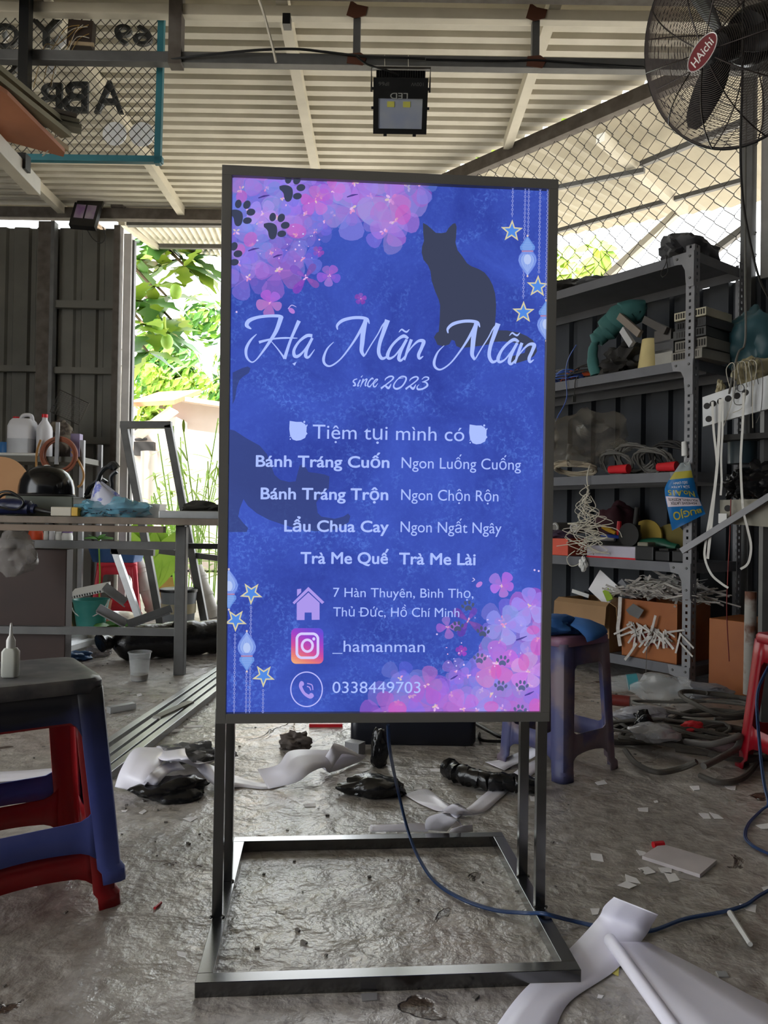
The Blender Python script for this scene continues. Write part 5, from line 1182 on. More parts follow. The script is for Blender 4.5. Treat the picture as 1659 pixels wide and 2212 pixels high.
def coil(name, label, cat, c, r_, turns, wr, m, tilt=0, seed=1, sc=(1, 1), jit=.15, zc=.02, group=None, ax=None):
    rs_ = random.Random(seed); g = MB(); pts = []; n_ = int(turns*16)
    for i in range(n_+1):
        a = i/16*2*math.pi; rr_ = r_*(1+jit*math.sin(i*.37+seed)*.6+jit*.4*math.sin(i*1.1))
        p = V((rr_*math.cos(a)*sc[0], rr_*math.sin(a)*sc[1], zc*(i/n_-.0)+.5*wr*math.sin(i*.9)))
        p = Matrix.Rotation(tilt, 3, 'X') @ p; p = Matrix.Rotation(RY, 3, 'Z') @ p
        pts.append(V(c)+p)
    lo = min(p.z for p in pts); pts = [p+V((0, 0, V(c).z-lo+wr)) for p in pts]
    g.tube(pts, wr, 6); return solo(name, label, cat, g, m, group, smooth=True)
# --- top of the rack
c = rpt(.08, .16, SH[0]); crumple('rag_bundle', 'dark dusty rag bundle lying on top of the rack by its front post', 'bundle', c+DR*.05+V((0, .0, .04)), .13, (.85, 1.5, .6), mat('dusty dark cloth', (58, 58, 62), .9, 0, rgb2=(90, 90, 92), scale=8), 5, .4, 2, flat=SH[0]+.001, rz=RY+.2)
c, w_, h_ = ritem(1208, 1240, 598, 0, .1); crumple('wire_scrap', 'dark tangle of wire scrap on the far end of the rack top', 'scrap', c+V((0, 0, .03)), .09, (1.1, .8, .5), M_dark, 6, .6, 2.4, flat=SH[0]+.001)
c, w_, h_ = ritem(1285, 1310, 590, 0, .12); crumple('flat_bundle', 'flat grey cloth scrap in the middle of the rack top', 'cloth', c+V((0, 0, .02)), .1, (1.3, .7, .25), mat('grey cloth', (96, 98, 100), .9), 7, .4, 2, flat=SH[0]+.001)
g = MB(); a = rk(1443, 545, -.01); g.tube([a, rk(1438, 570, -.015), rk(1428, 590, -.015), rk(1432, 598, -.015), rk(1442, 588, -.015), rk(1440, 562, -.015), rk(1437, 548, -.01)], .0022, 5, smooth=6); solo('hanging_loop', 'thin wire loop hanging off the rack top edge', 'wire', g, M_dark, smooth=True)
# --- shelf one
M_tc = mat('teal cloth', (56, 104, 102), .8, 0, var=.2, scale=7); t = thing('green_cloth', 'teal green cloth bag flopped over the goods on the upper shelf', 'cloth', rk(1290, 790, .08))
q = catmull([rk(1284, 742, .06), rk(1296, 728, .08), rk(1318, 704, .1), rk(1345, 684, .12), rk(1372, 670, .16), rk(1380, 690, .2)], 5)
g = MB(); g.tube([p+V((.006*math.sin(i*1.7), 0, .005*math.sin(i*2.3))) for i, p in enumerate(q)], [.02, .042, .062, .07, .062, .03], 14); g.build('bag_body', M_tc, t, smooth=True)
q = catmull([rk(1284, 742, .06), rk(1280, 765, .05), rk(1282, 790, .05), rk(1288, 806, .05)], 4); q[-1].z = SH[1]+.012
g = MB(); g.tube(q, [.02, .026, .03, .03], 10); g.build('hanging_corner', M_tc, t, smooth=True)
for i, (pa, pb, top, lift, m, lb) in enumerate(((1410, 1450, 755, 0, (150, 148, 142), 'lowest pale power supply in the left pile on the upper shelf'), (1410, 1452, 735, .062, (70, 70, 72), 'dark power supply in the middle of the left pile on the upper shelf'), (1409, 1446, 712, .11, (84, 80, 78), 'slim power supply topping the left pile on the upper shelf'))):
    rbx('power_supply', lb, 'power supply', pa, pb, top, 1, .05, mat('supply case %d' % i, m, .5, .2), .12, 'power supplies on the upper shelf', zlift=lift)
lv = (0, .048, .1, .146, .19, .232)
for i, (pa, pb, top, m, lb) in enumerate(((1452, 1566, 764, (130, 126, 118), 'bottom power supply of the tall pile behind the rack post'), (1455, 1560, 748, (116, 112, 104), 'second power supply from the bottom of the tall pile'), (1453, 1565, 730, (60, 60, 60), 'third dark power supply from the bottom of the tall pile'), (1456, 1560, 712, (52, 52, 54), 'fourth dark power supply of the tall pile'), (1456, 1566, 682, (176, 170, 150), 'cream power supply on top of the tall pile behind the rack post'))):
    a, b = rk(pa, 800, .03), rk(min(pb, 1500), 800, .03); u0 = (a-RP).dot(DR); h_ = lv[i+1]-lv[i]-.003
    g = MB(); cc = rpt(u0-.09, .12+.012*(i % 2), SH[1]+.001+lv[i]+h_/2); g.box(cc, (.16, .22, h_), rz=RY+.05*(i % 3-1)); o = solo('power_supply', lb, 'power supply', g, mat('supply pile %d' % i, m, .5, .15), 'power supplies on the upper shelf', bevel=.002)
    g = MB()
    for k_ in range(12): g.box(cc+DR*(-.07+.0125*k_)-NR*.111, (.006, .004, h_*.6), rz=RY)
    vs_ = g.build('vents', M_dark, o)
c, w_, h_ = ritem(1371, 1412, 733, 1, .04); g = MB(); g.lathe([(w_*.5, 0), (w_*.42, h_), (w_*.36, h_), (w_*.36, 0), (w_*.5, 0)], c+NR*.03, (.08, 0, 1), 24); solo('tape_roll', 'cream paper roll standing among the supplies on the upper shelf', 'roll', g, mat('cream paper', (196, 180, 128), .7), smooth=True)
for i, (pa, pb, lb, m) in enumerate((((1338, 683), (1383, 722), 'pale dusty strip leaning against the teal cloth', (120, 110, 100)), ((1345, 712), (1366, 745), 'black and white vent strip leaning under the pale strip', (170, 170, 172)), ((1392, 690), (1440, 715), 'thin dark strip lying over the power supplies', (70, 66, 64)))):
    g = MB(); a, b = rk(*pa, .05), rk(*pb, .03); g.beam(a, b, .02, .035, (0, 0, 1)); solo('metal_strip', lb, 'strip', g, mat('strip %d' % i, m, .6))
for i, (px, py, m, lb) in enumerate(((1225, 790, mat('blue flex', (40, 74, 150), .4), 'loose blue flex heaped at the far end of the upper shelf'), (1240, 775, mat('orange flex', (190, 80, 40), .5), 'loose orange flex heaped at the far end of the upper shelf'), (1262, 770, M_dark, 'black flex heaped beside the teal cloth'), (1210, 760, M_gwire, 'grey flex heaped at the far end of the upper shelf'))):
    c, w_, h_ = ritem(px-20, px+20, py-20, 1, .1+.05*(i % 2)); coil('flex_heap', lb, 'cable', c, .07+.01*i, 4, .004, m, .35, i+3, (1.3, .7), .5, .05)
c, w_, h_ = ritem(1335, 1360, 740, 1, .1); crumple('cable_heap', 'dark heap of adapters and leads on the upper shelf', 'cables', c+V((0, 0, .05)), .1, (1, .9, .8), M_dark, 17, .7, 2.6, flat=SH[1]+.001)
g = MB(); g.tube([rk(1245, 745, -.005), rk(1228, 775, -.01), rk(1222, 810, -.012), rk(1224, 860, -.012), rk(1205, 900, -.01), rk(1198, 915, -.01)], .0028, 5, smooth=6); solo('blue_flex', 'thin blue flex hanging from the upper shelf', 'cable', g, mat('blue flex', (1, 1, 1)), smooth=True)
g = MB(); g.tube([rk(1250, 812, -.004), rk(1243, 822, -.01), rk(1241, 850, -.01), rk(1240, 868, -.01)], .0028, 5, smooth=6); g.box(rk(1240, 862, -.01), (.018, .018, .03)); solo('plug_lead', 'short black lead with a plug hanging from the upper shelf', 'cable', g, M_dark, smooth=True)
a = rk(1590, 720, .0); crumple('teal_sack', 'dark teal plastic sack hanging behind the rack post', 'sack', rpt(-.12, .34, SH[1]+.1), .13, (.9, .7, 1.25), mat('dark teal film', (44, 78, 86), .5, 0, var=.2), 10, .35, 1.5, flat=SH[1]-.06)
# --- shelf two
c, w_, h_ = ritem(1212, 1320, 882, 2, .06); crumple('clear_bag', 'crinkled clear plastic bag heaped on the middle shelf', 'bag', c+V((0, 0, h_*.55)), h_*.42, (1.2, .7, .8), mat('smoky film', (120, 114, 104), .18, 0, alpha=.42, bump=.8, bscale=22), 11, .6, 2.2, flat=SH[2]+.05)
c, w_, h_ = ritem(1205, 1285, 960, 2, .06); coil('cable_coil', 'pale cable coil at the far end of the middle shelf', 'cable', c, .095, 7, .0055, mat('pale dusty cable', (164, 152, 132), .6), .35, 3, (1.3, .8), .2, .02, 'cable coils on the middle shelf')
for i, (px, rr_, lb) in enumerate(((1325, .1, 'left grey cable coil over the red grips on the middle shelf'), (1365, .115, 'large grey cable coil in the centre of the middle shelf'), (1408, .1, 'grey cable coil right of centre on the middle shelf'), (1450, .11, 'dark cable coil next to the rack post on the middle shelf'))):
    c, w_, h_ = ritem(px-30, px+30, 940, 2, .1); coil('cable_coil', lb, 'cable', c, rr_*.8, 8, .0055, M_gwire if i < 3 else M_dark, 1.0+.12*(i % 2), i+11, (1.1, .8), .3, .03, 'cable coils on the middle shelf')
for pa, pb, lb in ((1318, 1358, 'red tool grip under the coils, left on the middle shelf'), (1422, 1462, 'red tool grip under the coils, right on the middle shelf')):
    a, b = rk(pa, 985, .02), rk(pb, 985, .02); a.z = b.z = SH[2]+.028; g = MB(); g.tube([a, b], [.02, .024], 12); solo('red_grip', lb, 'tool', g, M_red, smooth=True)
# --- white string tangle from shelf two
g = MB(); rs = random.Random(8); c0 = rk(1272, 1015, -.02)
g.tube([rk(1274, 1005, -.012), rk(1268, 1030, -.02), rk(1270, 1060, -.02), rk(1264, 1095, -.02)], .0028, 5, smooth=5)
for i in range(16):
    pts = []; x, y = 1268+rs.uniform(-6, 10), 1045+rs.uniform(0, 40)
    for k_ in range(9):
        pts.append(rk(x, y, -.02-rs.uniform(0, .03))); x = 1265+rs.gauss(0, 10+3*k_) ; y = y+rs.uniform(4, 26)
        y = min(y, 1196)
    g.tube(pts, .0022, 4, smooth=5)
g.tube([rk(1242, 1190, -.02), rk(1225, 1205, -.02), rk(1232, 1222, -.02), rk(1250, 1218, -.02), rk(1262, 1195, -.02)], .0025, 4, smooth=5)
solo('string_tangle', 'tangled pale string and flex hanging from the middle shelf', 'string', g, M_lwire, smooth=True)
q = rk(1260, 1218, -.02); crumple('string_knot', 'lumpy white plug hanging at the end of the tangled string', 'plug', q, .022, (.8, .7, 1.4), M_wplastic, 4, .5, 2)
# --- shelf three
rbx('orange_box', 'orange red cardboard box next to the sign on the third shelf', 'box', 1160, 1229, 1163, 3, .02, mat('orange red card', (206, 84, 64), .5), .16)
o, c, w_, h_ = rbx('long_box', 'long white box with red base lying on the third shelf', 'box', 1270, 1375, 1180, 3, .01, mat('grey white card', (176, 172, 186), .5), .1)
g = MB(); g.box(c+NR*.05+V((0, 0, .004)), (w_*1.01, .103, .009), rz=RY); g.build('red_base', M_red, o)
c, w_, h_ = ritem(1372, 1412, 1172, 3, .0)
t = thing('drill_charger', 'black and cream drill charger right of the white box', 'charger', c)
g = MB(); g.box(c+NR*.06+V((0, 0, h_*.4)), (w_, .11, h_*.8), rz=RY); g.build('base', M_bplastic, t, bevel=.006)
g = MB(); g.box(c+NR*.055+DR*.02+V((0, 0, h_*.85)), (w_*.55, .08, h_*.3), rz=RY+.1); g.build('top', mat('cream plastic', (120, 116, 100), .5), t, bevel=.006)
for pa, pb, lb in ((1412, 1446, 'black drill battery between charger and rack post'), (1450, 1484, 'black drill battery touching the rack post')):
    c, w_, h_ = ritem(pa, pb, 1186, 3, .01); t = thing('drill_battery', lb, 'battery', c, 'drill batteries')
    g = MB(); g.box(c+NR*.06+V((0, 0, h_*.42)), (w_*.95, .1, h_*.84), rz=RY); g.build('body', M_bplastic, t, bevel=.006)
    g = MB(); g.box(c+NR*.06+V((0, 0, h_*.92)), (w_*.6, .07, h_*.2), rz=RY); g.build('slide_rail', M_dark, t, bevel=.002)
c, w_, h_ = ritem(1398, 1455, 1165, 3, .16); g = MB(); g.tube([c+DR*.1+V((0, 0, .07)), c+V((0, 0, .075)), c-DR*.1+V((0, 0, .06))], [.03, .034, .022], 12, smooth=4); solo('green_tool', 'green and black drill lying behind the batteries', 'tool', g, mat('green plastic', (30, 84, 64), .4), smooth=True)
c, w_, h_ = ritem(1370, 1420, 1127, 3, .24); g = MB(); g.lathe([(0, -.006), (.1, -.006), (.1, .006), (.03, .012), (0, .012)], c+V((0, 0, .1)), -NR+V((0, 0, .25)), 30); solo('polishing_disc', 'yellow polishing disc leaning at the back of the third shelf', 'disc', g, mat('dull yellow', (150, 126, 50), .8), smooth=True)
c, w_, h_ = ritem(1395, 1440, 1130, 3, .28); g = MB(); g.lathe([(0, -.006), (.09, -.006), (.09, .006), (0, .008)], c-DR*.08+V((0, 0, .09)), -NR+V((0, 0, .25)), 30); solo('sanding_disc', 'second darker yellow disc behind the polishing disc', 'disc', g, mat('olive disc', (110, 98, 48), .8), smooth=True)
c, w_, h_ = ritem(1355, 1392, 1110, 3, .17); t = thing('angle_grinder', 'black angle grinder standing on end behind the charger', 'tool', c)
g = MB(); g.tube([c+V((0, 0, .012)), c+V((0, 0, .1)), c+V((0, 0, .17))], [.03, .034, .028], 14, smooth=4); g.build('body', M_bplastic, t, smooth=True)
g = MB(); g.tube([c+V((0, 0, .15)), c+V((.01, 0, .26))], [.014, .012], 10); g.build('grip', M_dark, t, smooth=True)
g = MB(); g.lathe([(0, -.004), (.06, -.004), (.06, .004), (0, .004)], c-NR*.05+V((0, 0, .12)), -NR, 26); g.build('guard_disc', M_dark, t, smooth=True)
for i, (pa, pb, lb, m) in enumerate((((1302, 1138), (1330, 1152), 'yellow handled knife on the third shelf', M_yellow), ((1338, 1126), (1336, 1156), 'red handled pliers standing on the third shelf', M_red), ((1362, 1160), (1364, 1175), 'small yellow handled screwdriver before the grinder', M_yellow), ((1275, 1162), (1328, 1166), 'long pale blade lying behind the white box', M_alu), ((1300, 1158), (1340, 1160), 'blue handled tool behind the white box', M_blue))):
    a, b = rk(*pa, .12+.01*i), rk(*pb, .12+.01*i); g = MB(); g.tube([a, a.lerp(b, .5), b], [.011, .013, .009], 8); solo('hand_tool', lb, 'tool', g, m, smooth=True)
c, w_, h_ = ritem(1260, 1400, 1160, 3, .2); g = MB(); g.box(c+NR*.05+V((0, 0, .05)), (.3, .16, .1), rz=RY); solo('tool_tray', 'dark tool tray under the hand tools at the back of the third shelf', 'tray', g, M_dark, bevel=.004)
for i, (px, lb) in enumerate(((1198, 'left pale vinyl roll end at the back of the third shelf'), (1240, 'right pale vinyl roll end at the back of the third shelf'))):
    a = rk(px, 1140, .08); b = a+NR*.26; g = MB(); g.tube([a, b], .03, 16); o = solo('vinyl_roll', lb, 'roll', g, mat('grey vinyl roll', (120, 116, 112), .5), smooth=True)
    g = MB(); g.lathe([(.02, 0), (.024, 0), (.024, .004), (.02, .004)], a-NR*.004, NR, 16); g.build('core', M_wplastic, o)
c, w_, h_ = ritem(1180, 1240, 1150, 3, .08); crumple('purple_pouch', 'dark purple pouch on the orange box', 'pouch', rpt((c-RP).dot(DR), .1, SH[3]+.11), .06, (1.4, 1, .45), mat('purple cloth', (62, 48, 68), .8), 12, .3, 2)
c, w_, h_ = ritem(1310, 1350, 1110, 3, .3); crumple('maroon_bag', 'dark maroon bag behind the pliers', 'bag', rpt((c-RP).dot(DR), .33, SH[3]+.17), .11, (1, .6, 1), mat('maroon cloth', (60, 26, 34), .8), 19, .3, 1.6)
# --- shelf four: cartons
c, w_, h_ = ritem(1203, 1330, 1296, 4, -.0); cw = w_; SZ4 = SH[4]
def open_box(name, label, cat, c, w_, d_, h_, m, flap=.12, writing=None, rz=0.0):
    t = thing(name, label, cat, c); Mr = Matrix.Rotation(RY+rz, 3, 'Z'); P = lambda u, v, z: V(c)+Mr @ V((u, -v, z))
    # u along the front, v inward
    g = MB()
    for u0, u1, v0, v1 in ((-w_/2, w_/2, 0, .004), (-w_/2, w_/2, d_-.004, d_), (-w_/2, -w_/2+.004, .004, d_-.004), (w_/2-.004, w_/2, .004, d_-.004)):
        g.hexa([P(u0, v0, .001), P(u1, v0, .001), P(u1, v1, .001), P(u0, v1, .001), P(u0, v0, h_), P(u1, v0, h_), P(u1, v1, h_), P(u0, v1, h_)])
    g.hexa([P(-w_/2, 0, .001), P(w_/2, 0, .001), P(w_/2, d_, .001), P(-w_/2, d_, .001), P(-w_/2, 0, .006), P(w_/2, 0, .006), P(w_/2, d_, .006), P(-w_/2, d_, .006)]); g.build('body', m, t)
    if flap:
        g = MB(); g.grid([[P(-w_/2, 0, h_), P(w_/2, 0, h_)], [P(-w_/2-.004, -.03, h_-.02), P(w_/2+.004, -.03, h_-.02)], [P(-w_/2-.006, -.045, h_-flap), P(w_/2+.002, -.04, h_-flap)]]); g.build('front_flap', m, t, solid=.004)
        g = MB(); g.grid([[P(-w_/2, 0, h_), P(-w_/2, d_, h_)], [P(-w_/2-.04, 0, h_-.02), P(-w_/2-.04, d_, h_-.02)], [P(-w_/2-.05, 0, h_-flap), P(-w_/2-.05, d_, h_-flap)]]); g.build('side_flap', m, t, solid=.004)
    return t, P
# NR must point inward on the +v side
def fixv(): pass
h4 = h_
t, P = open_box('cardboard_box', 'open brown cardboard box of offcuts on the lowest shelf', 'box', c, cw*.86, .26, h4, M_card, .13)
g = MB(); g.tube([P(-.13, -.001, .06), P(-.13, -.001, .13)], .003, 4); 
for u in (-.11, -.07, -.05, -.01, .01): g.tube([P(u, -.002, .05), P(u, -.002, .14)], .003, 4)
for u, z in ((-.12, .14), (-.06, .14), (-.03, .095), (.03, .14)): g.tube([P(u-.02, -.002, z), P(u+.02, -.002, z)], .003, 4)
g.build('printed_marks', mat('brown ink', (64, 46, 38), .7), t)
for i, (pa, pb, w_, lb, m) in enumerate((((1284, 1252), (1325, 1290), .13, 'white card sheet sticking out of the brown box', M_paper), ((1326, 1282), (1350, 1258), .05, 'grey card strip leaning out to the right of the brown box', M_rack), ((1236, 1276), (1272, 1288), .02, 'pale plastic stick poking from the brown box', M_wplastic), ((1268, 1278), (1264, 1300), .03, 'black offcut poking from the brown box', M_black))):
    a, b = rk(*pa, .1+.03*i), rk(*pb, .1+.03*i); g = MB(); g.beam(a, b, .004, w_, (0, 0, 1)); solo('card_offcut', lb, 'offcut', g, m)
g = MB(); a = rk(1313, 1285, .08); g.box(a, (.04, .004, .06), rz=RY, ry=.5); solo('green_tag', 'lime green tag on the white card in the brown box', 'tag', g, mat('lime tag', (140, 170, 40), .5))
c, w_, h_ = ritem(1345, 1470, 1297, 4, .005)
t, P = open_box('orange_carton', 'glossy orange printed carton on the lowest shelf', 'box', c, w_*.95, .28, h_*.98, M_cardo, 0)
g = MB()
for u0, u1, z0, z1 in ((-.14, .1, .075, .082), (-.14, .1, .09, .094)): g.hexa([P(u0, -.001, z0), P(u1, -.001, z0), P(u1, .003, z0), P(u0, .003, z0), P(u0, -.001, z1), P(u1, -.001, z1), P(u1, .003, z1), P(u0, .003, z1)])
for k_ in range(7): u = -.12+.03*k_; g.hexa([P(u, -.001, .1), P(u+.02, -.001, .1), P(u+.02, .003, .1), P(u, .003, .1), P(u, -.001, .13), P(u+.02, -.001, .13), P(u+.02, .003, .13), P(u, .003, .13)])
g.build('printed_band', mat('red brown ink', (140, 44, 34), .5), t)
hC = h_
c, w_, h_ = ritem(1512, 1560, 1305, 4, .05); c = rpt(-.16, .03, .02)
g = MB(); g.box(c+NR*.15+V((0, 0, .16)), (.2, .26, .34), rz=RY); solo('brown_carton', 'shadowed brown carton on the floor right of the rack post', 'box', g, M_cardo, bevel=.003)
# LED strip scrap spilling from the orange carton
c, w_, h_ = ritem(1345, 1470, 1297, 4, .005); rs = random.Random(11)
g = MB()
for i in range(420):
    u, v = rs.gauss(0, w_*.3), rs.uniform(0, .26); z = hC+abs(rs.gauss(0, .03))+.075*max(0, 1-abs(u)/.2)*rs.random()
    p = c+DR*u+NR*v+V((0, 0, z)); a = rs.random()*6.3; L_ = rs.uniform(.025, .08); d = DR*math.cos(a)+NR*math.sin(a)*.7+V((0, 0, rs.uniform(-.4, .4)))
    g.beam(p-d*L_, p+d*L_, .011, .002, (rs.gauss(0, 1), rs.gauss(0, 1), 1.5))
for i in range(40):
    u = rs.gauss(-.02, w_*.27); p = c+DR*u-NR*.012; z1 = hC+.01-abs(rs.gauss(0, .03)); z0 = z1-rs.uniform(.015, .09); dx = DR*rs.gauss(0, .06)-NR*rs.uniform(0, .03)
    g.beam(V((p.x, p.y, z1)), V((p.x, p.y, max(.15, z0)))+dx, .009, .002, (NR.x, NR.y, .2))
o = solo('strip_light_scrap', 'heap of cut white LED strip pieces spilling over the orange carton', 'scrap', g, mat('dusty led strip', (170, 164, 160), .6, 0, rgb2=(206, 202, 196), scale=40)); o['kind'] = 'stuff'
for i, (pts, lb, w_) in enumerate(((((1340, 1290), (1338, 1330), (1335, 1360), (1340, 1395)), 'row of pale clips hanging left of the orange carton', .02), (((1416, 1330), (1408, 1360), (1400, 1372)), 'cut LED strip hanging in front of the orange carton', .012), (((1375, 1390), (1362, 1410), (1350, 1425)), 'cut LED strip at the foot of the orange carton', .012), (((1432, 1370), (1434, 1400)), 'cut LED strip hanging low on the right of the carton', .012), (((1436, 1378), (1455, 1402)), 'cut LED strip fallen beside the rack post', .012))):
    pp = catmull([rk(*p, -.02-.004*i) for p in pts], 4); g = MB()
    for a, b in zip(pp, pp[1:]): g.beam(a, b, w_, .003, (NR.x, NR.y, 0), .001)
    solo('light_strip', lb, 'light strip', g, mat('dusty led strip', (1, 1, 1)))
g = MB(); g.prism([(-.05, 0), (-.01, .035), (.05, .01), (.02, -.035), (-.03, -.02)], (rk(1372, 1320, -.03), DR*-1, V((0, 0, 1)), -NR), .003); solo('grey_tile', 'small grey plastic plate hanging on the orange carton', 'plate', g, M_steel)
g = MB(); g.tube([rk(1412, 1370, -.03), rk(1398, 1400, -.03), rk(1396, 1430, -.03), rk(1395, 1455, -.03)], .0015, 4, smooth=5); g.tube([rk(1366, 1345, -.03), rk(1376, 1375, -.03), rk(1378, 1392, -.03)], .0015, 4, smooth=5); solo('thin_lead', 'thin pale lead trailing down past the lowest shelf', 'wire', g, M_gwire)
# --- glue bag hung upside down on the post
t = thing('glue_bag', 'blue and yellow printed glue bag hanging upside down on the rack post', 'bag', rk(1485, 990, -.05))
BO = rk(1478, 1005, -.03); bn = (CP-BO); bn.z = 0; bn.normalize(); bu_ = V((0, 0, 1)).cross(bn).normalized(); bs = (BO-CP).length/F*1.0
def bp_(px, py, d=0): return onp(px, py, BO, bn)+bn*d
edgeL = [(1470, 1000), (1440, 1045), (1436, 1065), (1442, 1100), (1452, 1146)]; edgeR = [(1490, 998), (1500, 1040), (1508, 1070), (1518, 1095), (1524, 1110)]
M_bagb = mat('blue print film', (24, 104, 168), .3, 0, var=.1)
rows_ = []
eL, eR = catmull([V((*p, 0)) for p in edgeL], 5), catmull([V((*p, 0)) for p in edgeR], 5)
def brow(f_):
    i = f_*(len(eL)-1); k_ = min(int(i), len(eL)-2); return eL[k_].lerp(eL[k_+1], i-k_), eR[k_].lerp(eR[k_+1], i-k_)
def bxy(f_, s_, extra=0):
    a, b = brow(f_); p = a.lerp(b, s_); return bp_(p.x, p.y, .03*math.sin(math.pi*s_)**.7*math.sin(math.pi*min(1, f_*1.05))+.003*math.sin(11*f_+7*s_)+extra)
g = MB()
g.grid([[bxy(f_/24, s_/14) for s_ in range(15)] for f_ in range(25)]); g.grid([[bxy(f_/24, s_/14)-bn*(.06*math.sin(math.pi*s_/14)**.7*math.sin(math.pi*min(1, f_/24*1.05))+.001) for s_ in range(15)] for f_ in range(25)])
g.build('film', M_bagb, t, smooth=True)
def bpatch(f0, f1, m, nm, e=.0012, s0=0.02, s1=.98):
    g = MB(); g.grid([[bxy(f0+(f1-f0)*i/10, s0+(s1-s0)*j/14, e) for j in range(15)] for i in range(11)]); return g.build(nm, m, t, smooth=True)
bpatch(.0, .12, mat('milky film', (150, 158, 160), .2), 'clear_neck'); bpatch(.12, .2, mat('print yellow', (170, 160, 60), .4), 'yellow_band'); bpatch(.56, .72, mat('print white', (206, 196, 206), .4), 'white_band')
def btext(txt, f_, s0, s1, hgt, m, nm, bold=.01):
    a, b = bxy(f_, s1, .004), bxy(f_, s0, .004); U = (b-a).normalized(); Wd = -(V((0, 0, 1))-U*U.z).normalized()
    Ua = (b-a); g = MB(); P_ = textmesh(txt, bold); xs_ = [q[0] for p in P_ for q in p]; ys_ = [q[1] for p in P_ for q in p]
    for p in P_:
        pts = []
        for x, y in p:
            fx = (x-min(xs_))/(max(xs_)-min(xs_)); fy = (y-min(ys_))/(max(ys_)-min(ys_))
            pts.append(bxy(min(.99, f_+fy*hgt), s1+(s0-s1)*fx, .0026))
        g.face(pts)
    g.build(nm, m, t)
M_py, M_pk = mat('print yellow', (1, 1, 1)), mat('print black', (20, 20, 24), .5)
btext('BUGJO', .76, .12, .92, .13, M_py, 'lettering', .02); btext('POLYVINYL ACETATE', .585, .08, .92, .045, M_pk, 'lettering', .005); btext('ADHESIVE LATEX', .645, .12, .88, .045, M_pk, 'lettering', .005)
btext('No.A15', .42, .1, .9, .12, M_py, 'lettering', .015); btext('SỮA LATEX', .31, .2, .8, .07, M_paper, 'lettering', .005); btext('SIÊU DÍNH', .24, .25, .75, .05, M_paper, 'lettering', .0)
g = MB(); g.tube([rk(1482, 985, -.012), rk(1478, 1000, -.03), rk(1484, 1006, -.03), rk(1492, 992, -.012)], .003, 5, smooth=4); g.build('tie', M_clear, t)
g = MB(); g.tube([rk(1478, 955, -.008), rk(1479, 970, -.012), rk(1479, 985, -.012)], [.012, .014, .014], 10); solo('post_sleeve', 'pale tape sleeve wrapped on the rack post above the glue bag', 'sleeve', g, M_wplastic, smooth=True)
# ================================================================ second shelf unit at the far right edge
YW = 2.75
WO = at(1590, 890, YW); wn_ = V((-.62, -.785, 0)).normalized(); wu_ = V((0, 0, 1)).cross(wn_).normalized()
if wu_.x < 0: wu_ = -wu_
def wp(px, py, d=0): return onp(px, py, WO, wn_)+wn_*d
t = thing('vent_board', 'long white drilled metal board jutting in at the right edge', 'board', wp(1600, 900))
g = MB(); q = [wp(1518, 922), wp(1700, 872), wp(1700, 797), wp(1517, 858)]
g.hexa(q[:2]+[q[1]-wn_*.015, q[0]-wn_*.015]+[q[3], q[2], q[2]-wn_*.015, q[3]-wn_*.015]); g.build('plate', mat('white enamel', (214, 216, 218), .4, 0, rgb2=(176, 178, 180), scale=6), t, bevel=.001)
for px, py in ((1527, 877), (1540, 872), (1556, 867), (1573, 861), (1592, 855), (1610, 848), (1531, 905)): g = MB(); g.lathe([(0, .0012), (.0115, .0012), (.0118, 0)], wp(px, py), wn_, 18); g.build('hole', M_dark, t)
g = MB(); g.tube([wp(1600+8*math.cos(a), 838+8*math.sin(a), .001) for a in [k_*.524 for k_ in range(12)]], .0012, 4, closed=True); g.build('printed_ring', M_steel, t)
g = MB(); q = [wp(1555, 1130), wp(1700, 1142), wp(1700, 1076), wp(1555, 1080)]
g.hexa(q[:2]+[q[1]-wn_*.015, q[0]-wn_*.015]+[q[3], q[2], q[2]-wn_*.015, q[3]-wn_*.015]); o = solo('beige_board', 'dull beige drilled board below the white board at the right edge', 'board', g, mat('beige enamel', (136, 132, 118), .5), bevel=.001)
for px, py in ((1552+20, 1098), (1572, 1125)): g = MB(); g.lathe([(0, .0006), (.011, .0006), (.012, 0)], wp(px, py), wn_, 14); g.build('hole', M_dark, o)
g = MB(); g.beam(wp(1478, 1190, .03), wp(1690, 1058, .03), .02, .022); solo('diagonal_bar', 'grey steel bar running diagonally across the right edge', 'bar', g, M_rack)
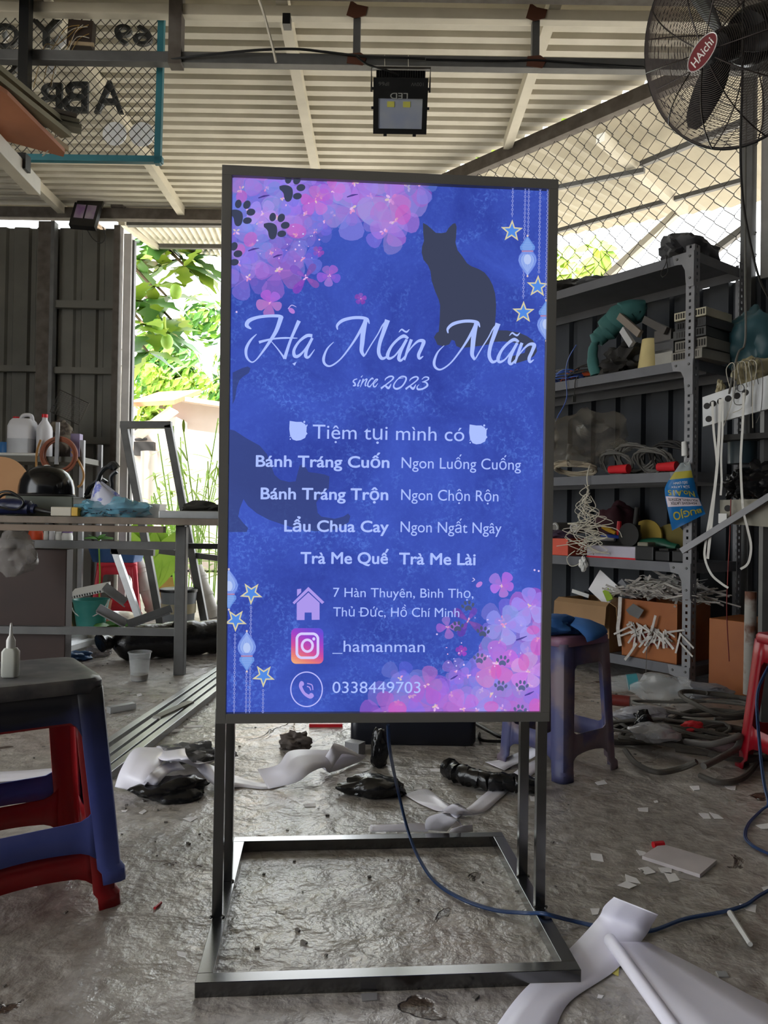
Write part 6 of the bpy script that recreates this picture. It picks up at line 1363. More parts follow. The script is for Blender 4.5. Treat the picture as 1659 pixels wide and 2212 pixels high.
# supports out of sight behind the boards
g = MB(); a = wp(1646, 1000, -.06); g.box((a.x, a.y, .62), (.03, .03, 1.24)); trim(g, M_steel)
g = MB(); a, b = wp(1560, 1150, -.05), wp(1700, 1150, -.05); g.box(((a.x+b.x)/2, (a.y+b.y)/2, wp(1600, 925).z-.03), ((b-a).length*1.3, .1, .02), rz=math.atan2(wu_.y, wu_.x)); solo('dark_shelf', 'dark shelf under the white drilled board', 'shelf', g, M_dark)
for i, (pts, lb, w_) in enumerate((
        (((1542, 870), (1545, 930), (1552, 1000), (1549, 1040), (1538, 1110), (1528, 1170), (1526, 1205), (1540, 1240), (1562, 1260), (1576, 1269)), 'longest white LED strip, curling at its end beside the rack', .008),
        (((1560, 865), (1558, 930), (1554, 1000), (1548, 1060), (1542, 1120), (1538, 1160), (1533, 1206)), 'straight white LED strip second from the left', .01),
        (((1566, 862), (1566, 930), (1563, 990), (1564, 1040), (1562, 1070)), 'short white LED strip with a clip in the middle', .007),
        (((1612, 852), (1610, 920), (1606, 990), (1607, 1040), (1611, 1100), (1620, 1140), (1628, 1180), (1622, 1215), (1606, 1228)), 'white LED strip bowing out at the right edge', .008))):
    pp = catmull([wp(*p, .02+.006*i) for p in pts], 5); g = MB()
    for a, b in zip(pp, pp[1:]): g.beam(a, b, w_, .002, (wn_.x, wn_.y, 0), .001)
    solo('light_strip', lb, 'light strip', g, mat('clean led strip', (206, 204, 198), .5))
g = MB(); g.box(wp(1566, 1120, .03), (.028, .006, .035), rz=math.atan2(wu_.y, wu_.x)); solo('strip_connector', 'small white connector block hanging among the LED strips', 'connector', g, M_wplastic)
g = MB(); g.tube([wp(1582, 1078, .02), wp(1580, 1150, .02), wp(1576, 1230, .02), wp(1570, 1320, .0), wp(1572, 1430, -.02)], .002, 5, smooth=6); solo('red_flex', 'thin dark red flex hanging at the right edge', 'cable', g, mat('dark red flex', (110, 34, 34), .5), smooth=True)
g = MB(); g.tube([at(1612, 200, 2.9), at(1610, 400, 2.9), at(1610, 600, 2.88), at(1610, 735, 2.85), at(1596, 760, 2.8), at(1585, 800, 2.76), at(1575, 850, 2.73)], .004, 6, smooth=8); solo('hanging_cable', 'grey cord hanging straight down in front of the rack end', 'cable', g, M_gwire, smooth=True)
for i, (px, py, r_, sc, m, lb) in enumerate(((1620, 800, .055, (1.1, .7, .9), mat('amber film', (150, 140, 110), .2, 0, alpha=.85, bump=.7, bscale=30), 'crinkled bag of clear fittings on top of the white board'), (1548, 838, .028, (.5, .5, 1.2), mat('amber film', (1, 1, 1)), 'small clear wrapper standing on the left end of the white board'), (1580, 846, .03, (1.3, .6, .6), mat('dust lump', (120, 116, 106), .8), 'dusty lump of string on the white board'), (1640, 1035, .07, (1.2, .7, .8), M_bag, 'shiny black bag on the beige board at the right edge'), (1590, 1048, .045, (1.1, .7, .9), M_bag, 'smaller black bag beside the LED strips'))):
    crumple('plastic_bundle', lb, 'bundle', wp(px, py, -.05), r_, sc, m, 40+i, .5, 2.2)
rs = random.Random(9)
for i in range(6):
    x = 1580+12*i; g = MB(); g.tube([wp(x, 846-3*i, .01), wp(x-8, 800-4*i, .02), wp(x+10, 790, .025), wp(x+rs.uniform(-4, 16), 850+rs.uniform(-5, 40), .02), wp(x+rs.uniform(-20, 20), 880+rs.uniform(-10, 50), .015)], .0014, 4, smooth=5)
    solo('loose_lead', ['first', 'second', 'third', 'fourth', 'fifth', 'sixth'][i]+' of the fine leads from the left looping over the white board', 'wire', g, M_gwire if i % 2 else M_lwire)
a = wp(1588, 968, -.1); g = MB(); g.lathe([(0, -.05), (.05, -.05), (.052, .045), (.056, .05), (0, .05)], a, seg=24); o = solo('dark_tub', 'dark lidded tub under the white board', 'tub', g, mat('dark teal tub', (30, 46, 54), .4), smooth=True)
g = MB(); g.tube([at(1622, 1278, 3.0), at(1618, 1500, 3.0)], .022, 12); solo('rusty_pipe', 'rust stained white pipe standing at the right edge', 'pipe', g, mat('rusted white pipe', (150, 146, 140), .6, 0, rgb2=(96, 58, 40), scale=9, thr=(.5, .6)), smooth=True)
# ================================================================ right stool and things on it
SR = V((.563, 2.44, 0)); M_pst = mat('paint stained lilac plastic', (80, 82, 122), .5, 0, rgb2=(120, 106, 116), scale=7, thr=(.44, .56))
stool('plastic_stool', 'paint spattered lilac plastic stool standing behind the sign on the right', SR, math.radians(38), .425, .225, .262, M_pst, seat_m=mat('pink stained seat', (150, 96, 108), .5, 0, rgb2=(120, 110, 148), scale=6), legw=.05)
c = at(1236, 1392, 2.34); t = thing('cloth_hat', 'crumpled navy blue cap lying on the lilac stool', 'hat', (SR.x-.02, SR.y-.07, .427))
MC = mat('navy cotton', (30, 72, 128), .85, 0, rgb2=(44, 92, 150), scale=14)
g = MB(); g.ball((SR.x-.05, SR.y-.06, .445), .095, 4, (1.25, .8, .42), .35, 1.9, 3, .2)
for v in g.b.verts:
    if v.co.z < .428: v.co.z = .428
g.build('crown', MC, t, smooth=True)
rows_ = []
for i in range(9):
    a = -1.25+2.3*i/8; rows_.append([V((SR.x+.0+rr_*math.cos(a)*1.0, SR.y-.09+rr_*math.sin(a)*.9, .442+.02*math.cos(a*1.3)-z)) for rr_, z in ((.03, -.018), (.075, -.01), (.115, .006), (.125, .02))])
g = MB(); g.grid(rows_); g.build('peak', MC, t, smooth=True, solid=.004)
# red stool cut by the right edge
stool('plastic_stool', 'bright red plastic stool cut off by the right edge', V((1.318, 2.33, 0)), .12, .432, .24, .31, mat('strong red plastic', (150, 10, 30), .35, 0), legw=.06)
# ================================================================ floor litter
# cable pile by the rack foot
rs = random.Random(21); M_hose = mat('dusty black hose', (62, 58, 54), .7, 0, rgb2=(84, 80, 74), scale=12)
specs = [((1480, 1600), .30, .12, .0095), ((1520, 1620), .26, .14, .0095), ((1450, 1590), .22, .1, .006), ((1560, 1600), .24, .16, .009), ((1420, 1610), .2, .08, .005), ((1500, 1570), .24, .1, .006), ((1585, 1570), .2, .14, .009)]
for i, (p, rx, ry, wr) in enumerate(specs):
    c = fl(*p); g = MB(); pts = []; n = 44; ph = rs.random()*6
    for k_ in range(n):
        a = ph+k_/n*2*math.pi*1.55; f_ = 1-.22*k_/n+.06*math.sin(k_*.8+i)
        pts.append(V((c.x+rx*f_*math.cos(a), c.y+ry*f_*math.sin(a)*1.3+.03*math.sin(k_*.5+i), wr+.012*i+.02*(1+math.sin(k_*.45+i*2))*.5)))
    g.tube(pts, wr, 7); solo('cable_loop', ['thick dusty hose looping widest in the pile by the rack foot', 'thick hose crossing the middle of the cable pile', 'thin dusty cable at the back of the cable pile', 'thick hose arching nearest the red stool', 'thin cable on the left of the cable pile under the lilac stool', 'thin cable loop beneath the clear bottle', 'thick hose at the right edge behind the cable pile'][i], 'cable', g, M_hose if wr > .008 else M_gwire, 'cable pile by the rack', smooth=True)
g = MB(); g.tube([fl(1350, 1620, .03), fl(1375, 1650, .02), fl(1420, 1668, .015), fl(1470, 1660, .02), fl(1505, 1645, .05)], .009, 8, smooth=7); solo('hose_end', 'thick hose end curving in front of the cable pile', 'cable', g, M_hose, smooth=True)
g = MB(); g.tube([fl(1512, 1675, .012), fl(1555, 1690, .012), fl(1605, 1680, .012), fl(1640, 1640, .015), fl(1655, 1600, .02)], .009, 8, smooth=7); solo('front_hose', 'thick hose along the front right of the cable pile', 'cable', g, M_hose, smooth=True)
g = MB(); pts = [fl(1481, 1602, .05), fl(1530, 1608, .07), fl(1575, 1598, .09), fl(1598, 1590, .1), fl(1592, 1615, .06), fl(1560, 1635, .05), fl(1520, 1655, .04)]; g.tube(pts, .0105, 9, smooth=7); solo('bent_hose', 'thick grey hose bent in a hook on top of the cable pile', 'cable', g, mat('grey hose', (96, 92, 88), .6), smooth=True)
for i, (p, r_, sc, m, lb) in enumerate((((1440, 1545), .075, (1.5, .7, .8), M_clear, 'crumpled clear plastic bag on top of the cable pile'), ((1400, 1592), .075, (1.25, .8, .35), mat('printed silver film', (150, 150, 156), .35, 0, bump=.6), 'grey printed film sheet left on the cable pile'), ((1425, 1640), .06, (1.2, .7, .5), mat('shiny film', (176, 176, 180), .12, .3, bump=.8), 'shiny silver wrapper at the front of the cable pile'), ((1400, 1625), .04, (.7, .6, 1.1), M_bag, 'small black plastic scrap in the cable pile'), ((1508, 1622), .03, (1.2, .8, .7), M_red, 'red sponge on the cable pile'), ((1525, 1535), .085, (1.4, .7, .35), mat('grey lettered film', (136, 138, 146), .4, 0, bump=.5), 'grey lettered plastic sheet behind the cable pile'), ((1590, 1640), .07, (1.3, .8, .3), mat('mauve paper', (120, 104, 110), .6), 'dull mauve paper under the hoses at right'))):
    c = fl(*p); o = crumple('plastic_scrap', lb, 'scrap', c+V((0, .05, r_*sc[2]*.75+.05 if i not in (6,) else .03)), r_, sc, m, 60+i, .32, 1.5, flat=.004)
    if i == 1: film = o
q = fl(1398, 1600)+V((0, .02, .088)); g = MB(); text3d(g, '96', q, V((-.9, .2, .1)).normalized(), V((.1, -.5, -.6)).normalized(), .045, .03, .01); g.build('film_print', M_pk, film)
q = fl(1395, 1560); t = thing('drink_bottle', 'clear plastic bottle with a teal label lying on the cable pile', 'bottle', q+V((0, .1, .06)))
a = fl(1345, 1540)+V((0, .16, .08)); b = fl(1430, 1540)+V((0, .12, .11)); d = (b-a)
g = MB(); prof = [(0, 0), (.03, 0), (.034, .015), (.034, d.length*.7), (.02, d.length*.88), (.013, d.length*.9), (.013, d.length)]; g.lathe(prof, a, d, 20); g.build('body', M_cup, t, smooth=True)
g = MB(); g.lathe([(.0345, d.length*.4), (.0345, d.length*.65)], a, d, 20); g.build('label', mat('teal label', (60, 130, 140), .4), t, smooth=True)
g = MB(); g.lathe([(.015, d.length*.97), (.015, d.length*1.08), (0, d.length*1.08)], a, d, 16); g.build('cap', M_wplastic, t)
a, b = fl(1340, 1578), fl(1398, 1585); a.z = b.z = .07; g = MB(); g.tube([a+V((0, .2, 0)), b+V((0, .2, 0))], .022, 12); solo('red_tube', 'dark red tube lying behind the cable pile', 'tube', g, mat('dark red tube', (104, 34, 30), .4), smooth=True)
a = fl(1258, 1550)+V((0, .35, .03)); g = MB(); g.lathe([(0, -.02), (.05, -.02), (.05, .02), (0, .02)], a, (0, 0, 1), 20); solo('tape_reel', 'striped orange and blue tape reel under the lilac stool', 'reel', g, mat('striped tape', (220, 130, 40), .5, 0, rgb2=(40, 50, 140), scale=14, thr=(.48, .52)))
a, b = fl(1480, 1478), fl(1565, 1500); g = MB(); g.beam(a+V((.0, .5, .03)), b+V((0, .5, .03)), .08, .06); solo('timber_block', 'pale timber block under the rack behind the post', 'block', g, mat('pale timber', (1, 1, 1)))
# black tool case behind the sign
g = MB(); c = fl(893, 1614); rbox(g, c.x, c.y+.13, ((.205, .11, .001, .02), (.215, .12, .015, .025), (.215, .12, .085, .025), (.205, .11, .1, .02))); solo('tool_case', 'black plastic tool case lying on the floor behind the sign', 'case', g, mat('dark case', (22, 24, 34), .4), smooth=True)
g = MB(); g.beam(fl(752, 1612, .02), fl(782, 1618, .02), .04, .04); solo('steel_block', 'short square steel tube end beside the black tool case', 'block', g, M_rack)
g = MB(); g.beam(fl(668, 1566, .006), fl(740, 1566, .006), .02, .012); solo('red_stick', 'thin red stick on the floor just under the sign', 'stick', g, M_red)
c = fl(637, 1618); crumple('dirty_rag', 'small dirty grey rag on the floor below the sign', 'rag', c+V((0, 0, .02)), .045, (1.1, .7, .7), mat('dirty rag', (96, 88, 84), .9), 70, .5, 2.2, flat=.001)
g = MB(); g.tube([fl(1030, 1575, .006)+V((0, .1, 0)), fl(1080, 1590, .006), fl(1120, 1600, .006), fl(1045, 1600, .01), fl(1035, 1585, .01)], .006, 6, smooth=7); solo('thin_cable', 'thin black cable loop on the floor beside the tool case', 'cable', g, M_black, smooth=True)
# vinyl strips
def vs(label, L_, R_, m=None, name='vinyl_strip'): strip(name, label, 'vinyl strip', [fp(*p) for p in L_], [fp(*p) for p in R_], m or M_white, 'white vinyl strips on the floor')
vs('broad white vinyl strip curling up beside the black bag on the left', [(325, 1615, .002), (290, 1618, .07), (262, 1660, .06), (248, 1700, .01)], [(380, 1612, .002), (355, 1640, .075), (318, 1690, .05), (300, 1712, .004)])
vs('white vinyl strip arching over behind the black bag', [(338, 1612, .01), (345, 1640, .08), (390, 1645, .06), (430, 1660, .01)], [(400, 1606, .01), (402, 1630, .1), (425, 1650, .07), (470, 1640, .012)])
vs('white vinyl strip end folding over towards the black bag', [(310, 1690, .05), (325, 1670, .075), (350, 1652, .07), (385, 1645, .03)], [(330, 1712, .01), (345, 1690, .05), (368, 1668, .06), (400, 1662, .02)])
vs('white vinyl strip lying flat under the sign post', [(410, 1640, .008), (450, 1650, .05), (500, 1672, .01), (560, 1690, .006), (610, 1690, .004)], [(432, 1668, .005), (470, 1700, .02), (520, 1700, .004), (575, 1704, .003), (620, 1694, .003)])
vs('long white vinyl strip twisting away right of the sign post', [(556, 1662, .012), (600, 1652, .05), (628, 1622, .07), (700, 1620, .06), (740, 1622, .05), (792, 1632, .02)], [(580, 1704, .003), (640, 1690, .02), (672, 1668, .04), (700, 1658, .03), (716, 1668, .006), (780, 1644, .003)])
vs('small white vinyl curl at the tip of the twisted strip', [(690, 1655, .01), (715, 1615, .08), (724, 1606, .08), (760, 1620, .05)], [(712, 1670, .004), (730, 1640, .04), (745, 1628, .05), (790, 1640, .02)])
vs('flat white vinyl strip running under the left stools', [(-20, 1668, .004), (60, 1664, .004), (150, 1655, .004), (250, 1632, .006), (278, 1625, .006)], [(-20, 1690, .004), (60, 1684, .004), (150, 1672, .004), (230, 1660, .004), (262, 1655, .004)])
vs('V-shaped white vinyl strip behind the stand, left arm', [(873, 1716, .004), (920, 1705, .004), (955, 1728, .01), (1000, 1758, .004)], [(905, 1735, .003), (940, 1750, .003), (965, 1755, .003), (985, 1770, .003)])
vs('V-shaped white vinyl strip behind the stand, right arm', [(945, 1755, .006), (1000, 1750, .02), (1040, 1720, .006), (1075, 1692, .006)], [(1005, 1762, .002), (1045, 1754, .004), (1080, 1725, .004), (1108, 1700, .004)])
vs('small white strip fold where the two arms of the V meet', [(955, 1750, .02), (975, 1738, .05), (990, 1735, .055)], [(985, 1762, .004), (1010, 1752, .04), (1022, 1758, .01)])
vs('white vinyl curl standing just behind the stand bar', [(918, 1792, .004), (922, 1768, .05), (950, 1757, .08), (972, 1757, .08)], [(965, 1796, .004), (975, 1785, .05), (990, 1770, .07), (998, 1785, .02)])
vs('low white vinyl strip lying left of the curl behind the stand bar', [(800, 1782, .01), (860, 1780, .02), (900, 1778, .02), (920, 1780, .01)], [(800, 1796, .003), (860, 1797, .003), (900, 1797, .003), (925, 1796, .003)])
vs('small rounded white strip end right of the curl behind the stand bar', [(975, 1790, .01), (1000, 1784, .03), (1020, 1782, .02)], [(970, 1798, .003), (1000, 1798, .003), (1022, 1796, .003)])
vs('white vinyl scrap between the right posts and the lilac stool', [(1048, 1646, .004), (1085, 1640, .01), (1120, 1625, .03), (1155, 1612, .06)], [(1090, 1664, .004), (1115, 1650, .01), (1145, 1640, .02), (1160, 1630, .04)])
vs('white vinyl scrap lying under the right rear post', [(1102, 1675, .004), (1130, 1655, .006), (1158, 1640, .004)], [(1140, 1680, .003), (1158, 1668, .003), (1172, 1660, .003)])
vs('broad white vinyl strip curling up right of the stand in the foreground', [(1062, 2230, .004), (1130, 2140, .004), (1230, 2050, .006), (1290, 1985, .02), (1305, 1958, .06), (1326, 1938, .1)], [(1195, 2240, .003), (1230, 2165, .003), (1330, 2095, .003), (1392, 2025, .008), (1408, 1998, .04), (1422, 1976, .1)])
sheet = strip('vinyl_sheet', 'large white vinyl sheet with a rolled edge at the lower right corner', 'vinyl sheet', [fp(1320, 2034, .02), fp(1362, 2092, .02), fp(1412, 2162, .02), (fp(1478, 2250, .02))], [fp(1400, 2036, .004), fp(1500, 2085, .004), fp(1620, 2150, .004), fp(1760, 2220, .004)], M_white, 'white vinyl strips on the floor')
g = MB(); a, b = fp(1317, 2031, .011), fp(1475, 2250, .011); pts = []
rows_ = []
d = (b-a).normalized(); sd2 = V((d.y, -d.x, 0))
for i in range(13):
    p = a.lerp(b, i/12); rows_.append([p+sd2*(.011*math.cos(t))+V((0, 0, .011*math.sin(t)+.001)) for t in [-1.7+k_*(4.2/10) for k_ in range(11)]])
g.grid(rows_); g.build('rolled_edge', M_white, sheet, smooth=True, solid=.0012)
# black plastic bags on the floor
c = fl(362, 1722); crumple('black_bag', 'crumpled shiny black bag lying by the white strips at left', 'bag', c+V((.01, .0, .02)), .072, (1.25, .72, .42), M_bag, 80, .35, 1.2, flat=.001, rz=.35)
c = fl(420, 1652); crumple('silver_wrap', 'shiny clear wrap crumpled on the white strips at left', 'wrap', c+V((0, 0, .035)), .06, (1.5, .7, .45), mat('grey shiny wrap', (110, 110, 112), .15, .2, alpha=.85, bump=.8), 81, .6, 2.2, flat=.004, rz=.2)
c = fl(805, 1722); crumple('black_bag', 'small triangular black bag behind the sign cable', 'bag', c+V((0, .02, .02)), .075, (1.15, .6, .45), M_bag, 82, .35, 1.2, flat=.001)
c = fl(820, 1660); crumple('black_bag', 'thin twisted black bag standing behind the triangular one', 'bag', c+V((0, .02, .05)), .05, (.55, .6, 1.3), M_bag, 83, .35, 1.2, flat=.001)
g = MB(); q = [fl(968, 1660, .02), fl(1000, 1672, .03), fl(1050, 1685, .03), fl(1110, 1690, .03), fl(1165, 1698, .02)]
pp = catmull(q, 8); g.tube([p+V((0, .005*math.sin(i*1.9), .004*math.sin(i*2.7))) for i, p in enumerate(pp)], [.02+.012*abs(math.sin(i*1.3))*(1-i/len(pp)*.6) for i in range(len(pp))], 10); solo('black_roll_bag', 'long rolled shiny black bag lying behind the right posts', 'bag', g, M_bag, smooth=True)
# flat bits
def tile(name, label, cat, pts, m, z=.0012, th=.0012, group=None):
    g = MB(); q = [fl(*p, z) for p in pts]; g.prism([(v.x, v.y) for v in q], (V((0, 0, .0006)), V((1, 0, 0)), V((0, 1, 0)), V((0, 0, 1))), th); solo(name, label, cat, g, m, group)
tile('ceramic_board', 'pale rectangular board lying on the floor at the right', 'board', [(1387, 1853), (1428, 1826), (1548, 1862), (1512, 1893)], mat('pale board', (206, 198, 200), .5, 0), .004, .008)
tile('board_scrap', 'printed paper scrap tucked under the pale board', 'scrap', [(1374, 1836), (1392, 1840), (1400, 1846), (1382, 1848)], M_paper)
g = MB(); g.tube([fl(1411, 1825, .008), fl(1433, 1823, .008)], .008, 8); solo('red_peg', 'small red peg beside the pale board', 'peg', g, M_red, smooth=True)
g = MB(); g.tube([fl(1577, 1972, .006), fl(1621, 2040, .006)], [.006, .0045], 8); solo('white_stick', 'white lolly stick on the floor at the right edge', 'stick', g, M_wplastic, smooth=True)
g = MB(); g.tube([fl(334, 1962, .003), fl(348, 1950, .003)], .003, 6); solo('red_straw', 'tiny red straw end on the bare patch at left', 'straw', g, M_red)
tile('silver_chip', 'small square silver chip at lower right', 'chip', [(1546, 2098), (1568, 2098), (1575, 2110), (1553, 2110)], M_alu, .002, .002)
tile('yellow_scrap', 'yellow paper scrap half under the white sheet', 'scrap', [(1316, 2100), (1338, 2082), (1336, 2108)], mat('yellow paper', (196, 186, 90), .6))
tile('receipt_scrap', 'small printed slip in front of the stand', 'scrap', [(780, 2147), (815, 2144), (815, 2160), (782, 2163)], mat('grey slip', (140, 138, 138), .6))
SC_ = (((1275, 1842), (1300, 1845), (1304, 1861), (1278, 1857)), ((1378, 1875), (1400, 1872), (1417, 1884), (1395, 1889)), ((1422, 1874), (1452, 1873), (1450, 1888), (1428, 1884)), ((1434, 1884), (1458, 1886), (1469, 1901), (1446, 1906)), ((1350, 1888), (1375, 1897), (1384, 1908), (1352, 1903)), ((1334, 1912), (1352, 1903), (1376, 1912), (1360, 1919)), ((1275, 1962), (1296, 1962), (1292, 1975), (1280, 1976)), ((1285, 1690), (1305, 1684), (1312, 1693), (1292, 1696)), ((1377, 1745), (1400, 1744), (1400, 1753), (1380, 1752)), ((1509, 1756), (1530, 1757), (1536, 1768), (1520, 1768)), ((1532, 1754), (1552, 1760), (1563, 1768), (1543, 1768)), ((1564, 1697), (1590, 1696), (1588, 1706), (1572, 1703)), ((1490, 1698), (1510, 1697), (1512, 1706), (1498, 1707)), ((1597, 1952), (1634, 1954), (1632, 1970), (1612, 1965)), ((1632, 1782), (1660, 1778), (1660, 1790), (1645, 1790)), ((1645, 1916), (1662, 1914), (1662, 1926), (1650, 1924)), ((1144, 1720), (1156, 1720), (1158, 1731), (1146, 1730)), ((895, 1700), (912, 1699), (912, 1706), (894, 1706)), ((1028, 1718), (1054, 1717), (1052, 1724), (1030, 1724)), ((930, 1660), (955, 1660), (952, 1667), (932, 1666)), ((394, 1768), (412, 1764), (428, 1766), (412, 1775)), ((655, 1737), (682, 1734), (682, 1742), (660, 1743)), ((382, 2054), (402, 2058), (401, 2068), (384, 2063)), ((334, 1594), (342, 1588), (347, 1590), (340, 1597)), ((1292, 2148), (1304, 2150), (1300, 2156), (1290, 2155)), ((366, 1575), (390, 1574), (388, 1580), (370, 1581)), ((395, 1567), (438, 1566), (438, 1570), (398, 1572)), ((410, 1553), (428, 1552), (428, 1558), (412, 1558)), ((372, 1560), (392, 1556), (394, 1562), (376, 1564)), ((416, 1455), (440, 1446), (448, 1452), (424, 1462)), ((770, 1660), (785, 1658), (800, 1662), (785, 1668)), ((295, 1500), (305, 1497), (307, 1502), (298, 1505)), ((300, 1755), (312, 1748), (318, 1752), (308, 1758)), ((262, 1750), (276, 1749), (272, 1754), (264, 1754)), ((1412, 1730), (1420, 1728), (1422, 1733), (1415, 1734)), ((52, 1906), (88, 1902), (80, 1916), (50, 1914)))
NEAR = ('beside the stand base on the right', 'left of the printed slips', 'with blue print, upper of the pair below the pale board', 'with blue print, lower of the pair below the pale board', 'bent, above the printed triangle', 'printed, below the bent one', 'just left of the curling foreground strip', 'right in front of the lilac stool', 'alone on the dark floor at right', 'left one of the close pair at right', 'right one of the close pair at right', 'in front of the red stool', 'in front of the hose loop', 'under the blue cable at the right edge', 'at the right edge below the red stool', 'at the right edge above the cable bend', 'between the right posts and the lilac stool', 'on top of the left arm of the V strip', 'on top of the right arm of the V strip', 'left of the long rolled black bag', 'below the black bag at left', 'in the glossy patch behind the stand bar', 'left of the stand base', 'near the white strips and bars', 'tiny, by the foreground strip', 'left one in the cluster beside the bars', 'longest in the cluster beside the bars', 'upper one in the cluster beside the bars', 'rounded one in the cluster beside the bars', 'at the far end of the long bars', 'by the twisted black bag', 'below the short aluminium stub', 'at the tip of the black bag', 'left of the tip of the black bag', 'tiny, in the middle of the right floor', 'half hidden under the left stools')
for p, w_ in zip(SC_, NEAR): tile('paper_scrap', 'white paper scrap '+w_, 'scrap', p, M_paper, .0015, .001, 'paper scraps on the floor')
g = MB(); rs = random.Random(33)
for _ in range(420):
    x, y = rs.uniform(-1.5, 1.6), rs.uniform(.95, 4.2); s_ = rs.uniform(.0015, .006); a = rs.random()*6.28
    g.box((x, y, s_*.3+.0008), (s_*rs.uniform(1, 2.6), s_, s_*.6), rz=a)
o = solo('grit', 'dark grit and crumbs scattered over the concrete floor', 'grit', g, mat('dark grit', (60, 54, 50), .8, 0, rgb2=(150, 146, 140), scale=3)); o['kind'] = 'stuff'
# sign cable
g = MB(); q = [at(838, 1566, 1.46), at(842, 1620, 1.5), fl(858, 1700, .16), fl(880, 1790, .06), fl(903, 1850, .02), fl(940, 1905, .006), fl(1000, 1943, .006), fl(1070, 1966, .006), fl(1135, 1972, .014), fl(1172, 1973, .0305), fl(1200, 1980, .026), fl(1240, 1990, .008), fl(1300, 2003, .007), fl(1360, 2011, .008), fl(1410, 2010, .006), fl(1480, 1985, .006), fl(1560, 1970, .006), fl(1610, 1955, .006), fl(1640, 1935, .006), fl(1680, 1915, .006), fl(1740, 1900, .006), fl(1790, 1885, .006)]
for sx in (-.0022, .0022):
    g.tube([p+V((sx*.4, sx, 0)) for p in catmull(q, 8)], .0027, 6)
solo('sign_cable', 'twin blue flex from the sign snaking across the floor to the right', 'cable', g, mat('navy flex', (34, 62, 108), .4), smooth=True, loc=q[0])
g = MB(); q = [fl(1786, 1876, .006), fl(1740, 1868, .006), fl(1700, 1860, .006), fl(1660, 1844, .006), fl(1625, 1826, .006), fl(1610, 1806, .006), fl(1618, 1778, .006), fl(1645, 1750, .006), fl(1660, 1735, .02), at(1650, 1690, 2.1), at(1640, 1600, 2.12), at(1636, 1500, 2.13), at(1660, 1440, 2.16)]
for sx in (-.0022, .0022): g.tube([p+V((sx, sx*.3, 0)) for p in catmull(q, 8)], .0027, 6)
solo('blue_flex', 'second blue flex curling at the right edge by the red stool', 'cable', g, mat('navy flex', (1, 1, 1)), smooth=True)
# ================================================================ outdoors beyond the doorway and the mesh
M_wh = mat('sunlit white wall', (204, 194, 186), .9, 0, rgb2=(180, 168, 158), scale=1.2)
YHs = 11.0
t = thing('white_house', 'white plastered house wall in the sun beyond the doorway', 'building', at(430, 1200, YHs))
g = MB(); q = [at(372, 866, YHs), at(650, 905, YHs)]; g.hexa([V((q[0].x, YHs, 0)), V((q[1].x, YHs, 0)), V((q[1].x, YHs+3, 0)), V((q[0].x, YHs+3, 0)), q[0], q[1], q[1]+V((0, 3, 0)), q[0]+V((0, 3, 0))]); g.build('wall', M_wh, t)
g = MB(); a, b = at(368, 860, YHs-.1), at(655, 900, YHs-.1); g.beam(a, b, .3, .06); g.build('roof_edge', mat('pale roof edge', (196, 184, 170), .8), t)
Y2 = 10.2; g = MB(); a, b, c, d = at(270, 880, Y2), at(376, 874, Y2), at(372, 905, Y2), at(270, 930, Y2)
g.hexa([V((a.x, Y2+.2, 0)), V((at(372, 900, Y2).x, Y2+.2, 0)), V((at(372, 900, Y2).x, Y2+2, 0)), V((a.x, Y2+2, 0)), V((a.x, Y2+.2, at(300, 910, Y2).z)), V((at(372, 900, Y2).x, Y2+.2, at(300, 895, Y2).z)), V((at(372, 900, Y2).x, Y2+2, at(300, 895, Y2).z)), V((a.x, Y2+2, at(300, 910, Y2).z))]); g.build('annex_wall', M_wh, t)
g = MB(); g.hexa([a, b, b+V((0, 1.5, .4)), a+V((0, 1.5, .4)), a+V((0, 0, .06)), b+V((0, 0, .06)), b+V((0, 1.5, .46)), a+V((0, 1.5, .46))]); g.build('tiled_roof', mat('red tile', (196, 120, 84), .8), t)
g = MB(); g.beam(at(296, 942, Y2-.3), at(376, 885, Y2-.3), .4, .03); g.build('verge', M_joist, t)
for i in range(4): g = MB(); g.beam(at(292, 928+i*11, Y2+.15), at(317, 926+i*11, Y2+.15), .05, .03); g.build('louvre', M_dark, t)
g = MB(); a, b = at(293, 955, Y2+.18), at(335, 985, Y2+.18); g.box(((a.x+b.x)/2, Y2+.15, (a.z+b.z)/2), (b.x-a.x, .1, a.z-b.z)); g.build('dark_opening', M_dark, t)
q = fl(350, 1225); g = MB(); g.tube([at(322, 975, 8.6), at(322, 1130, 8.6)], .09, 14); solo('white_barrel', 'sunlit pale column beside the house beyond the doorway', 'column', g, M_wh, smooth=True)
# utility pole
YP = 7.2; a = at(279, 640, YP); t = thing('utility_pole', 'pale concrete utility pole just outside the doorway', 'pole', (a.x, YP, 0))
g = MB(); g.tube([(a.x, YP, 0), (a.x-.02, YP, 5)], [.062, .05], 16); g.build('shaft', mat('pale concrete', (206, 200, 190), .8), t, smooth=True)
for py in (757, 792): g = MB(); z = at(279, py, YP).z; g.tube([(a.x+.064*math.cos(x), YP+.064*math.sin(x), z) for x in [k_*.42 for k_ in range(15)]], .004, 5, closed=True); g.build('strap', M_wire, t)
for py in (870, 885, 930, 945): z = at(285, py, YP).z; g = MB(); g.box((a.x+.03, YP-.056, z), (.03, .006, .04)); g.build('stencil_patch', mat('blue stencil', (90, 100, 190), .7), t)
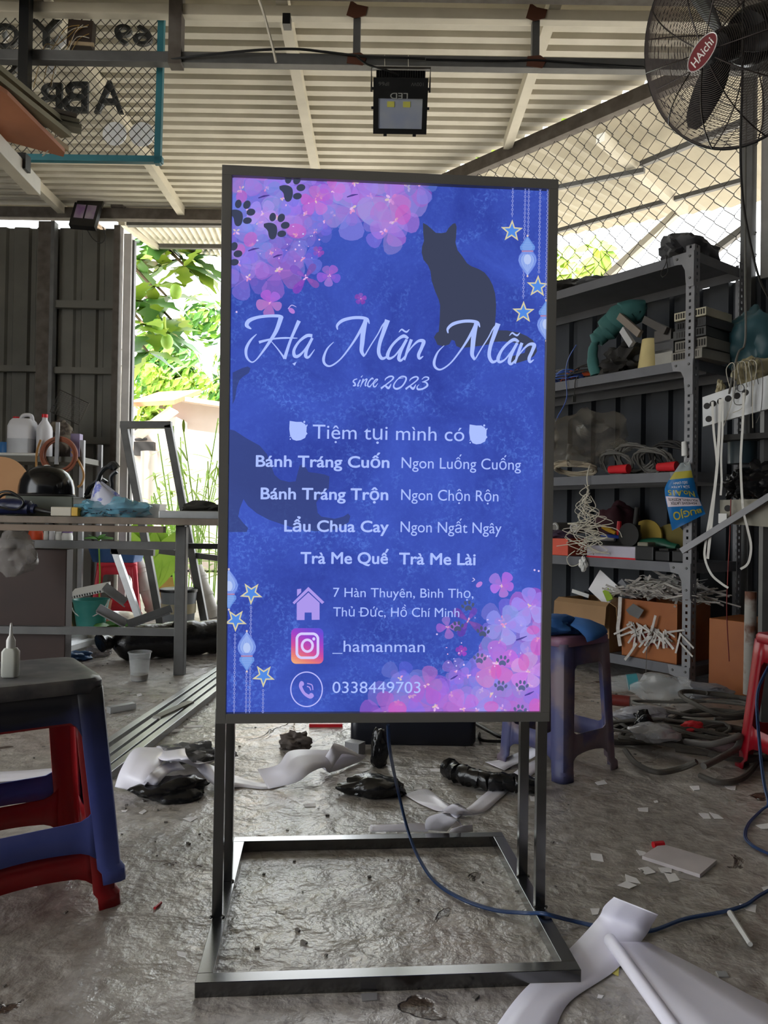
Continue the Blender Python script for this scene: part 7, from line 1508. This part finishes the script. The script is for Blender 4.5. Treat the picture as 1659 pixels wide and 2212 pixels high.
# foliage
def leafblade(g, p, d, up_, L_, w_, lob=0):
    d = d.normalized(); s_ = d.cross(up_).normalized(); n_ = s_.cross(d)
    N_ = 7
    l1, c1, r1 = [], [], []
    for i in range(N_+1):
        f_ = i/N_; w2 = w_*math.sin(math.pi*min(1, f_*.93+.05))**.8
        if lob and 0 < i < N_: w2 *= (1.15 if i % 2 else .55)
        c = p+d*L_*f_-V((0, 0, 1))*L_*.25*f_*f_; l1.append(c+s_*w2+n_*.1*w2); r1.append(c-s_*w2+n_*.1*w2); c1.append(c)
    g.grid([l1, c1, r1])
t = thing('breadfruit_tree', 'breadfruit tree branches with big lobed leaves and green fruit outside the doorway', 'tree', at(300, 1150, 8.2)+V((-.6, 0, 0))); RT = random.Random(15)
YBt = 8.2; hubs = [(345, 545), (400, 575), (330, 620), (360, 640), (310, 700), (345, 720), (395, 560), (300, 560), (370, 690), (300, 650), (320, 760), (330, 520), (380, 520), (420, 560)]
g = MB(); g2 = MB(); g3 = MB()
for i, h_ in enumerate(hubs):
    c = at(*h_, YBt+RT.uniform(-.5, .5))
    for k_ in range(6):
        a = RT.random()*6.28; d = V((math.cos(a), math.sin(a)*.8, RT.uniform(-.7, .5))); gg = g if k_ % 2 else g2
        leafblade(gg, c, d, V((RT.uniform(-.3, .3), -.5, 1)), RT.uniform(.32, .52), RT.uniform(.1, .15), 1)
    g3.tube([c, c+V((-.25, .2, .25)), c+V((-.9, .4, .7))], [.012, .02, .035], 6)
g.build('foliage', M_leafd, t, smooth=True, recalc=False); g2.build('young_foliage', M_leafy, t, smooth=True, recalc=False)
tx = at(250, 700, YBt).x-.7; g3.tube([(tx, YBt+.5, 0), (tx, YBt+.5, 2.5), (tx+.3, YBt+.4, 4.5)], [.14, .12, .09], 10); g3.build('branches', mat('brown bark', (110, 92, 72), .9), t, smooth=True)
for px, py in ((380, 630), (340, 705), (361, 738)): c = at(px, py, YBt-.45); g = MB(); g.ball(c, .07, 2, (.9, .9, 1.15)); g.build('fruit', M_leaf, t, smooth=True)
for px, py in ((373, 632), (355, 703)): g = MB(); g.tube([at(px, py-18, YBt-.4), at(px, py, YBt-.42), at(px+2, py+14, YBt-.42)], .018, 8, smooth=4); g.build('flower_spike', M_leafy, t, smooth=True)
def bush(name, label, cen, r_, sc, n_, m, seed, lsz=.12, trunk=True):
    rs_ = random.Random(seed); cen = V(cen); t = thing(name, label, 'tree', (cen.x, cen.y, 0)); gs = [MB(), MB()]
    cl_ = [V((rs_.gauss(0, .45)*sc[0], rs_.gauss(0, .4)*sc[1], rs_.gauss(0, .42)*sc[2]))*r_ for _ in range(26)]
    for i in range(n_):
        c = rs_.choice(cl_); d = V((rs_.gauss(0, 1), rs_.gauss(0, 1), rs_.gauss(0, 1))).normalized(); p = cen+c+d*r_*.3*rs_.random()**.4
        u = d.orthogonal().normalized()*lsz*rs_.uniform(.6, 1.2); w_ = d.cross(u).normalized()*lsz*.5
        k_ = d*lsz*.2
        gs[i % 2].face([p-u, p-w_*.9+k_, p+u*1.0, p+w_*.9+k_])
    gs[0].build('foliage', m[0], t, recalc=False); gs[1].build('light_foliage', m[1], t, recalc=False)
    if trunk: g = MB(); g.tube([(cen.x, cen.y, 0), (cen.x+.1, cen.y, cen.z)], [.12, .07], 8); g.build('trunk', mat('brown bark', (1, 1, 1)), t, smooth=True)
    return t
c = at(450, 800, 15); bush('leafy_tree', 'round bushy green tree behind the white house', c+V((.3, 0, -.3)), 1.7, (1.3, .8, 1), 3600, (M_leaf, M_leafd), 4, .14)
c = at(340, 872, 13.5); bush('leafy_tree', 'low sunlit shrub in front of the bushy tree', c, .75, (1, .8, .8), 900, (M_leafy, M_leaf), 5, .11)
for i, (px, py, YY, n_, hh, lb) in enumerate(((400, 1210, 7.6, 42, 1.3, 'tall thin leaved bamboo clump in the middle of the doorway'), (455, 1210, 7.2, 36, 1.25, 'thin leaved bamboo clump next to the sign edge'), (340, 1215, 8.2, 34, 1.0, 'thin leaved bamboo clump behind the trestle leg'))):
    q = fl(px, 1122+.8*F/YY); t = thing('bamboo', lb, 'plant', (q.x, q.y, -.02)); g = MB(); g2 = MB(); rs = random.Random(50+i)
    for k_ in range(14):
        a = rs.random()*6.28; top = V((q.x+.3*math.cos(a), q.y+.3*math.sin(a), hh*rs.uniform(.7, 1.3))); b0 = V((q.x+.06*math.cos(a), q.y+.06*math.sin(a), -.03)); g2.tube([b0, b0.lerp(top, .5)+V((0, 0, .1)), top], .006, 5)
        for j in range(n_//4):
            f_ = rs.uniform(.25, 1); p = b0.lerp(top, f_); d = V((rs.gauss(0, 1), rs.gauss(0, 1), rs.uniform(-.4, .6))); leafblade(g, p, d, V((0, -.3, 1)), rs.uniform(.16, .3), .014)
    g.build('leaves', M_leafy, t, recalc=False); g2.build('canes', M_leaf, t)
q = fl(330, 1330); t = thing('banana_plant', 'broad bright green banana leaves beyond the workbench', 'plant', (at(330, 1200, 6.9).x, 6.9, -.03)); g = MB(); c = V((at(330, 1200, 6.9).x, 6.9, .1))
for a, L_, w_ in ((.3, .85, .13), (1.2, .8, .13), (2.2, .8, .12), (2.9, .7, .1), (1.7, .95, .14), (-.4, .6, .1)): leafblade(g, c, V((math.cos(a)*.5, -.25, 1.1)), V((.4*math.cos(a), -1, .2)), L_, w_)
g.build('leaves', mat('bright leaf', (140, 196, 56), .4, 0, rgb2=(176, 214, 80), scale=4), t, smooth=True, recalc=False)
g = MB(); g.tube([(c.x, c.y, -.03), (c.x, c.y, .3)], .05, 10); g.build('stem', M_leaf, t)
c = fl(278, 1352); t = thing('green_leaves', 'clump of fresh green leaves lying behind the steel offcuts', 'plant', (c.x, c.y-.3, .0)); g = MB(); c = V((c.x, c.y-.3, .02))
for k_ in range(10): a = k_*.7; leafblade(g, c, V((math.cos(a), .5*math.sin(a), .35)), V((0, -.4, 1)), .15, .045)
g.build('leaves', M_leafd, t, smooth=True, recalc=False)
c = at(212, 1166, 5.46); t = thing('potted_sprig', 'small leafy sprig in a pot seen beneath the workbench top', 'plant', V((c.x, 5.5, 0))); g = MB()
for k_ in range(9): a = k_*.75; leafblade(g, V((c.x, 5.47, c.z)), V((math.cos(a), .4*math.sin(a), .3)), V((0, -.3, 1)), .11, .022)
g.build('leaves', M_leafd, t, recalc=False); g = MB(); g.tube([(c.x, 5.5, .1), (c.x+.01, 5.48, c.z*.6), (c.x, 5.47, c.z)], .006, 6); g.build('stem', M_leaf, t); g = MB(); g.lathe([(0, 0), (.07, 0), (.09, .16), (.08, .16), (0, .13)], (c.x, 5.5, 0), seg=20); g.build('pot', mat('clay pot', (150, 96, 70), .8), t, smooth=True)
c = fl(364, 1285); t = thing('plant_pot', 'square brown pot outside beyond the bench leg', 'pot', V((c.x, 7.3, 0))); c = at(364, 1278, 7.3); g = MB(); g.hexa([V((c.x+sx*.09, 7.3+sy*.09, -.03)) for sx, sy in ((-1, -1), (1, -1), (1, 1), (-1, 1))]+[V((c.x+sx*.1, 7.3+sy*.1, at(364, 1245, 7.3).z)) for sx, sy in ((-1, -1), (1, -1), (1, 1), (-1, 1))]); g.build('pot', mat('tan pot', (176, 132, 90), .8), t); g = MB(); g.lathe([(0, 0), (.06, 0), (.07, .06), (0, .06)], (c.x+.02, 7.3, at(364, 1245, 7.3).z), seg=16); g.build('liner', M_dark, t)
# awning seen through the doorway
g = MB(); A1, A2, A3, A4 = at(262, 478, 6.35), at(560, 482, 6.35), at(560, 560, 8.6), at(345, 548, 8.6)
rows_ = []
for i in range(41):
    f_ = i/40; rows_.append([A1.lerp(A2, f_)+V((0, 0, .018*math.cos(i*math.pi))), A4.lerp(A3, f_)+V((0, 0, .018*math.cos(i*math.pi)))])
g.grid(rows_); struct('trim_70', g, M_roof, solid=.002)
g = MB(); g.beam(at(262, 480, 6.3), at(362, 552, 8.4), .05, .05); struct('trim_71', g, M_joist)
g = MB(); g.beam(at(275, 485, 6.33), at(560, 486, 6.33), .05, .03); struct('trim_72', g, M_steel)
g = MB(); g.beam(at(345, 532, 7.4), at(560, 534, 7.4), .04, .04); struct('trim_73', g, M_steel)
# roof beyond the chain-link, on its own beams
def aw(s_, off, z): q = B0+DW*s_+NW*off; return V((q.x, q.y, z))
g = MB(); rows_ = []
n = 60
for i in range(n+1):
    s_ = -2.2+4.6*i/n; rows_.append([aw(s_, .22, 3.245+.02*(i % 2)), aw(s_, 2.02, 3.18+.12*s_+.02*(i % 2))])
g.grid(rows_); struct('trim_74', g, mat('pale translucent roof sheet', (158, 151, 132), .6, 0, var=.05), solid=.002)
def awl(px, py, off): return onp(px, py, B0+NW*off, NW)
for i, (pa, pb, oa, ob, w_, m) in enumerate((((1297, 298), (1478, 455), .26, 1.42, .06, M_joist), ((1200, 406), (1392, 368), .55, .66, .03, M_steel), ((1200, 500), (1610, 388), 1.14, 1.24, .03, M_steel), ((1470, 452), (1310, 600), 1.42, 1.42, .05, M_joist), ((1385, 355), (1610, 262), .68, .62, .035, M_steel), ((1300, 720), (1620, 485), 1.8, 1.8, .05, M_steel))):
    g = MB(); g.beam(awl(*pa, oa), awl(*pb, ob), w_, w_); struct('trim_%d' % (75+i), g, m)
c = awl(1290, 560, 3.2); t = thing('papaya_plant', 'sunlit yellow green leaves seen through the mesh beside the sign', 'plant', V((c.x, c.y, 0))); g = MB(); rs = random.Random(77)
for px, py in ((1285, 535), (1295, 560), (1285, 585), (1225, 560), (1232, 590), (1300, 540), (1215, 545)):
    for k_ in range(6): a = rs.random()*6.28; leafblade(g, awl(px, py, 3.2), V((math.cos(a), .3, math.sin(a))), V((0, -1, .3)), .22, .05)
g.build('leaves', M_leafy, t, recalc=False); g = MB(); g.tube([(c.x, c.y, 0), (c.x, c.y, c.z)], .04, 8); g.build('stem', M_leaf, t)
c = awl(1180, 345, 4.5); bush('leafy_tree', 'bright tree just visible over the far awning edge', c+V((0, 0, .1)), .9, (2.2, 1, .5), 1500, (M_leafy, M_leafy), 8, .16)
